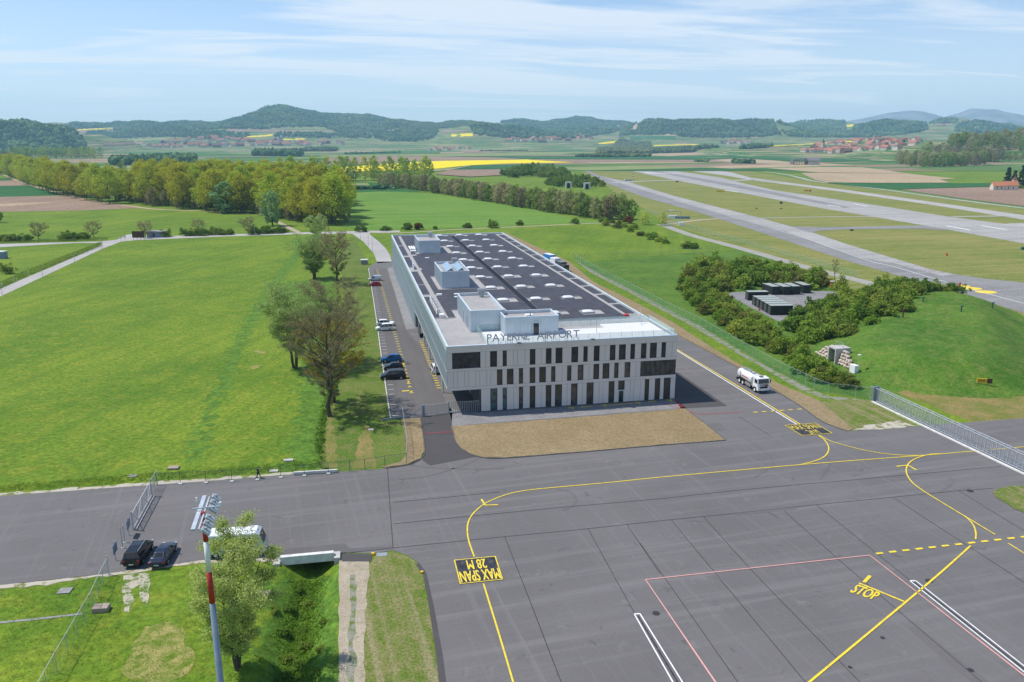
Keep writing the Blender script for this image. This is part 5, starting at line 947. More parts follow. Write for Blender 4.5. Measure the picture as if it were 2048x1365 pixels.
m.add([(a, 1*k-.2, 20*k), (b, 1*k-.2, 20*k), (b, 8*k+.2, 20*k), (a, 8*k+.2, 20*k), (18.5*k, 4.5*k, 28*k)], [(0, 1, 4), (1, 2, 4), (2, 3, 4), (3, 0, 4), (3, 2, 1, 0)]); m.tube([(18.5*k, 4.5*k, 26*k), (18.5*k, 4.5*k, 36*k)], [0.8*k, 0.1*k], 6); m.build('spire', 'roof_brown', t)
CON = [simple_tree(300+i, 12, 3.2, 'leaf_conifer', n=44, per=40, size=0.45, base=0.05, shape='cone') for i in range(2)]
for px, py, top, what in ((2014, 372, 336, 'dark conifer behind the chapel nave'), (2027, 372, 341, 'smaller dark conifer between the chapel and its tower'), (2043, 373, 330, 'tall dark conifer at the right edge behind the chapel tower')): mid('conifer', CON[px % 2], px, py, top, what, H0=12, wide=1.0)
for px, py in ((2040, 378), (2052, 379)): put_shrub(SHR[0], G(px, py), 2.2, 'green bush beside the chapel tower, '+('left' if px < 2045 else 'right')+' one', sz=2.4)
cx, cy_ = G(1610, 330); k = 1/ppm(1610, 330); t = empty('farm_hangar', (cx, cy_, 0), -YAW-0.1, 'open sided dark roofed farm hangar beyond the runway', 'hangar')
m = MB(); m.bb(-26*k, 2*k, -14*k, 14*k, 9*k, 10.5*k); m.bb(-26*k, -24*k, -14*k, 14*k, 0, 9*k); m.build('roof', 'roof_grey', t)
m = MB(); m.bb(2.05*k, 24*k, -14*k, 14*k, -0.3, 7*k); m.build('wall', 'house_wall', t)
m = MB()
for sg in (-1, 1):
    vs = [(0, sg*18*k, 8*k), (26*k, sg*18*k, 8*k), (26*k, 0, 13*k), (0, 0, 13*k)]; m.add(vs+[(a, b, c+.4) for a, b, c in vs], [(0, 1, 2, 3), (4, 7, 6, 5), (0, 4, 5, 1), (1, 5, 6, 2), (2, 6, 7, 3), (3, 7, 4, 0)])
m.build('roof', 'roof_grey', t)
m = MB(); [m.bb((-25+i*5)*k, (-24.3+i*5)*k, -14*k, -13*k, 0, 9*k) for i in range(6)]; m.build('post', 'barn_wood', t)
# haze: even air from the camera to the mountains, the sky outside it
hz = MB(); hz.bb(-11800, 11800, -11800, 11800, -3.2, 470); ho = hz.build('haze', [])
m = bpy.data.materials.new('haze_air'); m.use_nodes = True; t_ = m.node_tree; t_.nodes.clear(); vo = t_.nodes.new('ShaderNodeVolumePrincipled'); mo = t_.nodes.new('ShaderNodeOutputMaterial')
vo.inputs['Color'].default_value = (0.45, 0.74, 1.0, 1); vo.inputs['Density'].default_value = 8.0e-5; vo.inputs['Anisotropy'].default_value = 0.1; t_.links.new(vo.outputs[0], mo.inputs['Volume']); m.volume_intersection_method = 'FAST' if hasattr(m, 'volume_intersection_method') else None
ho.data.materials.append(m); tag(ho, 'pale blue haze in the air over the plain', 'haze', kind='stuff')
# ------------------------------------------------------------------ the terminal building
BW, BL, BH = 41.89, 168.2, 12.0
plain('facade_panel', (0.70, 0.635, 0.58), 0.55, 0.35, var=0.03, vs=0.4); plain('facade_joint', (0.10, 0.10, 0.10), 0.8, 0.2); plain('metal_cladding', (0.60, 0.66, 0.70), 0.42, 0.5, metal=0.15, var=0.04, vs=0.5)
plain('metal_edge', (0.66, 0.74, 0.80), 0.35, 0.5, metal=0.2, var=0.05); plain('window_frame', (0.035, 0.036, 0.04), 0.5, 0.4); plain('solar_edge', (0.045, 0.045, 0.06), 0.4, 0.5); plain('white_floor', (0.64, 0.64, 0.63), 0.8, 0.2, var=0.04)
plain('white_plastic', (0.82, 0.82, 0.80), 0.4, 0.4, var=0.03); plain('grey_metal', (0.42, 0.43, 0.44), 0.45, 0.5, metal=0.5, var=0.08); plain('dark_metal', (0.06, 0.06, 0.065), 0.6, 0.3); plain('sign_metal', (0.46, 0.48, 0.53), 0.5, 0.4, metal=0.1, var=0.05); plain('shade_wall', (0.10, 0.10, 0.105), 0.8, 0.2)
plain('mesh_skin', (0.56, 0.60, 0.56), 0.5, 0.4, metal=0.15, var=0.06, vs=0.3); plain('mesh_skin_dark', (0.40, 0.43, 0.405), 0.4, 0.5, metal=0.2, var=0.1, vs=0.3)
def glass_mat(name, c, rough=0.06):
    s = NT(name); v = s.n('ShaderNodeObjectInfo'); col = s.mix(s.rng(v.outputs['Random'], 0, 1), tuple(x*0.6 for x in c), tuple(x*1.5 for x in c)); n = s.noise(0.9, 3, 0.6, s.obj())
    col = s.mix(s.rng(n, 0.45, 0.6), col, tuple(x*0.55 for x in c)); return s.surf(col, rough, 0.5)
plain('skylight_white', (0.72, 0.72, 0.72), 0.35, 0.4, var=0.04); plain('collector_glass', (0.30, 0.42, 0.52), 0.12, 0.6, var=.1)
glass_mat('facade_glass_low', (0.075, 0.066, 0.056), 0.08); glass_mat('facade_glass', (0.035, 0.036, 0.036)); glass_mat('green_glass', (0.05, 0.10, 0.095))
def clear_glass(name, tint, fac):
    s = NT(name); t = s.n('ShaderNodeBsdfTransparent'); g = s.n('ShaderNodeBsdfPrincipled'); g.inputs['Base Color'].default_value = (*tint, 1); g.inputs['Roughness'].default_value = 0.08; m = s.n('ShaderNodeMixShader'); m.inputs[0].default_value = fac
    s.l(t.outputs[0], m.inputs[1]); s.l(g.outputs[0], m.inputs[2]); s.l(m.outputs[0], s.o.inputs[0]); MATS[name] = s.m
clear_glass('balustrade_glass', (0.55, 0.78, 0.74), 0.22)
s_ = NT('solar_panel'); g_ = s_.noise(0.5, 3, 0.6, s_.obj()); s_.surf(s_.mix(s_.rng(g_, .35, .65), (0.050, 0.048, 0.052), (0.080, 0.077, 0.082)), 0.45, 0.4)
TB = empty('airport_building', (0, 0, 0), 0, 'long three storey pale terminal with solar roof and roof lettering', 'building')
R0, R1, R2 = (10.87, 8.08), (7.53, 4.73), (4.13, 0.12)               # window bands: top, middle, bottom
top_w = [(-40.98, -36.1, 5), (-34.38, -33.19), (-32.17, -31.47), (-27.34, -26.37), (-24.45, -23.46), (-22.7, -21.48), (-19.82, -18.61), (-17.62, -16.86), (-15.7, -14.67), (-12.73, -11.72), (-11.03, -9.79), (-8.88, -8.05), (-6.88, -5.88), (-5.18, -3.92), (-2.99, -2.18)]
mid_w = [(-33.19, -32.24), (-31.43, -30.28), (-29.28, -28.57), (-27.34, -26.36), (-25.62, -24.44), (-23.46, -22.71), (-20.54, -19.79), (-18.6, -17.57), (-15.69, -14.66), (-13.97, -12.74), (-11.8, -11.03), (-9.86, -8.81), (-6.86, -0.05, 7)]
bot_w = [(-34.38, -33.17), (-32.19, -31.46), (-29.27, -28.55), (-27.32, -26.33), (-24.4, -23.41), (-22.71, -21.47), (-19.76, -18.6), (-16.88, -15.61), (-12.75, -11.69), (-10.94, -9.77), (-5.89, -5.07), (-3.94, -2.94), (-2.23, -0.94)]
wall = MB(); D_ = 0.30
def window(x0, x1, z0, z1, n, mat='facade_glass', y=0.16, parent=TB):
    m = MB(); m.bb(x0+.03, x1-.03, y, y+.04, z0+.03, z1-.03); o = m.build('window', mat, parent)
    f = MB(); t = 0.07
    f.bb(x0, x0+t, y-.05, y-.004, z0, z1); f.bb(x1-t, x1, y-.05, y-.004, z0, z1); f.bb(x0+t, x1-t, y-.05, y-.004, z0, z0+t); f.bb(x0+t, x1-t, y-.05, y-.004, z1-t, z1)
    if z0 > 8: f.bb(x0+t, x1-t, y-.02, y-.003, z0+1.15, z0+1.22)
    for i in range(1, n): xx = x0+(x1-x0)*i/n; f.bb(xx-.05, xx+.05, y-.05, y-.004, z0+t, z1-t)
    f.build('frame', 'window_frame', o); return o
def facade_row(wins, zt, zb, x0, x1):
    edges = sorted(wins); cur = x0
    for w in edges+[(x1, x1)]:
        a, b = cur, w[0]
        if b-a > 0.05:
            L = b-a; n = max(1, round(L/1.0)) if L > 1.7 else 1; cuts = [a+L*i/n for i in range(n+1)]
            for i in range(1, n): cuts[i] += 0.22*(1 if i % 2 else -1)*(L/n)*0.6
            for p, q in zip(cuts[:-1], cuts[1:]): wall.bb(p+.022, q-.022, 0.0, 0.05, zb, zt, 0)
            wall.bb(a, b, 0.05, D_, zb, zt, 1)
        cur = w[1]
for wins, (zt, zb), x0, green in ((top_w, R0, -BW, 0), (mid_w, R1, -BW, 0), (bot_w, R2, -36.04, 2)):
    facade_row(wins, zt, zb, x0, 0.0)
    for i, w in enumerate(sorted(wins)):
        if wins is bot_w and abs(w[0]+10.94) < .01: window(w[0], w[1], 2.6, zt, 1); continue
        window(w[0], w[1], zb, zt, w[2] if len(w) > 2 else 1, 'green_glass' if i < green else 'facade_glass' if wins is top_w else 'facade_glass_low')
# door under the tall window
d = MB(); d.bb(-10.85, -9.86, 0.14, 0.18, 0.12, 2.2); dr = d.build('door', 'facade_glass', TB); f = MB(); f.bb(-10.94, -10.80, 0.03, 0.137, 0.12, 2.35); f.bb(-9.91, -9.77, 0.03, 0.137, 0.12, 2.35); f.bb(-10.80, -9.91, 0.03, 0.137, 2.2, 2.35); f.build('frame', 'metal_cladding', dr); h_ = MB(); h_.bb(-10.05, -10.0, 0.06, 0.135, 1.0, 1.3); h_.build('handle', 'grey_metal', dr)
wall.bb(-10.94, -9.77, 0.05, D_, 2.36, 2.58, 1)
for z0, z1 in ((10.89, BH), (7.55, 8.06), (4.15, 4.71)):
    for k in range(7): a = -BW+BW*k/7; wall.bb(a+.012, a+BW/7-.012, -0.012, 0.05, z0+.012, z1-.012, 0)
    wall.bb(-BW, 0, 0.052, D_, z0, z1, 1)
wall.bb(-36.04, 0, 0.0, D_, 0.0, 0.10, 1)
wall.build('front_wall', ['facade_panel', 'facade_joint'], TB)
# left facade: ribbed metal skin, upper two storeys overhang as far as the gate
lw = MB(); X = -BW
def rib_side(xo, sgn, y0, y1, z0, z1, rnd, mat_d=True):
    lw.bb(min(xo, xo-sgn*.3), max(xo, xo-sgn*.3), y0, y1, z0, z1, 0)
    y = y0+0.4
    while y < y1-0.3:
        lw.bb(min(xo, xo+sgn*.14), max(xo, xo+sgn*.08), y, y+.06, z0+.02, z1-.02, 1)
        if mat_d and rnd.random() < 0.42: lw.bb(min(xo+sgn*.001, xo+sgn*.03), max(xo+sgn*.001, xo+sgn*.03), y+.18, y+rnd.choice((.42, .55, .8)), z0+.15, z1-.15, 2)
        y += 1.24
rr = random.Random(5)
for z0, z1 in ((7.7, 11.2), (4.75, 7.5)): rib_side(X+.02, -1, 0.31, 68, z0, z1, rr)
for z0, z1 in ((7.7, 11.2), (4.75, 7.5), (0.0, 4.55)): rib_side(X+.02, -1, 68, BL, z0, z1, rr, z0 > 1)
for z0, z1 in ((11.21, BH), (7.51, 7.69)): lw.bb(X-.02, X+.30, 0.31, BL, z0, z1, 0)
lw.bb(X-.02, X+.30, 0.31, 68, 4.2, 4.74, 0); lw.bb(X-.02, X+.30, 68, BL, 4.56, 4.74, 0)
lw.build('side_wall', ['mesh_skin', 'metal_cladding', 'mesh_skin_dark'], TB)
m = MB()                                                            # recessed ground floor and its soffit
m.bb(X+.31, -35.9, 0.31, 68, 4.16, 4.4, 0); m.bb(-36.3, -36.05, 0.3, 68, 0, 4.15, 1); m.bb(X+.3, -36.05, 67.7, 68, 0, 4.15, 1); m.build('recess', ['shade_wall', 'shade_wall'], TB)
m = MB(); [m.tube([(X+.5, y, 0), (X+.5, y, 4.16)], 0.16, 10) for y in (12, 24, 36, 48, 60)]; m.build('column', 'metal_cladding', TB)
for y in (10, 20, 30, 40, 52):
    m = MB(); m.bb(-36.40, -36.31, y, y+5, 0.05, 3.7); [m.bb(-36.44, -36.405, y, y+5, 0.3+i*.45, 0.34+i*.45) for i in range(8)]; m.build('garage_door', 'mesh_skin_dark', TB)
m = MB(); [m.bb(-41.2+i*.32, -41.12+i*.32, 0.45, 0.5, 0.05, 1.9) for i in range(16)]; m.bb(-41.2, -36.05, 0.44, 0.52, 1.9, 1.96); m.build('slat_fence', 'grey_metal', TB)
m = MB()
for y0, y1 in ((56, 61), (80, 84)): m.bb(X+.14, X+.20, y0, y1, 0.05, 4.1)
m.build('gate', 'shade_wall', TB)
# right and back walls
rw = MB(); lw = rw
for z0, z1 in ((7.7, 11.2), (4.6, 7.5), (0.0, 4.4)): rib_side(-.02, 1, 0.31, BL-.31, z0, z1, rr)
for z0, z1 in ((11.21, BH), (7.51, 7.69), (4.41, 4.59)): rw.bb(-.30, 0.02, 0.31, BL-.31, z0, z1, 0)
rw.bb(X+.31, 0, BL-.3, BL, 0, 11.99, 0)
rw.build('side_wall', ['mesh_skin', 'metal_cladding', 'mesh_skin_dark'], TB)
# roof
m = MB(); m.bb(X+.31, -.31, .31, BL-.31, 11.2, 11.55); m.build('roof', 'roof_gravel', TB)
m = MB(); t = 0.36
m.bb(X-.04, X+t, 0.4, BL+.04, BH+.003, BH+.11); m.bb(-t, 0.04, 0.4, BL+.04, BH+.003, BH+.11); m.bb(X-.04, 0.04, -.06, 0.398, BH+.003, BH+.11); m.bb(X+t+.002, -t-.002, BL-t, BL+.04, BH+.003, BH+.11); m.build('parapet', 'metal_edge', TB)
sky_xy = [(x, y) for x in (-24.5, -17.0, -9.6) for y in (39.7, 55.3, 70.8, 86.5, 102.2, 117.5, 133.1, 148.7, 164.9)]+[(-16.9, 24.3), (-9.7, 23.9)]
units = [('plant_room', -36.05, -29.2, 119.8, 135.0, 15.55), ('plant_room', -36.0, -29.25, 57.8, 73.8, 15.6), ('plant_room', -36.0, -29.5, 11.9, 29.8, 15.55), ('stair_house', -30.4, -20.4, 7.0, 12.8, 15.1)]
holes = [(x-1.6, x+3.3, y-1.7, y+1.5) for x, y in sky_xy]+[(a-1.1, b+0.9+(3.0 if z > 15.3 else 0), c-2.4, d_+1.2) for _, a, b, c, d_, z in units]+[(-39.5, -35, 0, 24), (-38.3, -36.9, 48, 50), (-40, -38, 86, 90)]
def pv(x0, x1, y0, y1, skip=None):
    m = MB(); y = y0; s = 0
    while y < y1-1.1:
        xs_ = [(x0, x1)]
        for a, b, c, d_ in holes:
            if c < y+1.1 and d_ > y:
                n = []
                for p, q in xs_:
                    if b <= p or a >= q: n.append((p, q)); continue
                    if a > p: n.append((p, a))
                    if b < q: n.append((b, q))
                xs_ = n
        zl, zh = 11.66, 11.86
        for p, q in xs_:
            if q-p < 0.7: continue
            m.add([(p, y, zl), (q, y, zl), (q, y+1.0, zh), (p, y+1.0, zh), (p, y+.02, zl-.04), (q, y+.02, zl-.04), (q, y+1.02, zh-.04), (p, y+1.02, zh-.04)], [(0, 1, 2, 3), (7, 6, 5, 4), (3, 2, 6, 7)], 0)
            m.add([(p, y+1.02, zh-.04), (q, y+1.02, zh-.04), (q, y+1.10, 11.56), (p, y+1.10, 11.56)], [(0, 1, 2, 3)], 1)
        for p, q in xs_:
            if q-p >= 0.7: m.add([(p, y-.10, zl-.02), (q, y-.10, zl-.02), (q, y+.05, zl+.03), (p, y+.05, zl+.03)], [(0, 1, 2, 3)], 2)
        y += 1.27
    return m.build('solar_array', ['solar_panel', 'solar_edge', 'panel_frame'], TB)
plain('panel_frame', (0.26, 0.26, 0.28), 0.5, 0.4)
pv(-38.5, -20.4, 17, 166.4); pv(-18.75, -3.4, 17.5, 166.4)
for a, b in ((25, 47), (50.5, 62), (64, 84), (92, 112), (116, 138), (141, 166)): pv(-41.3, -39.7, a, b)
for i in range(13): a = 21+i*11.1; pv(-2.3, -.5, a, a+9.6)
m = MB(); m.bb(-20.35, -18.8, 28, 166.4, 11.56, 11.60, 0); [m.bb(-20.2, -18.95, 28.5+i*1.27, 28.8+i*1.27, 11.60, 11.75, 1) for i in range(108)]; m.build('cable_tray', ['dark_metal', 'solar_edge'], TB)
for x, y in sky_xy:
    m = MB(); m.bb(x-1.28, x+1.28, y-.95, y+.95, 11.55, 11.95); o = m.build('skylight', 'grey_metal', TB)
    d = MB(); n = 7
    vs = []; fs = []
    for j in range(n):
        for i in range(n): u, v = i/(n-1)*2-1, j/(n-1)*2-1; vs.append((x+u*1.2, y+v*.88, 11.95+.24*math.sqrt(max(0, (1-u**4)*(1-v**4)))))
    fs = [(j*n+i, j*n+i+1, (j+1)*n+i+1, (j+1)*n+i) for j in range(n-1) for i in range(n-1)]; d.add(vs, fs); d.build('dome', 'skylight_white', o, smooth_=True)
    p = MB(); p.bb(x-1.5, x+3.2, y-1.6, y+1.4, 11.552, 11.62); p.build('gravel_pad', 'roof_gravel', o)
m = MB(); m.bb(-39.55, -38.6, 24, 166, 11.552, 11.66); m.bb(-3.3, -2.4, 18, 166, 11.552, 11.66); [m.bb(-2.35, -.4, 20.2+i*11.1-.3, 20.8+i*11.1, 11.552, 11.66) for i in range(14)]; m.build('roof_walkway', 'roof_gravel', TB)
plain('plant_cladding', (0.56, 0.63, 0.68), 0.38, 0.5, metal=0.25, var=0.05, vs=0.4)
for nm, a, b, c, d_, zt in units:
    m = MB(); m.bb(a, b, c, d_, 11.55, zt-.6); 
    m.bb(a, b, c, c+.22, zt-.6, zt); m.bb(a, b, d_-.22, d_, zt-.6, zt); m.bb(a, a+.22, c+.22, d_-.22, zt-.6, zt); m.bb(b-.22, b, c+.22, d_-.22, zt-.6, zt)
    x = a+.5
    while x < b-.1: m.bb(x, x+.05, c-.05, c-.001, 11.6, zt-.05); x += .62
    y = c+.5
    while y < d_-.1: m.bb(a-.05, a-.001, y, y+.05, 11.6, zt-.05); m.bb(b+.001, b+.05, y, y+.05, 11.6, zt-.05); y += .62
    o = m.build(nm, 'plant_cladding', TB)
    r_ = MB(); r_.bb(a+.22, b-.22, c+.22, d_-.22, zt-.6, zt-.52); r_.build('roof', 'roof_gravel', o)
    e = MB(); e.bb(a-.04, b+.04, c-.04, c+.26, zt+.002, zt+.07); e.bb(a-.04, b+.04, d_-.26, d_+.04, zt+.002, zt+.07); e.bb(a-.04, a+.26, c+.262, d_-.262, zt+.002, zt+.07); e.bb(b-.26, b+.04, c+.262, d_-.262, zt+.002, zt+.07); e.build('parapet', 'metal_edge', o)
    if nm == 'plant_room':
        v = MB(); vx, vy = b-1.8, d_-2.0; v.tube([(vx, vy, zt-.5), (vx, vy, zt+.5)], .45, 10); v.tube([(vx-.7, vy, zt+.85), (vx+.7, vy, zt+.85)], .5, 12); v.build('vent', 'grey_metal', o)
        if 50 < c < 60:
            for k in range(2):
                q = MB(); x0 = a+1.3+k*2.6
                for j in range(5): yy = c+1.2+j*2.1; q.add([(x0, yy, zt-.1), (x0, yy+1.9, zt-.1), (x0+1.5, yy+1.9, zt+.75), (x0+1.5, yy, zt+.75), (x0+.06, yy, zt-.14), (x0+.06, yy+1.9, zt-.14), (x0+1.56, yy+1.9, zt+.71), (x0+1.56, yy, zt+.71)], [(0, 3, 2, 1), (4, 5, 6, 7), (0, 1, 5, 4), (1, 2, 6, 5), (2, 3, 7, 6), (3, 0, 4, 7)]); q.bar((x0+1.45, yy+.9, zt+.7), (x0+1.7, yy+.9, zt-.5), .08)
                q.build('solar_collector', 'collector_glass', o)
        dd = MB(); dd.bb(a-.09, a-.052, c+4, c+5, 11.6, 13.8); dd.bb(a-.09, a-.052, c+8.5, c+9.5, 11.6, 13.8); dd.build('door', 'grey_metal', o)
    else:
        dd = MB(); dd.bb(-25.15, -24.1, c-.10, c-.052, 11.75, 13.9); q = dd.build('door', 'facade_glass', o); f = MB(); f.bb(-25.3, -25.16, c-.13, c-.052, 11.75, 14.05); f.bb(-24.09, -23.95, c-.13, c-.052, 11.75, 14.05); f.bb(-25.16, -24.09, c-.13, c-.052, 13.91, 14.05); f.build('frame', 'metal_edge', q)
        l_ = MB(); l_.bb(-24.8, -24.45, c-.2, c-.052, 14.2, 14.32); l_.build('lamp', 'white_plastic', o)
        v = MB(); v.bb(-26, -24.6, 9.2, 10.4, zt-.5, zt-.15); v.build('skylight', 'white_plastic', o); v = MB(); v.tube([(-25.6, 7.6, zt-.5), (-25.6, 7.6, zt+.5)], .09, 8); v.build('pipe', 'dark_metal', o)
# terrace
m = MB(); m.prism([(-34.8, .5), (-.6, .5), (-.6, 13), (-10.6, 13), (-10.6, 9.9), (-20.38, 9.9), (-20.38, 6.98), (-30.42, 6.98), (-30.42, 12.9), (-33.9, 12.9)], 11.552, 11.72); m.build('terrace', 'white_floor', TB)
g = MB(); g.bb(-34.85, -.55, .10, .12, BH+.11, BH+1.15); g.bb(-.57, -.55, .125, 13.2, BH+.11, BH+1.15); g.bb(-34.87, -34.85, .125, 12.9, BH-.3, BH+1.1); g.bb(-20.3, -.58, 13.1, 13.12, BH-.4, BH+1.0); g.bb(-34.8, -30.6, 11.86, 11.88, BH-.3, BH+.9)
bo = g.build('balustrade', 'balustrade_glass', TB)
m = MB()
for k in range(18): x = -34.85+k*34.3/17; m.bb(x-.02, x+.02, .13, .17, BH+.1, BH+1.2)
for k in range(9): y = .2+k*12.9/8; m.bb(-.535, -.50, y-.02, y+.02, BH+.1, BH+1.2)
for k in range(11): x = -20.3+k*19.75/10; m.bb(x-.02, x+.02, 13.13, 13.17, BH-.4, BH+1.05)
m.build('post', 'grey_metal', bo)
m = MB(); m.tube([(-3, 10.5, 11.7), (-2.2, 13.5, 14.4)], .05, 6); m.tube([(-13.4, 6, 11.7), (-13.4, 6, 14.2)], .05, 6); m.build('mast', 'grey_metal', TB)
m = MB(); [m.bb(x, x+.7, -.5, .35, BH+.12, BH+.16) for x in (-29.6, -16.3)]; m.build('camera_box', 'dark_metal', TB)
# roof lettering
sg = link('roof_sign', None, TB)
def letters(word, x0, x1):
    V, F = text_geo(word, 0.03, 0.008); f = (x1-x0)/V[:, 0].max(); cur = 0
    n = len(word); wd = [text_geo(c, 0.03, 0.008) for c in word]
    tot = sum(w[0][:, 0].max() for w in wd); gap = (V[:, 0].max()-tot)/(n-1) if n > 1 else 0; x = 0
    for c, (v, ff) in zip(word, wd):
        m = MB(); hz_ = 1.30/v[:, 1].max()
        m.add([(x0+(x+p[0])*f, .02+p[2]*1.2-.0, 12.62+p[1]*hz_) for p in v], [f_ for f_ in ff]); o = m.build('letter', 'sign_metal', sg)
        w_ = v[:, 0].max(); q = MB(); [q.bb(x0+(x+w_*u)*f-.03, x0+(x+w_*u)*f+.03, .03, .07, BH+.11, 12.66) for u in (.12, .85)]; q.build('support', 'grey_metal', o)
        x += w_+gap
letters('PAYERNE', -34.9, -27.4); letters('AIRPORT', -26.1, -18.45)
# roof gear on the left edge
m = MB()
for k in range(5): y = 27+k*3.1; m.bb(-40.5, -40.42, y, y+2.6, 11.7, 12.9); m.bb(-40.5, -39.9, y, y+.15, 11.6, 13.0)
m.bb(-40.2, -39.3, 24.8, 26.2, 11.6, 12.3); m.build('roof_unit', 'white_plastic', TB)
m = MB(); [m.bb(-40.3+.02*k, -40.1, 88+k*1.3, 89.1+k*1.3, 11.6, 13.1) for k in range(4)]; m.build('roof_unit', 'metal_edge', TB)
m = MB(); [m.tube([(-38.2+k*.7, 124, 12.4), (-38.2+k*.7, 131, 12.4)], .28, 10) for k in range(3)]; m.bb(-38.5, -36.6, 122, 123.6, 11.6, 12.2); m.build('roof_unit', 'white_plastic', TB)
m = MB(); [m.bb(x-.6, x+.6, y-.5, y+.5, 11.6, 11.95) for x, y in ((-37.6, 49), (-37.9, 114), (-34, 45), (-33.6, 48.5), (-33.4, 90), (-33, 96), (-34.6, 108))]; m.build('roof_hatch', 'white_plastic', TB)
m = MB(); m.bb(-3.6, -2.7, 18.3, 19.3, 11.66, 12.1); m.build('roof_hatch', 'red_paint', TB)
# ------------------------------------------------------------------ vehicles
def car_paint(name, c, metal=0.3): s = NT(name); return s.surf(c, 0.28, 0.35, 0.0 if max(c) < .05 or min(c) > .7 else metal, coat=0.2)
for nm, c in (('paint_black', (0.010, 0.011, 0.014)), ('paint_navy', (0.012, 0.018, 0.038)), ('paint_blue', (0.015, 0.17, 0.42)), ('paint_red', (0.36, 0.012, 0.03)), ('paint_white', (0.78, 0.79, 0.79)), ('paint_silver', (0.52, 0.56, 0.60)), ('paint_bright_blue', (0.02, 0.24, 0.58)), ('paint_grey', (0.12, 0.125, 0.125))): car_paint(nm, c)
_s = NT('car_glass'); _s.surf((0.012, 0.015, 0.018), 0.05, 0.6); plain('rubber', (0.014, 0.014, 0.015), 0.85, 0.2); plain('alloy', (0.45, 0.45, 0.46), 0.35, 0.5, metal=0.6); plain('lamp_glass', (0.70, 0.72, 0.75), 0.1, 0.6); plain('tail_red', (0.40, 0.01, 0.012), 0.2, 0.5); plain('plate', (0.75, 0.75, 0.72), 0.5, 0.4); plain('chassis', (0.02, 0.02, 0.022), 0.7, 0.3); plain('stripe_red', (0.55, 0.04, 0.03), 0.5, 0.4); plain('logo_grey', (0.22, 0.23, 0.26), 0.6, 0.3)
PROF = {  # x, z low, z belt, z top, half width, half width top ; (first, last) glass stations ; wheel x
    'hatch': ([(0, .36, .60, .64, .76, .68), (.10, .26, .84, .88, .84, .68), (.30, .24, .93, 1.0, .87, .66), (.80, .22, .95, 1.42, .875, .58), (1.7, .20, .94, 1.50, .875, .57), (2.35, .20, .93, 1.44, .875, .58), (3.05, .20, .90, .96, .87, .68), (3.82, .24, .76, .80, .82, .66), (4.05, .36, .56, .60, .72, .60)], (2, 6), (.78, 3.25), .31),
    'suv': ([(0, .45, .72, .78, .80, .72), (.10, .34, .98, 1.02, .88, .70), (.28, .32, 1.06, 1.14, .91, .68), (.75, .30, 1.08, 1.60, .92, .62), (1.9, .28, 1.06, 1.68, .92, .62), (2.65, .28, 1.04, 1.60, .92, .63), (3.45, .28, 1.02, 1.08, .91, .72), (4.35, .30, .90, .95, .87, .70), (4.55, .44, .68, .72, .78, .66)], (2, 6), (.88, 3.65), .37),
    'sedan': ([(0, .38, .64, .70, .82, .74), (.10, .30, .88, .94, .90, .72), (.75, .26, .97, 1.02, .93, .72), (1.45, .22, .96, 1.36, .935, .60), (2.3, .20, .95, 1.44, .94, .60), (2.95, .20, .94, 1.38, .94, .61), (3.75, .20, .91, .98, .93, .74), (4.75, .26, .76, .81, .88, .70), (4.98, .38, .56, .60, .78, .66)], (2, 6), (1.0, 3.95), .34),
    'mpv': ([(0, .40, .74, .80, .86, .78), (.07, .30, 1.02, 1.08, .93, .80), (.16, .28, 1.14, 1.20, .95, .80), (.40, .26, 1.16, 1.82, .96, .72), (1.9, .24, 1.14, 1.92, .965, .73), (3.15, .24, 1.10, 1.84, .965, .73), (4.15, .24, 1.06, 1.14, .95, .80), (4.90, .28, .88, .94, .90, .74), (5.14, .42, .64, .70, .80, .68)], (2, 6), (1.0, 4.2), .34),
    'van': ([(0, .34, .80, .86, .80, .76), (.06, .28, 1.05, 1.72, .85, .70), (.14, .26, 1.08, 1.80, .87, .70), (1.3, .24, 1.08, 1.84, .88, .70), (2.3, .24, 1.05, 1.80, .88, .68), (2.75, .24, 1.02, 1.70, .88, .66), (3.45, .24, .98, 1.05, .87, .70), (4.15, .28, .80, .84, .82, .66), (4.38, .40, .60, .64, .74, .62)], (2, 6), (.85, 3.5), .32)}
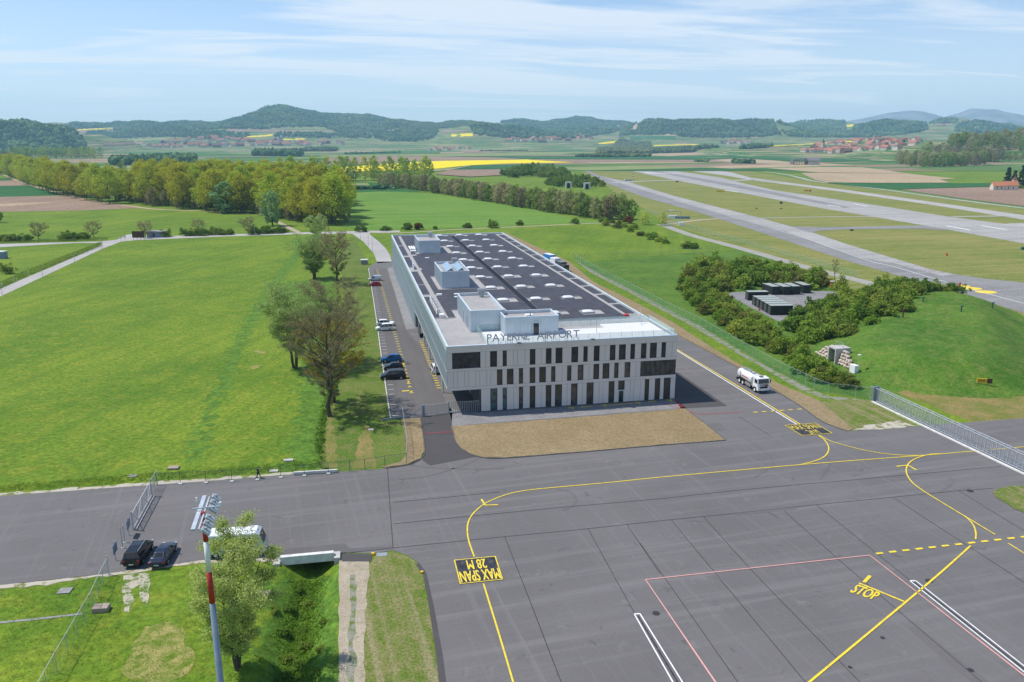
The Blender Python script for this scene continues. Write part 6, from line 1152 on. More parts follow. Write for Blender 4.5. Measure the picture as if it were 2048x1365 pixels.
def car(kind, paint, label, px, heading, cat='car', solid_side=(), white_roof=None, group=None, xy=None):
    st, (g0, g1), wx, wr = PROF[kind]; L = st[-1][0]; x0 = L/2
    x, y = xy if xy else G(*px); e = empty('parked_'+('van' if kind in ('van', 'mpv') else 'car'), (x, y, 0.045), heading, label, cat, group)
    b = MB(); rings = []
    for (sx, zl, zb, zt, w, wt) in st:
        zm = zl*0.4+zb*0.6; r = [(-w*.9, zl), (-w, zm), (-w*.985, zb), (-wt, zt-.03), (-wt*.75, zt), (wt*.75, zt), (wt, zt-.03), (w*.985, zb), (w, zm), (w*.9, zl)]; rings.append([(sx-x0, p, q) for p, q in r])
    n = 10; b.v = [q for r in rings for q in r]; F = []
    for i in range(len(rings)-1):
        for k in range(n): k2 = (k+1) % n; F.append((i, k, [i*n+k, (i+1)*n+k, (i+1)*n+k2, i*n+k2]))
    b.f = [f for _, _, f in F]+[list(range(n)), [(len(rings)-1)*n+k for k in range(n)][::-1]]; b.m = [0]*len(b.f)
    body = b.build('body', paint, e, bevel=0.03)
    def pane(keys):
        m = MB()
        for i, k in keys:
            v = [Vector(b.v[j]) for j in next(f for a, c, f in F if (a, c) == (i, k))]; c = sum(v, Vector())/4; nn = (v[2]-v[0]).cross(v[3]-v[1]).normalized()
            if nn.dot(c-Vector((0, 0, 0.7))) < 0: nn = -nn
            q = [c+(p-c)*0.9+nn*0.012 for p in v]; m.add(q, [(0, 1, 2, 3)])
        return m
    pane([(g0, k) for k in (3, 4, 5)]).build('rear_window', 'car_glass', e) if g0+1 < len(st) and st[g0+1][3]-st[g0][3] > 0.2 else None
    pane([(g1-1, k) for k in (3, 4, 5)]).build('windscreen', 'car_glass', e)
    for k in (2, 6):
        ks = [i for i in range(g0, g1) if i not in solid_side]
        pane([(i, k) for i in ks]).build('side_window', 'car_glass', e)
    if kind == 'van': m = MB(); [m.add([(-x0-.0+.035, s*.08, 1.15), (-x0+.035, s*.62, 1.15), (-x0+.052, s*.58, 1.62), (-x0+.052, s*.08, 1.62)], [(0, 1, 2, 3)]) for s in (-1, 1)]; m.v = [(p[0]-.02, p[1], p[2]) for p in m.v]; m.build('rear_window', 'car_glass', e)
    for w_ in wx:
        for s in (-1, 1):
            yy = s*(st[4][4]-.09); t = MB(); t.tube([(w_-x0, yy-.11*s, wr), (w_-x0, yy+.105*s, wr)], wr, 16); o = t.build('wheel', 'rubber', e); r = MB(); r.tube([(w_-x0, yy+.10*s, wr), (w_-x0, yy+.118*s, wr)], wr*.66, 12); r.build('rim', 'alloy', o)
    f, f2 = st[-2], st[-1]
    for s in (-1, 1):
        m = MB(); m.box((f[0]-x0+.06, s*f[4]*.72, f[2]-.09), (.26, .34, .13), rz=-s*.3); m.build('headlight', 'lamp_glass', e)
        m = MB(); m.box((st[1][0]-x0-.01, s*st[1][4]*.83, st[1][2]-.10), (.12, .24, .17)); m.build('tail_light', 'tail_red', e)
        m = MB(); m.box((st[g1][0]-x0-.25, s*(st[g1][4]+.12), st[g1][2]+.07), (.14, .2, .15)); m.build('mirror', paint, e)
    for xx in (st[0][0]-x0-.012, f2[0]-x0+.012): m = MB(); m.box((xx, 0, st[0][1]+.14), (.02, .5, .11)); m.build('number_plate', 'plate', e)
    if kind == 'mpv': m = MB(); [m.bar((st[3][0]-x0+.1, s*.66, st[3][3]+.05), (st[5][0]-x0, s*.66, st[5][3]+.04), .05) for s in (-1, 1)]; m.build('roof_rail', 'alloy', e)
    return e
def ang(a, b): p, q = G(*a), G(*b); return math.atan2(q[1]-p[1], q[0]-p[0])
car('mpv', 'paint_black', 'black people carrier with roof rails parked by the road gate', (279, 1116), ang((268, 1139), (299, 1093)), 'van')
car('sedan', 'paint_navy', 'dark saloon car parked right of the black people carrier', (328, 1118), ang((317, 1139), (344, 1096)))
car('van', 'paint_silver', 'pale silver van at the far end of the car park', (750, 562), math.pi, 'van', (2, 3))
car('hatch', 'paint_red', 'small red hatchback beside the pale silver van', (750, 572.5), math.pi)
car('suv', 'paint_white', 'white estate car with its nose to the right, behind the small white van', (771, 652), 0)
car('van', 'paint_white', 'small white van with its nose to the left', (769, 661.5), math.pi, 'van')
car('suv', 'paint_blue', 'bright blue car in the near group of the car park', (783, 724), math.pi)
car('hatch', 'paint_black', 'black hatchback between the blue car and the black van', (787, 739), math.pi)
car('mpv', 'paint_black', 'black van nearest the gate in the car park', (786, 758), math.pi, 'van')
car('van', 'paint_white', 'white van half hidden under the overhang of the terminal', (872, 741), math.pi/2+0.05, 'van', xy=(-41.2, 26.5))
# fuel tanker
def wheel(parent, x, y, r, w, s):
    t = MB(); t.tube([(x, y-w/2, r), (x, y+w/2, r)], r, 18); o = t.build('wheel', 'rubber', parent); q = MB(); q.tube([(x, y+s*(w/2-.01), r), (x, y+s*(w/2+.03), r)], r*.58, 12); q.build('rim', 'paint_white', o)
h_ = ang((1486, 762), (1524, 785)); tx, ty = G(1505, 775); T = empty('fuel_tanker', (tx, ty, 0.045), h_, 'white aviation fuel tanker truck driving on the service road', 'truck')
m = MB(); m.bb(-4.3, 4.0, -.45, .45, .62, .95); m.bb(-3.9, 1.6, -1.05, 1.05, .75, .88); m.bb(-4.45, -4.2, -1.2, 1.2, .45, .85); m.build('chassis', 'chassis', T)
for x in (-3.1, -1.75, 3.0):
    for s in (-1, 1): wheel(T, x, s*1.05, .5, .32, s)
n = 24; xs = [-4.35, -4.28, -4.1, 1.15, 1.33, 1.4]; sc = [.0, .72, 1, 1, .72, 0]; m = MB()
for x, k in zip(xs, sc):
    for i in range(n):
        a = 2*math.pi*i/n; c, s = math.cos(a), math.sin(a); m.v.append((x, 1.2*max(k, .02)*math.copysign(abs(c)**.75, c), 1.85+.92*max(k, .02)*math.copysign(abs(s)**.75, s)))
for i in range(len(xs)-1):
    for k in range(n): m.f.append([i*n+k, (i+1)*n+k, (i+1)*n+(k+1) % n, i*n+(k+1) % n]); m.m.append(0)
tk = m.build('tank', 'paint_white', T, smooth_=True)
m = MB(); m.bb(-3.9, .7, -.32, .32, 2.76, 2.82); m.build('walkway', 'alloy', tk); m = MB(); [m.tube([(x, 0, 2.8), (x, 0, 2.95)], .28, 12) for x in (-3.0, -1.2, .3)]; m.build('hatch', 'alloy', tk)
m = MB()
for s in (-1, 1):
    m.bar((-3.9, s*.5, 3.05), (-1.6, s*.5, 3.05), .04); [m.bar((x, s*.5, 2.7), (x, s*.5, 3.05), .04) for x in (-3.9, -2.7, -1.6)]
m.bar((-4.5, .3, .6), (-4.45, .3, 2.7), .04); m.bar((-4.5, -.1, .6), (-4.45, -.1, 2.7), .04); [m.bar((-4.5, -.1, .9+i*.3), (-4.5, .3, .9+i*.3), .03) for i in range(6)]; m.build('ladder', 'alloy', T)
for s in (-1, 1):                                                   # crescent emblem and red lettering on the tank side
    m = MB(); V = [(-3.1+.52*math.cos(a), s*1.215, 1.95+.52*math.sin(a)) for a in np.linspace(-2.0, 2.0, 12)]+[(-3.22+.36*math.cos(a), s*1.215, 1.95+.36*math.sin(a)) for a in np.linspace(2.0, -2.0, 12)]; m.add(V, [[i, i+1, 22-i, 23-i] for i in range(11)]); m.build('emblem', 'logo_grey', tk)
    m = MB(); [m.bb(-2.2+i*.27, -2.03+i*.27, s*1.205-.01, s*1.205+.01, 1.72, 1.98) for i in range(9)]; m.build('lettering', 'stripe_red', tk)
m = MB(); m.bb(1.5, 2.05, -1.15, 1.15, .95, 2.5); m.build('pump_cabinet', 'alloy', T)
m = MB(); m.bb(-.9, 1.2, -1.2, -1.0, .45, 1.0); m.bb(-.9, 1.2, 1.0, 1.2, .45, 1.0); m.build('side_locker', 'alloy', T)
m = MB(); pr = [(2.1, .75), (2.1, 2.75), (2.35, 2.95), (3.85, 2.88), (4.08, 1.9), (4.18, .95), (4.18, .55), (3.6, .55), (3.55, 1.05), (2.5, 1.05), (2.4, .75)]
nn = len(pr); m.add([(x, -1.2, z) for x, z in pr]+[(x, 1.2, z) for x, z in pr], [list(range(nn)), list(range(2*nn-1, nn-1, -1))]+[[i, nn+i, nn+(i+1) % nn, (i+1) % nn] for i in range(nn)]); cab = m.build('cab', 'paint_white', T, bevel=.06)
m = MB(); m.add([(4.10, -1.05, 1.92), (4.10, 1.05, 1.92), (3.905, 1.0, 2.72), (3.905, -1.0, 2.72)], [(0, 1, 2, 3)]); m.build('windscreen', 'car_glass', cab)
for s in (-1, 1):
    m = MB(); m.add([(2.75, s*1.212, 1.85), (3.85, s*1.212, 1.85), (3.72, s*1.212, 2.6), (2.75, s*1.212, 2.6)], [(0, 1, 2, 3)]); m.build('side_window', 'car_glass', cab)
    m = MB(); m.box((4.22, s*.92, .85), (.06, .34, .22)); m.build('headlight', 'lamp_glass', cab); m = MB(); m.box((3.95, s*1.42, 2.3), (.12, .16, .6)); m.bar((3.9, s*1.2, 2.65), (3.95, s*1.42, 2.6), .04); m.build('mirror', 'chassis', cab)
m = MB(); m.box((4.19, 0, 1.22), (.06, 1.5, .36)); m.box((4.13, 0, 1.68), (.06, 1.6, .16)); m.build('grille', 'chassis', cab); m = MB(); m.box((4.17, .62, 1.5), (.06, .8, .14)); m.build('stripe', 'stripe_red', cab); m = MB(); m.bb(2.7, 3.3, -.35, .35, 2.93, 3.0); m.build('roof_hatch', 'chassis', cab); m = MB(); m.box((4.24, 0, .62), (.02, .5, .12)); m.build('number_plate', 'plate', cab)
# lorries behind the terminal
def lorry(px, h, box_paint, cab_paint, label, L=6.0):
    x, y = G(*px); e = empty('lorry', (x, y, .045), h, label, 'truck'); m = MB(); m.bb(-L/2, L/2-2.0, -1.22, 1.22, 1.0, 3.4); m.build('cargo_box', box_paint, e, bevel=.04); m = MB(); m.bb(-L/2+.03, L/2-2.05, -1.15, 1.15, 3.402, 3.44); m.build('roof', 'paint_white' if box_paint != 'paint_grey' else 'paint_grey', e)
    m = MB(); m.prism([(L/2-1.85, -1.15), (L/2, -1.15), (L/2, 1.15), (L/2-1.85, 1.15)], .55, 2.7); c = m.build('cab', cab_paint, e, bevel=.08); m = MB(); m.bb(L/2+.005, L/2+.02, -1.0, 1.0, 1.6, 2.5); m.build('windscreen', 'car_glass', c); m = MB(); m.bb(-L/2, L/2-.2, -.5, .5, .6, .98); m.build('chassis', 'chassis', e)
    for xx in (-L/2+1.2, L/2-1.0):
        for s in (-1, 1): wheel(e, xx, s*1.0, .48, .3, s)
lorry((1101, 527), -1.35, 'paint_bright_blue', 'paint_bright_blue', 'blue lorry parked behind the far right side of the terminal', 8.0)
lorry((1113, 535), -1.35, 'paint_white', 'paint_grey', 'white roofed lorry parked between the blue and the grey one')
lorry((1125, 543), -1.35, 'paint_grey', 'paint_grey', 'dark grey lorry parked nearest behind the terminal')
# long pale vehicle behind the foreground willow
x, y = G(472, 1106); e = empty('minibus', (x, y, .045), ang((415, 1112), (530, 1104)), 'white roofed grey minibus half hidden behind the foreground willow', 'minibus')
m = MB(); pr = [(-3.2, .4), (-3.2, 2.5), (-3.05, 2.7), (2.6, 2.7), (2.95, 2.5), (3.35, 1.35), (3.5, 1.1), (3.5, .4)]; nn = len(pr); m.add([(a, -1.05, b) for a, b in pr]+[(a, 1.05, b) for a, b in pr], [list(range(nn))[::-1], list(range(nn, 2*nn))]+[[i, (i+1) % nn, nn+(i+1) % nn, nn+i] for i in range(nn)]); m.build('body', 'paint_silver', e, bevel=.06)
m = MB(); m.bb(-3.0, 2.55, -.98, .98, 2.705, 2.76); m.build('roof', 'paint_white', e)
for s in (-1, 1): m = MB(); [m.bb(a, a+1.2, s*1.056-.006, s*1.056+.006, 1.45, 2.25) for a in (-2.9, -1.6, -.3, 1.0)]; m.build('side_window', 'car_glass', e)
m = MB(); m.add([(3.335, -.9, 1.45), (3.335, .9, 1.45), (2.985, .85, 2.45), (2.985, -.85, 2.45)], [(0, 1, 2, 3)]); m.v = [(a+.03, b, c) for a, b, c in m.v]; m.build('windscreen', 'car_glass', e)
for xx in (-2.0, 2.2):
    for s in (-1, 1): wheel(e, xx, s*.95, .36, .22, s)
# ------------------------------------------------------------------ the walking person
plain('skin', (0.45, 0.28, 0.20), 0.6, 0.3); plain('hair_dark', (0.02, 0.015, 0.012), 0.7, 0.2); plain('cloth_dark', (0.02, 0.021, 0.025), 0.9, 0.1); plain('cloth_trouser', (0.025, 0.028, 0.04), 0.9, 0.1); plain('shoe', (0.02, 0.018, 0.017), 0.6, 0.3)
def skin_body(name, mat, J, E, parent, root=0, lv=2):
    me = bpy.data.meshes.new(name); me.from_pydata([j[:3] for j in J], E, []); me.materials.append(MATS[mat]); o = link(name, me, parent)
    sk = o.modifiers.new('skin', 'SKIN'); me.skin_vertices.new() if not me.skin_vertices else None
    for i, j in enumerate(J): d = me.skin_vertices[0].data[i]; d.radius = (j[3], j[4] if len(j) > 4 else j[3]); d.use_root = (i == root)
    sk.use_smooth_shade = True; su = o.modifiers.new('subdivision', 'SUBSURF'); su.levels = lv; su.render_levels = lv; return o
px_, py_ = G(517, 957); PE = empty('person', (px_, py_, 0.02), 0.0, 'person in dark clothes walking along the fence beside the road', 'person')
# walks towards +x: left leg forward, right leg back; z up, 1.76 m tall
J = [(0, 0, .95, .13, .11), (0, 0, 1.15, .115, .10), (.01, 0, 1.36, .15, .11), (.02, 0, 1.49, .055), (.03, 0, 1.60, .078, .085), (.035, 0, 1.69, .08, .085),
     (.02, .09, .90, .085), (.17, .10, .50, .055), (.30, .10, .10, .038), (.42, .10, .04, .035), (-.02, -.09, .90, .085), (-.08, -.10, .50, .055), (-.34, -.10, .14, .038), (-.26, -.10, .03, .035),
     (.0, .19, 1.40, .05), (-.14, .23, 1.14, .04), (-.10, .24, .90, .028), (-.08, .24, .80, .03), (.01, -.19, 1.40, .05), (.10, -.23, 1.15, .04), (.26, -.22, 1.0, .028), (.34, -.22, .97, .03)]
E_ = [(0, 1), (1, 2), (2, 3), (3, 4), (4, 5), (0, 6), (6, 7), (7, 8), (8, 9), (0, 10), (10, 11), (11, 12), (12, 13), (2, 14), (14, 15), (15, 16), (16, 17), (2, 18), (18, 19), (19, 20), (20, 21)]
bd = skin_body('body', 'skin', J, E_, PE)
jk = [(0, 0, .92, .155, .135), (0, 0, 1.15, .14, .12), (.01, 0, 1.37, .175, .13), (.015, 0, 1.45, .085), (.0, .20, 1.40, .068), (-.14, .235, 1.14, .056), (-.105, .242, .92, .046), (.01, -.20, 1.40, .068), (.10, -.235, 1.15, .056), (.245, -.222, 1.01, .046)]
skin_body('jacket', 'cloth_dark', jk, [(0, 1), (1, 2), (2, 3), (2, 4), (4, 5), (5, 6), (2, 7), (7, 8), (8, 9)], PE)
tr = [(0, 0, .95, .145, .125), (.02, .09, .88, .105), (.17, .10, .50, .075), (.29, .10, .13, .055), (-.02, -.09, .88, .105), (-.08, -.10, .50, .075), (-.32, -.10, .17, .055)]
skin_body('trousers', 'cloth_trouser', tr, [(0, 1), (1, 2), (2, 3), (0, 4), (4, 5), (5, 6)], PE)
m = MB(); R_ = IV*np.array([.098, .088, .085])+np.array([.02, 0, 1.70]); m.add([tuple(v) for v in R_], [list(f) for f in IF]); o = m.build('hair', 'hair_dark', PE, smooth_=True); su = o.modifiers.new('subdivision', 'SUBSURF'); su.levels = 1; su.render_levels = 1
for s, (a, b) in ((1, (.37, .045)), (-1, (-.29, .05))): m = MB(); m.box((a, s*.10, b), (.27, .10, .085)); m.build('shoe', 'shoe', PE, bevel=.03)
for s in (1, -1): m = MB(); m.add([tuple(v) for v in IV*.011+np.array([.112, s*.032, 1.635])], [list(f) for f in IF]); m.build('eye', 'hair_dark', bd)
m = MB(); m.box((.118, 0, 1.605), (.03, .025, .04)); m.build('nose', 'skin', bd)
for side, (hx, hy, hz_) in (('l', (-.075, .24, .80)), ('r', (.36, -.22, .955))):
    hd = MB()
    for k in range(4): hd.tube([(hx+(k-1.5)*.02, hy, hz_), (hx+(k-1.5)*.021+.01, hy, hz_-.05-.01*(k in (1, 2))), (hx+(k-1.5)*.02+.03, hy, hz_-.085)], [.010, .009, .006], 6)
    hd.tube([(hx+.035, hy, hz_+.03), (hx+.06, hy, hz_-.005), (hx+.065, hy, hz_-.035)], [.011, .010, .007], 6); hd.build('fingers', 'skin', bd, smooth_=True)
# ------------------------------------------------------------------ fences, gates, mast, street furniture
plain('galvanised', (0.48, 0.50, 0.52), 0.5, 0.5, metal=0.2, var=0.08); plain('green_post', (0.03, 0.12, 0.08), 0.6, 0.3); plain('concrete', (0.48, 0.46, 0.43), 0.9, 0.2, vs=2.0); plain('pale_concrete', (0.66, 0.65, 0.62), 0.85, 0.2, vs=1.2); plain('slab', (0.28, 0.275, 0.265), 0.9, 0.2); plain('slab_pink', (0.36, 0.29, 0.24), 0.9, 0.2)
plain('lamp_grey', (0.42, 0.47, 0.52), 0.5, 0.4)
plain('mast_red', (0.42, 0.025, 0.02), 0.5, 0.4, var=0.06); plain('mast_white', (0.72, 0.74, 0.75), 0.5, 0.4, var=0.05); plain('mast_steel', (0.21, 0.27, 0.33), 0.45, 0.5, metal=0.35, var=0.1); plain('container_green', (0.030, 0.036, 0.030), 0.7, 0.3, var=0.15); plain('container_roof', (0.33, 0.36, 0.33), 0.7, 0.3, var=0.1); plain('orange_plastic', (0.75, 0.17, 0.03), 0.5, 0.4); plain('sign_yellow', (0.80, 0.48, 0.02), 0.6, 0.3); plain('brown_wood', (0.11, 0.055, 0.035), 0.85, 0.2); plain('panel_blue', (0.20, 0.27, 0.36), 0.5, 0.4)
def mesh_mat(name, c, f):
    s = NT(name); t = s.n('ShaderNodeBsdfTransparent'); d = s.n('ShaderNodeBsdfDiffuse'); d.inputs[0].default_value = (*c, 1); m = s.n('ShaderNodeMixShader'); m.inputs[0].default_value = f; s.l(t.outputs[0], m.inputs[1]); s.l(d.outputs[0], m.inputs[2]); s.l(m.outputs[0], s.o.inputs[0]); MATS[name] = s.m
mesh_mat('green_mesh', (0.10, 0.34, 0.22), 0.15); mesh_mat('grey_mesh', (0.42, 0.46, 0.5), 0.22); mesh_mat('wire_mesh', (0.2, 0.3, 0.25), 0.10)
def fence(px, h, step, label, post='galvanised', mesh='green_mesh', r=0.035, world=None, rail=True):
    P_ = [np.array(G(*p)) for p in px]; t = empty('fence', (*P_[0], 0), 0, label, 'fence'); o = P_[0]; m = MB(); rl = MB(); posts = []
    for a, b in zip(P_[:-1], P_[1:]):
        L = np.linalg.norm(b-a); n = max(1, round(L/step)); m.add([(*(a-o), .05), (*(b-o), .05), (*(b-o), h), (*(a-o), h)], [(0, 1, 2, 3)])
        rl.bar((*(a-o), h), (*(b-o), h), .035); posts += [a+(b-a)*i/n for i in range(n)]
    posts.append(P_[-1]); m.build('mesh_panel', mesh, t)
    if rail: rl.build('rail', post, t)
    q = MB(); q.tube([(0, 0, -.1), (0, 0, h+.06)], r, 6); o1 = q.build('post', post, t); o1.location = (*(posts[0]-o), 0)
    for p in posts[1:99]: c = o1.copy(); COL.objects.link(c); c.location = (*(p-o), 0); c.parent = t
    return t
fence([(1149, 520), (1200, 551), (1262, 583), (1330, 620), (1400, 655), (1480, 702), (1560, 748), (1628, 781), (1656, 791.5), (1710, 797), (1741, 801)], 2.4, 3.2, 'tall green mesh fence along the shrub bank to the sliding gate')
fence([(1149, 520), (1200, 518), (1300, 512), (1395, 508), (1440, 503)], 2.2, 3.5, 'green mesh fence between the two meadows behind the lorries', mesh='wire_mesh')
fence([(1290, 424), (1330, 436), (1380, 458), (1450, 479), (1520, 499), (1590, 518), (1660, 540), (1715, 556)], 2.2, 4.0, 'airfield perimeter fence beside the gravel track', mesh='green_mesh')
fence([(314, 971), (361, 968), (412, 965.5), (464, 963), (515, 959.5), (562, 955), (609, 952), (657, 948), (700, 944)], 1.7, 3.6, 'low green wire fence along the far side of the road', 'green_post', 'wire_mesh')
fence([(218, 1152), (208, 1172), (187, 1219), (156, 1274), (137, 1309), (115, 1347), (95, 1385), (60, 1450)], 2.1, 2.3, 'green mesh fence running down the grass at the lower left')
fence([(813, 929), (815, 905), (806, 838), (800, 826)], 1.8, 2.5, 'wire fence beside the narrow brown plot', mesh='wire_mesh')
fence([(700, 943), (730, 941), (770, 934), (813, 929)], 1.7, 2.8, 'wire fence across the mown verge at the road', 'green_post', 'wire_mesh')
fence([(1560, 349), (1700, 371), (1850, 391.5), (2048, 418), (2200, 437)], 2.0, 14, 'dark perimeter fence beyond the thin far taxiway', 'green_post', 'green_mesh')
def gate_leaf(name, a, b, h, label, panels=6, w=0.0, brace=True, mesh='grey_mesh', bar=.06):
    a, b = np.array(G(*a)), np.array(G(*b)); L = np.linalg.norm(b-a); e = empty(name, (*a, 0.045), math.atan2(b[1]-a[1], b[0]-a[0]), label, 'gate'); f = MB()
    for y in ([-w/2, w/2] if w else [0]):
        f.bar((0, y, .2), (L, y, .2), bar*1.3); f.bar((0, y, h), (L, y, h), bar*1.3)
        for i in range(panels+1): x = L*i/panels; f.bar((x, y, .2), (x, y, h), bar)
        if brace:
            for i in range(panels): f.bar((L*i/panels, y, .2 if i % 2 else h), (L*(i+1)/panels, y, h if i % 2 else .2), bar*.7)
    if w:
        for i in range(panels+1): x = L*i/panels; f.bar((x, -w/2, h), (x, w/2, h), bar); f.bar((x, -w/2, .2), (x, w/2, .2), bar)
    f.build('gate_frame', 'galvanised', e); m = MB(); y = 0 if not w else -w/2+.04
    m.add([(0, y+.01, .2), (L, y+.01, .2), (L, y+.01, h), (0, y+.01, h)], [(0, 1, 2, 3)]); m.build('mesh_panel', mesh, e); return e, L
# road gate at the lower left
e, L = gate_leaf('road_gate', (304, 993), (267, 1061), 2.1, 'wide braced sliding gate leaf standing across the road', 4)
for xx in (0, L): m = MB(); m.bb(xx-.07, xx+.07, -.07, .07, -.05, 2.5); m.build('post', 'galvanised', e)
m = MB(); m.bar((0, .35, .1), (L, .35, .1), .1); m.build('ground_rail', 'galvanised', e)
for (a, b), lab in ((((258.5, 1072), (255, 1075)), 'upper'), (((232, 1122), (226, 1130)), 'lower')):
    x, y = G(*a); h_ = ang((304, 993), (267, 1061)); e = empty('panel_board', (x, y, .045), h_, 'blue grey board on a post beside the black people carrier, the %s of two' % lab, 'board'); m = MB(); m.tube([(0, 0, -.05), (0, 0, 2.4)], .05, 8); m.build('post', 'galvanised', e); m = MB(); m.bb(-.75, .75, .055, .09, 1.0, 2.1); m.build('board', 'panel_blue', e)
for px, lab in (((245.5, 1097), 'taller of the two close posts at the road gate'), ((250, 1086), 'shorter of the two close posts at the road gate'), ((218, 1150), 'steel post at the road edge where the green fence starts')):
    x, y = G(*px); m = MB(); m.tube([(0, 0, -.05), (0, 0, 2.7 if 'taller' in lab else 2.3)], .06, 8); m.bb(-.15, .15, -.15, .15, -.02, .04); o = m.build('gate_post', 'galvanised'); o.location = (x, y, .045); tag(o, lab, 'post')
fence([(304, 993), (310, 981), (315.5, 971)], 2.2, 2.0, 'short fence piece at the upper end of the road gate', mesh='grey_mesh')
# long sliding gate at the right
ga, gb = (1752, 803), (2100, 968)
e, L = gate_leaf('sliding_gate', ga, gb, 2.5, 'very long double framed sliding gate at the right edge of the apron', 26, 0.75, False, 'grey_mesh', .085)
m = MB(); [m.bb(L*i/104-.015, L*i/104+.015, -.36, -.33, .25, 2.45) for i in range(105)]; m.build('bar_infill', 'galvanised', e); m = MB(); m.bb(-.35, .0, -.6, .6, -.05, 2.75); m.bb(.0, .25, -.9, -.6, -.05, 2.7); m.build('portal_post', 'mast_steel', e)
m = MB(); m.bb(.2, L, -1.15, -.75, -.05, .16); m.build('base_beam', 'pale_concrete', e)
m = MB(); m.bar((-1.9, 0, -.05), (-1.9, 0, 2.4), .08); m.bar((-1.9, 0, 2.3), (-.35, 0, 2.3), .05); m.bar((-1.9, 0, .2), (-.35, 0, .2), .05); m.build('side_frame', 'galvanised', e)
# car park gate
e, L = gate_leaf('car_park_gate', (847, 833), (898, 827), 1.9, 'small sliding gate across the car park driveway', 2, 0, False)
m = MB(); m.bar((0, 0, 1.9), (-2.3, 0, .25), .07); m.bar((-2.3, 0, .25), (0, 0, .25), .09); m.bb(-.2, .2, -.2, .2, 0, 2.0); m.bb(L-.08, L+.08, -.1, .1, 0, 2.1); m.build('tail_frame', 'mast_steel', e)
m = MB(); m.bb(-7.2, -2.4, -.06, .06, .05, .35); m.bb(L+.1, L+2.6, -.06, .06, .02, .12); m.build('ground_rail', 'mast_steel', e)
# floodlight mast
M0 = CAM+ray(441, 1365)*46.0; bx, by = float(M0[0]), float(M0[1])
zt = 10.0
while proj((bx, by, zt))[1] > 1046: zt += .05
zr = lambda row: next(z for z in np.arange(0, 60, .05) if proj((bx, by, z))[1] < row)
T = empty('floodlight_mast', (bx, by, 0), 0, 'tall red and white banded floodlight mast at the lower left', 'mast')
bands = [(0, zr(1206), 'mast_steel'), (zr(1206), zr(1144), 'mast_red'), (zr(1144), zr(1084), 'mast_white'), (zr(1084), zt, 'mast_red')]
rad = lambda z: .30-.17*z/zt
for a, b, mt in bands: m = MB(); m.tube([(0, 0, a-.3 if a == 0 else a), (0, 0, b)], [rad(a), rad(b)], 16); m.build('shaft', mt, T, smooth_=True)
m = MB(); m.tube([(0, 0, zt), (0, 0, zt+.6)], .10, 12); m.build('head', 'mast_red', T)
hx_ = np.array(G(417, 985))-np.array(G(395, 1050)); ha = math.atan2(hx_[1], hx_[0]); ca, sa = math.cos(ha), math.sin(ha); q = lambda u, v, z: (u*ca-v*sa, u*sa+v*ca, z)
m = MB(); m.bar(q(-2.0, .22, zt+.55), q(2.2, .22, zt+.55), .22, .1); m.bar(q(-1.9, -.05, zt+.5), q(2.1, -.05, zt+.5), .08, .08); m.bar(q(.2, -.9, zt+.75), q(.2, .6, zt+.75), .06); m.build('cross_beam', 'lamp_grey', T)
for k, u in enumerate((-1.95, -1.2, -.5, .65, 1.4, 2.1)):
    R_ = Matrix.Rotation(ha, 3, 'Z')@Matrix.Rotation(0.75, 3, 'X'); m = MB(); m.box(q(u, -.42, zt+.42), (.48, .50, .12), R=R_); lamp = m.build('floodlight', 'lamp_grey', T); m = MB(); m.box(q(u, -.42, zt+.345), (.34, .42, .02), R=R_); m.build('lens', 'lamp_glass', lamp); m = MB(); m.bar(q(u, -.1, zt+.5), q(u, -.36, zt+.6), .06); m.tube([q(u, -.4, zt+.45), q(u, -.4, zt+.62)], .09, 8); m.build('bracket', 'grey_metal', lamp)
m = MB(); m.tube([q(.2, -.9, zt+.75), q(.2, -.9, zt+1.0)], .07, 8); m.tube([q(1.3, .5, zt+.6), q(1.3, .5, zt+.9)], .05, 8); m.build('obstruction_light', 'mast_white', T)
# culvert and slabs
a, b = np.array(G(561, 1127)), np.array(G(668, 1117)); L = np.linalg.norm(b-a); e = empty('culvert', (*a, 0), math.atan2(b[1]-a[1], b[0]-a[0]), 'white concrete culvert beam where the ditch passes under the road', 'culvert')
m = MB(); m.bb(0, L, -.1, .45, -.25, .75); m.bb(.01, L-.01, .451, 4.5, -.3, .02); m.build('beam', 'pale_concrete', e); m = MB(); m.bb(-.75, -.02, -.6, .9, -1.6, .25); m.build('wing_wall', 'concrete', e); m = MB(); m.bb(L+.02, L+.7, -.6, .9, -1.6, .35); m.build('wing_wall', 'concrete', e)
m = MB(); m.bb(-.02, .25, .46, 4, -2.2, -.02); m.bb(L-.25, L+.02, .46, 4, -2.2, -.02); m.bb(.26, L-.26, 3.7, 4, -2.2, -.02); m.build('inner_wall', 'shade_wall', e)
def block(name, px, d, mat, label, cat, rz=-.07, z=0.0):
    x, y = G(*px); m = MB(); m.box((0, 0, d[2]/2), d); o = m.build(name, mat, bevel=.02); o.location = (x, y, z); o.rotation_euler = (0, 0, rz); return tag(o, label, cat)
block('slab', (130, 1183), (1.3, 1.1, .12), 'slab', 'square grey concrete slab on the grass left of the fence', 'slab'); block('slab', (203, 1221), (1.5, 1.0, .5), 'slab_pink', 'raised brownish concrete slab right of the fence', 'slab'); block('slab', (347, 938), (1.5, 1.0, .3), 'slab_pink', 'pinkish concrete slab behind the low wire fence', 'slab'); block('slab', (265, 953), (1.2, .9, .12), 'slab', 'grey slab on the grass left of the road gate', 'slab'); block('slab', (548, 943), (1.2, .8, .15), 'concrete', 'pale slab on the grass near the walking person', 'slab'); block('slab', (577, 922), (1.4, .7, .2), 'concrete', 'pale slab in the meadow above the white barrier', 'slab'); block('slab', (529, 1190), (1.2, 1.4, .06), 'slab_pink', 'pinkish slab on the grass right of the willow', 'slab')
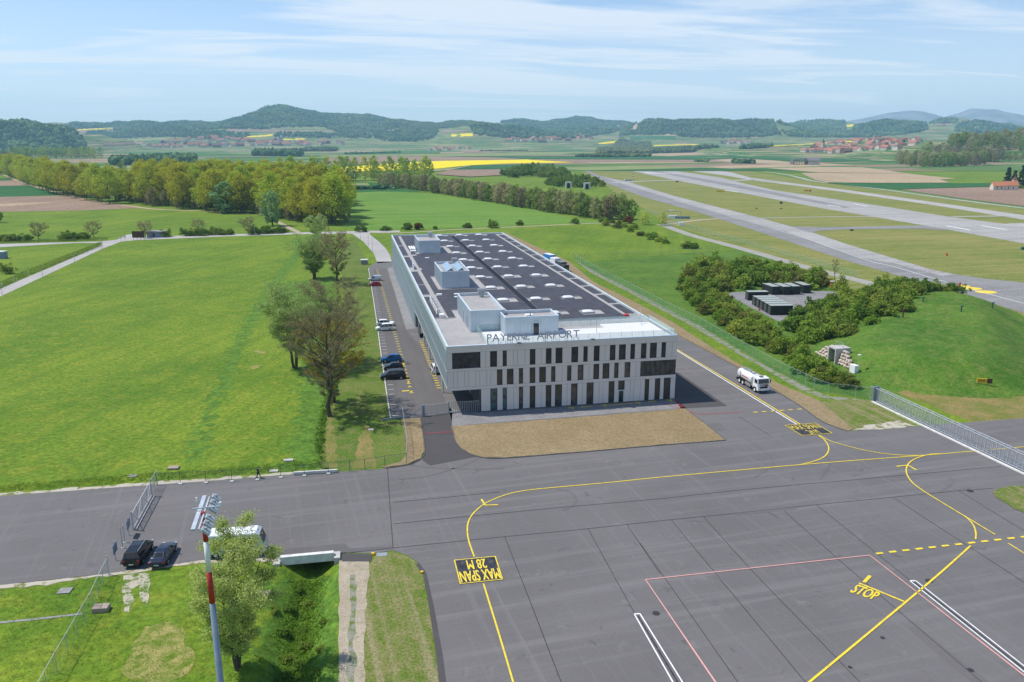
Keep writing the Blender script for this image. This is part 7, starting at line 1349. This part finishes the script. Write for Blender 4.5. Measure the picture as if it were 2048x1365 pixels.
block('drain_grate', (764, 1110), (1.2, .8, .08), 'grey_metal', 'metal drain grate at the corner of the lawn', 'grate'); block('drain_grate', (742, 860), (.9, .6, .1), 'concrete', 'small concrete drain on the verge by the car park', 'grate'); block('marker_light', (746, 1110), (.35, .35, .25), 'sign_yellow', 'small yellow marker beside the drain grate', 'marker'); block('marker_light', (844, 1147), (.3, .3, .25), 'sign_yellow', 'small yellow marker on the dark patch at the lawn edge', 'marker')
a, b = G(587, 951), G(675, 945.5); m = MB(); m.box((0, 0, .3), (math.dist(a, b), .3, .42)); o = m.build('barrier_beam', 'pale_concrete', bevel=.03); o.location = ((a[0]+b[0])/2, (a[1]+b[1])/2, 0); o.rotation_euler = (0, 0, math.atan2(b[1]-a[1], b[0]-a[0])); tag(o, 'long white barrier beam lying at the road edge', 'barrier')
for k, px in enumerate(((361, 970), (412, 967.5), (464, 965), (515, 961.5), (562, 957), (609, 953.5), (657, 949.5))): o = block('post_foot', px, (.5, .35, .22), 'pale_concrete', 'small white concrete foot under the low wire fence', 'foot'); o['group'] = 'concrete feet of the low wire fence'
strip('channel', [(-40, 1252), (0, 1246), (80, 1238), (165, 1228)], 'slab', 0.35, .03, label='narrow concrete channel across the lower left grass', cat='channel')
# utility boxes, lamps, sign boards
def lamp_post(px, top, label, group=None):
    h = tall(*px, top); x, y = G(*px); e = empty('street_lamp', (x, y, 0), 0, label, 'street lamp', group); m = MB(); m.tube([(0, 0, -.1), (0, 0, h)], [.08, .05], 8); m.build('pole', 'galvanised', e); m = MB(); m.box((.3, 0, h), (.8, .2, .1)); m.build('lamp_head', 'grey_metal', e)
for px, top, lab in (((205, 503), 481, 'lamp post on the country road nearest the hedge end'), ((150, 527), 507, 'second lamp post on the country road counted from the junction'), ((86, 555), 535, 'third lamp post on the country road counted from the junction'), ((5, 593), 568, 'lamp post on the country road at the left edge'), ((721, 483), 455, 'lamp post at the bend of the pale road'), ((737, 494), 469, 'middle lamp post of the pale road behind the car park'), ((745, 505), 479, 'lamp post nearest the car park on the pale road'), ((803, 568), 536, 'thin lamp post beside the ribbed side wall'), ((510, 472), 452, 'lamp post on the far road by the poplar path')): lamp_post(px, top, lab)
x, y = G(729, 529); e = empty('utility_cabinet', (x, y, 0), 0, 'grey cabinet with white top at the far corner of the car park', 'cabinet'); m = MB(); m.bb(-1.3, 1.3, -.8, .8, 0, 1.6); m.build('box', 'slab', e); m = MB(); m.bb(-1.4, 1.4, -.9, .9, 1.602, 1.9); m.build('lid', 'white_plastic', e)
x, y = G(278, 481); e = empty('notice_board', (x, y, 0), -YAW, 'large brown notice board on posts at the road junction', 'board'); m = MB(); m.bb(-3.0, 2.8, -.1, .1, 1.2, 4.3); m.build('board', 'brown_wood', e)
for xx in (-2.6, -.9, .8, 2.5): m = MB(); m.bb(xx-.08, xx+.08, .11, .25, -.1, 4.0); m.build('post', 'galvanised', e)
for px, lab in (((250, 481), 'small white road sign left of the brown notice board'), ((242, 483), 'tiny road sign at the junction, further left')): x, y = G(*px); e = empty('road_sign', (x, y, 0), -YAW, lab, 'sign'); m = MB(); m.bb(-.6, .6, -.03, .03, 1.3, 2.2); m.build('plate', 'pale_concrete', e); m = MB(); m.bb(-.06, .06, .04, .12, -.1, 1.3); m.build('post', 'galvanised', e)
x, y = G(315, 474); e = empty('hut', (x, y, 0), -YAW-.05, 'low pale hut with a grey flat roof behind the notice board', 'hut'); m = MB(); m.bb(-4, 4, -2.5, 2.5, -.2, 2.6); m.build('wall', 'panel_blue', e); m = MB(); m.bb(-4.6, 4.6, -3.1, 3.1, 2.602, 2.95); m.build('roof', 'slab', e); m = MB(); m.bb(-1, 0, -2.56, -2.505, 0, 2.0); m.build('door', 'brown_wood', e)
x, y = G(2, 517); e = empty('hut', (x, y, 0), -YAW, 'small blue grey hut cut by the left edge', 'hut'); m = MB(); m.bb(-2, 2, -1.5, 1.5, -.2, 2.6); m.build('wall', 'panel_blue', e); m = MB(); m.bb(-2.2, 2.2, -1.7, 1.7, 2.602, 2.9); m.build('roof', 'pale_concrete', e)
def hedge(px, w, h, label):
    P_ = [np.array(G(*p)) for p in px]; V_, O_, = [], []; rng = np.random.default_rng(3)
    for a, b in zip(P_[:-1], P_[1:]):
        L = np.linalg.norm(b-a); n = int(L*(w+2*h)*16); d = (b-a)/L; nr = np.array([-d[1], d[0]]); u = rng.uniform(0, L, n); s = rng.uniform(-h, h+w, n)
        off = np.where(s < 0, -w/2, np.where(s > w, w/2, s-w/2)); z = np.where(s < 0, h+s, np.where(s > w, h-(s-w), h)); xy = a+u[:, None]*d+off[:, None]*nr
        V_.append(np.c_[xy, z]+rng.normal(0, .05, (n, 3))); O_.append(np.c_[np.outer(np.where((s >= 0) & (s <= w), 0, np.sign(off)), nr), ((s >= 0) & (s <= w))*1.0]*2)
    C_ = np.concatenate(V_); V, F = leaves(C_, np.concatenate(O_), .16, rng); o = link('hedge', mesh_arrays('hedge', V, F, ['leaf_dark_shrub'], attr=np.repeat(np.clip(rng.normal(.5, .25, len(C_)), 0, 1), 4))); return tag(o, label, 'hedge')
hedge([(-60, 604), (14, 569), (30, 562)], 1.0, 1.6, 'clipped hedge piece at the left edge along the country road'); hedge([(33, 560), (52, 551)], 1.0, 1.6, 'shortest clipped hedge piece between two white gate posts'); hedge([(56, 549.5), (120, 524), (203, 491)], 1.0, 1.6, 'longest clipped hedge running along the country road'); hedge([(-80, 490), (60, 485.5), (215, 481)], 1.0, .9, 'low dark hedge along the upper country road')
for px, lab in (((31, 562), 'white gate post between the hedge pieces, left one'), ((54, 551), 'white gate post between the hedge pieces, right one')): block('gate_post', px, (.35, .35, 1.6), 'pale_concrete', lab, 'post')
# containers and cabins in the yard
sheet('yard', [(1452, 588), (1470, 585), (1660, 583), (1700, 592), (1640, 598), (1578, 630), (1560, 645), (1500, 615)], 'paving', 0.05, label='grey paved yard with the green containers', cat='yard')
def container_proto():
    e = empty('container', (0, 0, 0)); m = MB(); L, w, h = 6.06, 2.44, 2.6; m.bb(0, L, 0, w, .1, h-.06)
    for i in range(20): x = .2+i*.29; m.bb(x, x+.14, -.03, 0.0, .2, h-.2); m.bb(x, x+.14, w, w+.03, .2, h-.2)
    for x in (0, L): m.bb(x-.04, x+.04, -.035, .1, 0, h-.01); m.bb(x-.04, x+.04, w-.1, w+.035, 0, h-.01)
    m.build('body', 'container_green', e); m = MB(); m.bb(-.03, L+.03, -.03, w+.03, h-.059, h); m.build('roof', 'container_roof', e)
    m = MB(); [m.bb(-.06, -.045, y, y+.04, .25, h-.3) for y in (.5, 1.0, 1.5, 2.0)]; m.bb(-.055, -.042, 1.2, 1.24, .15, h-.2); m.build('door', 'galvanised', e); return e
CP = container_proto(); first = True
def put_container(xy, rz, label, group):
    global first
    c = CP if first else copy_tree(CP); first = False; c.location = (*xy, .055); c.rotation_euler = (0, 0, rz); tag(c, label, 'container', group)
A, B = np.array(G(1541, 631)), np.array(G(1571.4, 630.6)); hz_ = math.atan2(B[1]-A[1], B[0]-A[0]); sv = (np.array(G(1510, 613))-A)/4; sv = sv/np.linalg.norm(sv)*max(2.75, np.linalg.norm(sv))
for i, lab in enumerate(('front container of the near row, its long dark side fully visible', 'second container of the near row, just behind the front one', 'third container of the near row, in the middle', 'fourth container of the near row', 'rearmost container of the near row of five')): put_container(A+sv*i, hz_, lab, 'green containers')
put_container(np.array(G(1496, 602)), hz_, 'single container standing left behind the near row', 'green containers')
for (fx, fy), lab in (((1543.7, 590.6), 'leftmost of the four containers at the back of the yard'), ((1566, 590.8), 'second from left of the four containers at the back of the yard'), ((1585, 590), 'dark roofed third of the four containers at the back'), ((1606, 587.5), 'rightmost of the four containers at the back of the yard')):
    p, q = np.array(G(fx, fy)), np.array(G(fx-14, fy-5)); r_ = math.atan2(p[1]-q[1], p[0]-q[0]); put_container(p+2.44*np.array([-math.sin(r_+math.pi), math.cos(r_+math.pi)])*0, math.atan2(q[1]-p[1], q[0]-p[0])-0.0, lab, 'green containers') if False else put_container(p-6.06*np.array([math.cos(r_), math.sin(r_)]), r_, lab, 'green containers')
for px, mt, lab in (((1664, 577), 'orange_plastic', 'orange portable toilet with a white roof behind the shrubs'), ((1676, 574), 'orange_plastic', 'second portable toilet almost hidden by the shrubs')):
    x, y = G(*px); e = empty('portable_toilet', (x, y, .05), -.5, lab, 'toilet'); m = MB(); m.bb(-.55, .55, -.55, .55, 0, 2.0); m.build('cabin', mt, e); m = MB(); m.bb(-.6, .6, -.6, .6, 2.002, 2.35); m.build('roof', 'white_plastic', e); m = MB(); m.bb(-.35, .35, -.58, -.555, .1, 1.9); m.build('door', mt, e)
block('traffic_cone', (1518, 622), (.4, .4, .7), 'orange_plastic', 'orange cone beside the near row of containers', 'cone', z=.05)
# stone wall with concrete entrance in the mound
e = empty('stone_wall', (43.0, 16.5, 0), 0, 'rough pale boulder wall with a concrete entrance in the grass mound', 'wall'); rng = random.Random(2); st = MB()
plain('boulder', (0.52, 0.44, 0.37), 0.95, 0.15, vs=1.2, var=0.2)
for side, ys_ in ((1, (1.5, 6.8)), (-1, (-1.5, -7.2))):
    for lev in range(5):
        y = ys_[0]; z = .32+lev*.62
        while abs(y) < abs(ys_[1])-lev*1.0:
            w_ = rng.uniform(.7, 1.2); vv = IV*np.array([.55, w_*.62, .40])*(1+np.random.default_rng(rng.randint(0, 9999)).normal(0, .13, (len(IV), 1)))+np.array([.35+lev*.22+rng.uniform(-.1, .1), y+side*w_/2, z]); st.add([tuple(v) for v in vv], [list(f) for f in IF]); y += side*w_*1.02
st.build('boulders', 'boulder', e); m = MB(); m.bb(-.5, 3.0, -1.4, -1.1, 0, 3.4); m.bb(-.5, 3.0, 1.1, 1.4, 0, 3.4); m.bb(-.5, 3.0, -1.09, 1.09, 3.1, 3.4); m.build('portal', 'concrete', e); m = MB(); m.bb(2.4, 2.6, -1.09, 1.09, 0, 3.09); m.build('door', 'grey_metal', e); m = MB(); [m.bar((1.2, y, 3.4), (1.2, y, 4.4), .05) for y in (-1.3, 0, 1.3)]; m.bar((1.2, -1.3, 4.4), (1.2, 1.3, 4.4), .05); m.build('railing', 'galvanised', e)
block('electric_cabinet', (1707, 750), (1.0, 1.5, 2.1), 'white_plastic', 'white electric cabinet at the end of the boulder wall', 'cabinet', .1)
x, y = G(1714, 750); h = tall(1714, 750, 711); e = empty('yard_lamp', (x, y, 0), 0, 'single lamp on a thin pole beside the white electric cabinet', 'lamp'); m = MB(); m.tube([(0, 0, 0), (0, 0, h)], .05, 8); m.build('pole', 'galvanised', e); m = MB(); m.box((.1, 0, h+.05), (.6, .4, .16)); m.build('lamp_head', 'white_plastic', e)
# airfield signs and gear
def airfield_sign(px, w, h, label, mat='sign_yellow', rz=-.45, dark=0.35):
    x, y = G(*px); zz = float(mound_h(np.array(x), np.array(y))); e = empty('airfield_sign', (x, y, .03+max(0, zz)), rz, label, 'sign'); m = MB(); m.bb(-w/2, w/2-w*dark, -.1, .1, .25, h); m.build('panel', mat, e)
    if dark: m = MB(); m.bb(w/2-w*dark+.01, w/2, -.1, .1, .25, h); m.build('panel', 'brown_wood', e)
    for xx in (-w*.35, w*.35): m = MB(); m.bb(xx-.06, xx+.06, -.05, .05, -.1, .249); m.build('leg', 'grey_metal', e)
    t = MB()
    for i in range(5): xx = -w*.42+i*w*.1; t.bb(xx, xx+w*.05, -.112, -.101, h*.45, h*.8)
    t.build('lettering', 'black_paint', e)
airfield_sign((1966, 783), 2.6, 1.15, 'yellow and brown airfield sign at the foot of the grass mound'); airfield_sign((1441, 385), 6.5, 1.6, 'long yellow airfield sign between taxiway and runway', dark=0); airfield_sign((1615, 384), 6.0, 1.8, 'yellow airfield sign beyond the runway', dark=.2)
block('light_box', (1562, 408), (1.6, 1.2, 1.6), 'dark_metal', 'dark box on the grass between taxiway and runway, the largest', 'box'); block('light_box', (1513, 418), (1.0, .8, .7), 'dark_metal', 'small dark box on the grass, the left one', 'box'); block('light_box', (1562, 418.5), (1.2, .8, .6), 'dark_metal', 'low dark box on the grass below the largest', 'box'); block('light_box', (1354, 365), (2.2, 1.5, 1.6), 'dark_metal', 'dark box beside the taxiway link near the threshold', 'box'); block('light_box', (1703, 462), (1.5, 1, .8), 'dark_metal', 'dark box beside the curved taxiway link', 'box'); block('light_box', (2045, 500), (1.2, 1.0, 1.2), 'green_post', 'green box at the right edge of the airfield grass', 'box')
block('marker_board', (1893, 512), (.8, .3, 1.1), 'orange_plastic', 'orange marker on the airfield grass', 'marker'); block('marker_board', (1919, 575), (.5, .3, 1.6), 'stripe_red', 'red marker at the tip of the taxiway edge', 'marker')
x, y = G(1266, 360); h = tall(1266, 360, 341); e = empty('banded_mast', (x, y, 0), 0, 'red and white banded mast near the runway threshold', 'mast')
for i in range(7): m = MB(); m.tube([(0, 0, h*i/7), (0, 0, h*(i+1)/7)], .55, 8); m.build('band', 'stripe_red' if i % 2 == 0 else 'white_plastic', e)
block('light_box', (1256, 362), (9, 4, 1.8), 'concrete', 'low concrete platform beside the banded mast', 'platform')
for px, lab in (((1137, 377), 'left small concrete portal of the far bunker'), ((1174, 379), 'right small concrete portal of the far bunker')): x, y = G(*px); e = empty('bunker_portal', (x, y, 0), -.2, lab, 'portal'); m = MB(); m.bb(-3, -1.6, -1, 3, 0, 5); m.bb(1.6, 3, -1, 3, 0, 5); m.bb(-3, 3, -1, 3, 5.002, 6.2); m.build('frame', 'pale_concrete', e); m = MB(); m.bb(-1.59, 1.59, 1.5, 1.7, 0, 4.99); m.build('door', 'dark_metal', e)
x, y = G(1343, 445); e = empty('signal_gantry', (x, y, 0), -.15, 'metal gantry frame with white lights at the airfield gate', 'gantry'); h = tall(1330, 440, 419); m = MB(); m.tube([(-4.6, 0, 0), (-4.6, 0, h)], .14, 8); m.tube([(5.2, 0, 0), (5.2, 0, h)], .14, 8); m.bar((-4.6, 0, h), (5.2, 0, h), .25); m.build('frame', 'grey_metal', e); m = MB(); m.bb(-.9, .9, -.3, .3, h+.2, h+.9); m.build('light', 'white_plastic', e)
for px, d, lab in (((1345, 437), (5, 2, 1.8), 'white equipment box behind the metal gantry'), ((1362, 452), (2.6, 2, 2.0), 'pale cabin right of the airfield gate'), ((1365, 438), (9, .6, 1.5), 'grey metal barrier row beside the metal gantry')): block('equipment_box', px, d, 'panel_blue' if 'barrier' in lab else 'white_plastic', lab, 'box', -.3)
gate_leaf('airfield_gate', (1329, 453), (1350, 454), 2.2, 'small dark gate on the gravel track below the gantry', 3)
for px, h, mt, lab in (((1801, 671), 1.7, 'brown_wood', 'rusty brown vent post on the grass mound'), ((1841, 640), 1.0, 'green_post', 'small green post on the upper mound'), ((1917, 660), 1.3, 'green_post', 'small green post in the middle of the mound'), ((1981, 640), 1.3, 'green_post', 'dark green hooded post on the right side of the mound')):
    for dz in np.arange(0, 7, .05):
        x, y = G(*px, dz)
        if mound_h(np.array(x), np.array(y)) >= dz-.06: break
    z = float(mound_h(np.array(x), np.array(y))); m = MB(); m.tube([(0, 0, -.2), (0, 0, h)], .16, 8); m.box((.05, 0, h+.12), (.6, .45, .25)); o = m.build('vent_post', mt); o.location = (x, y, z); tag(o, lab, 'post')
# reed and grass tufts in the ditch, along fences and road edges: stuff
def tufts(name, pts, zf, size, n_, mat, label):
    rng = np.random.default_rng(9); P_ = np.repeat(np.array(pts), n_, 0); P_ = P_+rng.normal(0, .3, P_.shape); N = len(P_); z = zf(P_[:, 0], P_[:, 1]); C_ = np.stack([P_[:, 0], P_[:, 1], z+size*rng.uniform(.1, 1.1, N)], -1)
    V, F = leaves(C_, np.tile([0, 0, 1.0], (N, 1)), size*.55, rng, .4, 0.9); o = link(name, mesh_arrays(name, V, F, [mat], attr=np.repeat(np.clip(rng.normal(.5, .25, N), 0, 1), 4))); return tag(o, label, 'grass', kind='stuff')
leaf_mat('blade_green', (0.11, 0.22, 0.02), (0.24, 0.36, 0.05), trans=0.5); leaf_mat('blade_reed', (0.07, 0.15, 0.02), (0.17, 0.28, 0.04), trans=0.45)
def rect_pts(poly, n):
    w = np.array([G(*p) for p in poly]); lo_, hi_ = w.min(0), w.max(0); P_ = RNG.uniform(lo_, hi_, (n, 2)); return P_[inside(P_, [tuple(q) for q in w])]
tufts('grass', rect_pts([(590, 1150), (612, 1132), (640, 1130), (630, 1200), (608, 1420), (545, 1420), (570, 1260)], 1500), ground_h, .22, 5, 'blade_green', 'tall reeds and grass growing in the ditch')
tufts('grass', rect_pts([(0, 1185), (205, 1160), (240, 1165), (245, 1250), (360, 1240), (420, 1130), (545, 1135), (560, 1420), (0, 1420)], 2600), ground_h, .13, 6, 'blade_green', 'rough grass around the foreground willow')
tufts('grass', rect_pts([(638, 935), (632, 880), (650, 800), (664, 760), (684, 760), (676, 840), (668, 935)], 900), ground_h, .38, 7, 'blade_reed', 'tall grass along the overgrown drain left of the verge')
tufts('grass', rect_pts([(0, 985), (270, 966), (590, 943), (640, 936), (640, 920), (560, 928), (270, 950), (0, 972)], 1500), ground_h, .18, 6, 'blade_green', 'rough grass along the upper edge of the road')
for px, sc_ in (((612, 1180), 1.1), ((604, 1230), 1.0), ((618, 1265), 1.2), ((596, 1300), 1.3), ((640, 1290), 1.0), ((582, 1345), 1.4), ((570, 1290), 1.3), ((560, 1250), 1.2), ((575, 1200), 1.2), ((556, 1330), 1.5), ((630, 1340), 1.2), ((590, 1160), .9), ((548, 1215), 1.0), ((650, 1235), .9)):
    x, y = G(*px); put_shrub(DSH[nP % 3], (x, y), sc_*.48, 'low dark weed bush growing in the ditch below the culvert', 'weed bushes in the ditch', z=float(ground_h(np.array(x), np.array(y)))-.1, sz=sc_*.30); nP += 1
tufts('grass', rect_pts([(575, 1145), (605, 1135), (640, 1128), (652, 1150), (640, 1200), (648, 1250), (625, 1300), (640, 1360), (618, 1420), (530, 1420), (552, 1330), (545, 1260), (568, 1200)], 700), ground_h, .26, 4, 'blade_green', 'unmown darker grass on the banks of the ditch')
q_ = rect_pts([(20, 640), (270, 490), (560, 482), (520, 640), (440, 800), (380, 930), (0, 960)], 420); tufts('grass', q_[::1], ground_h, .16, 14, 'blade_reed', 'scattered darker tufts in the bright meadow')
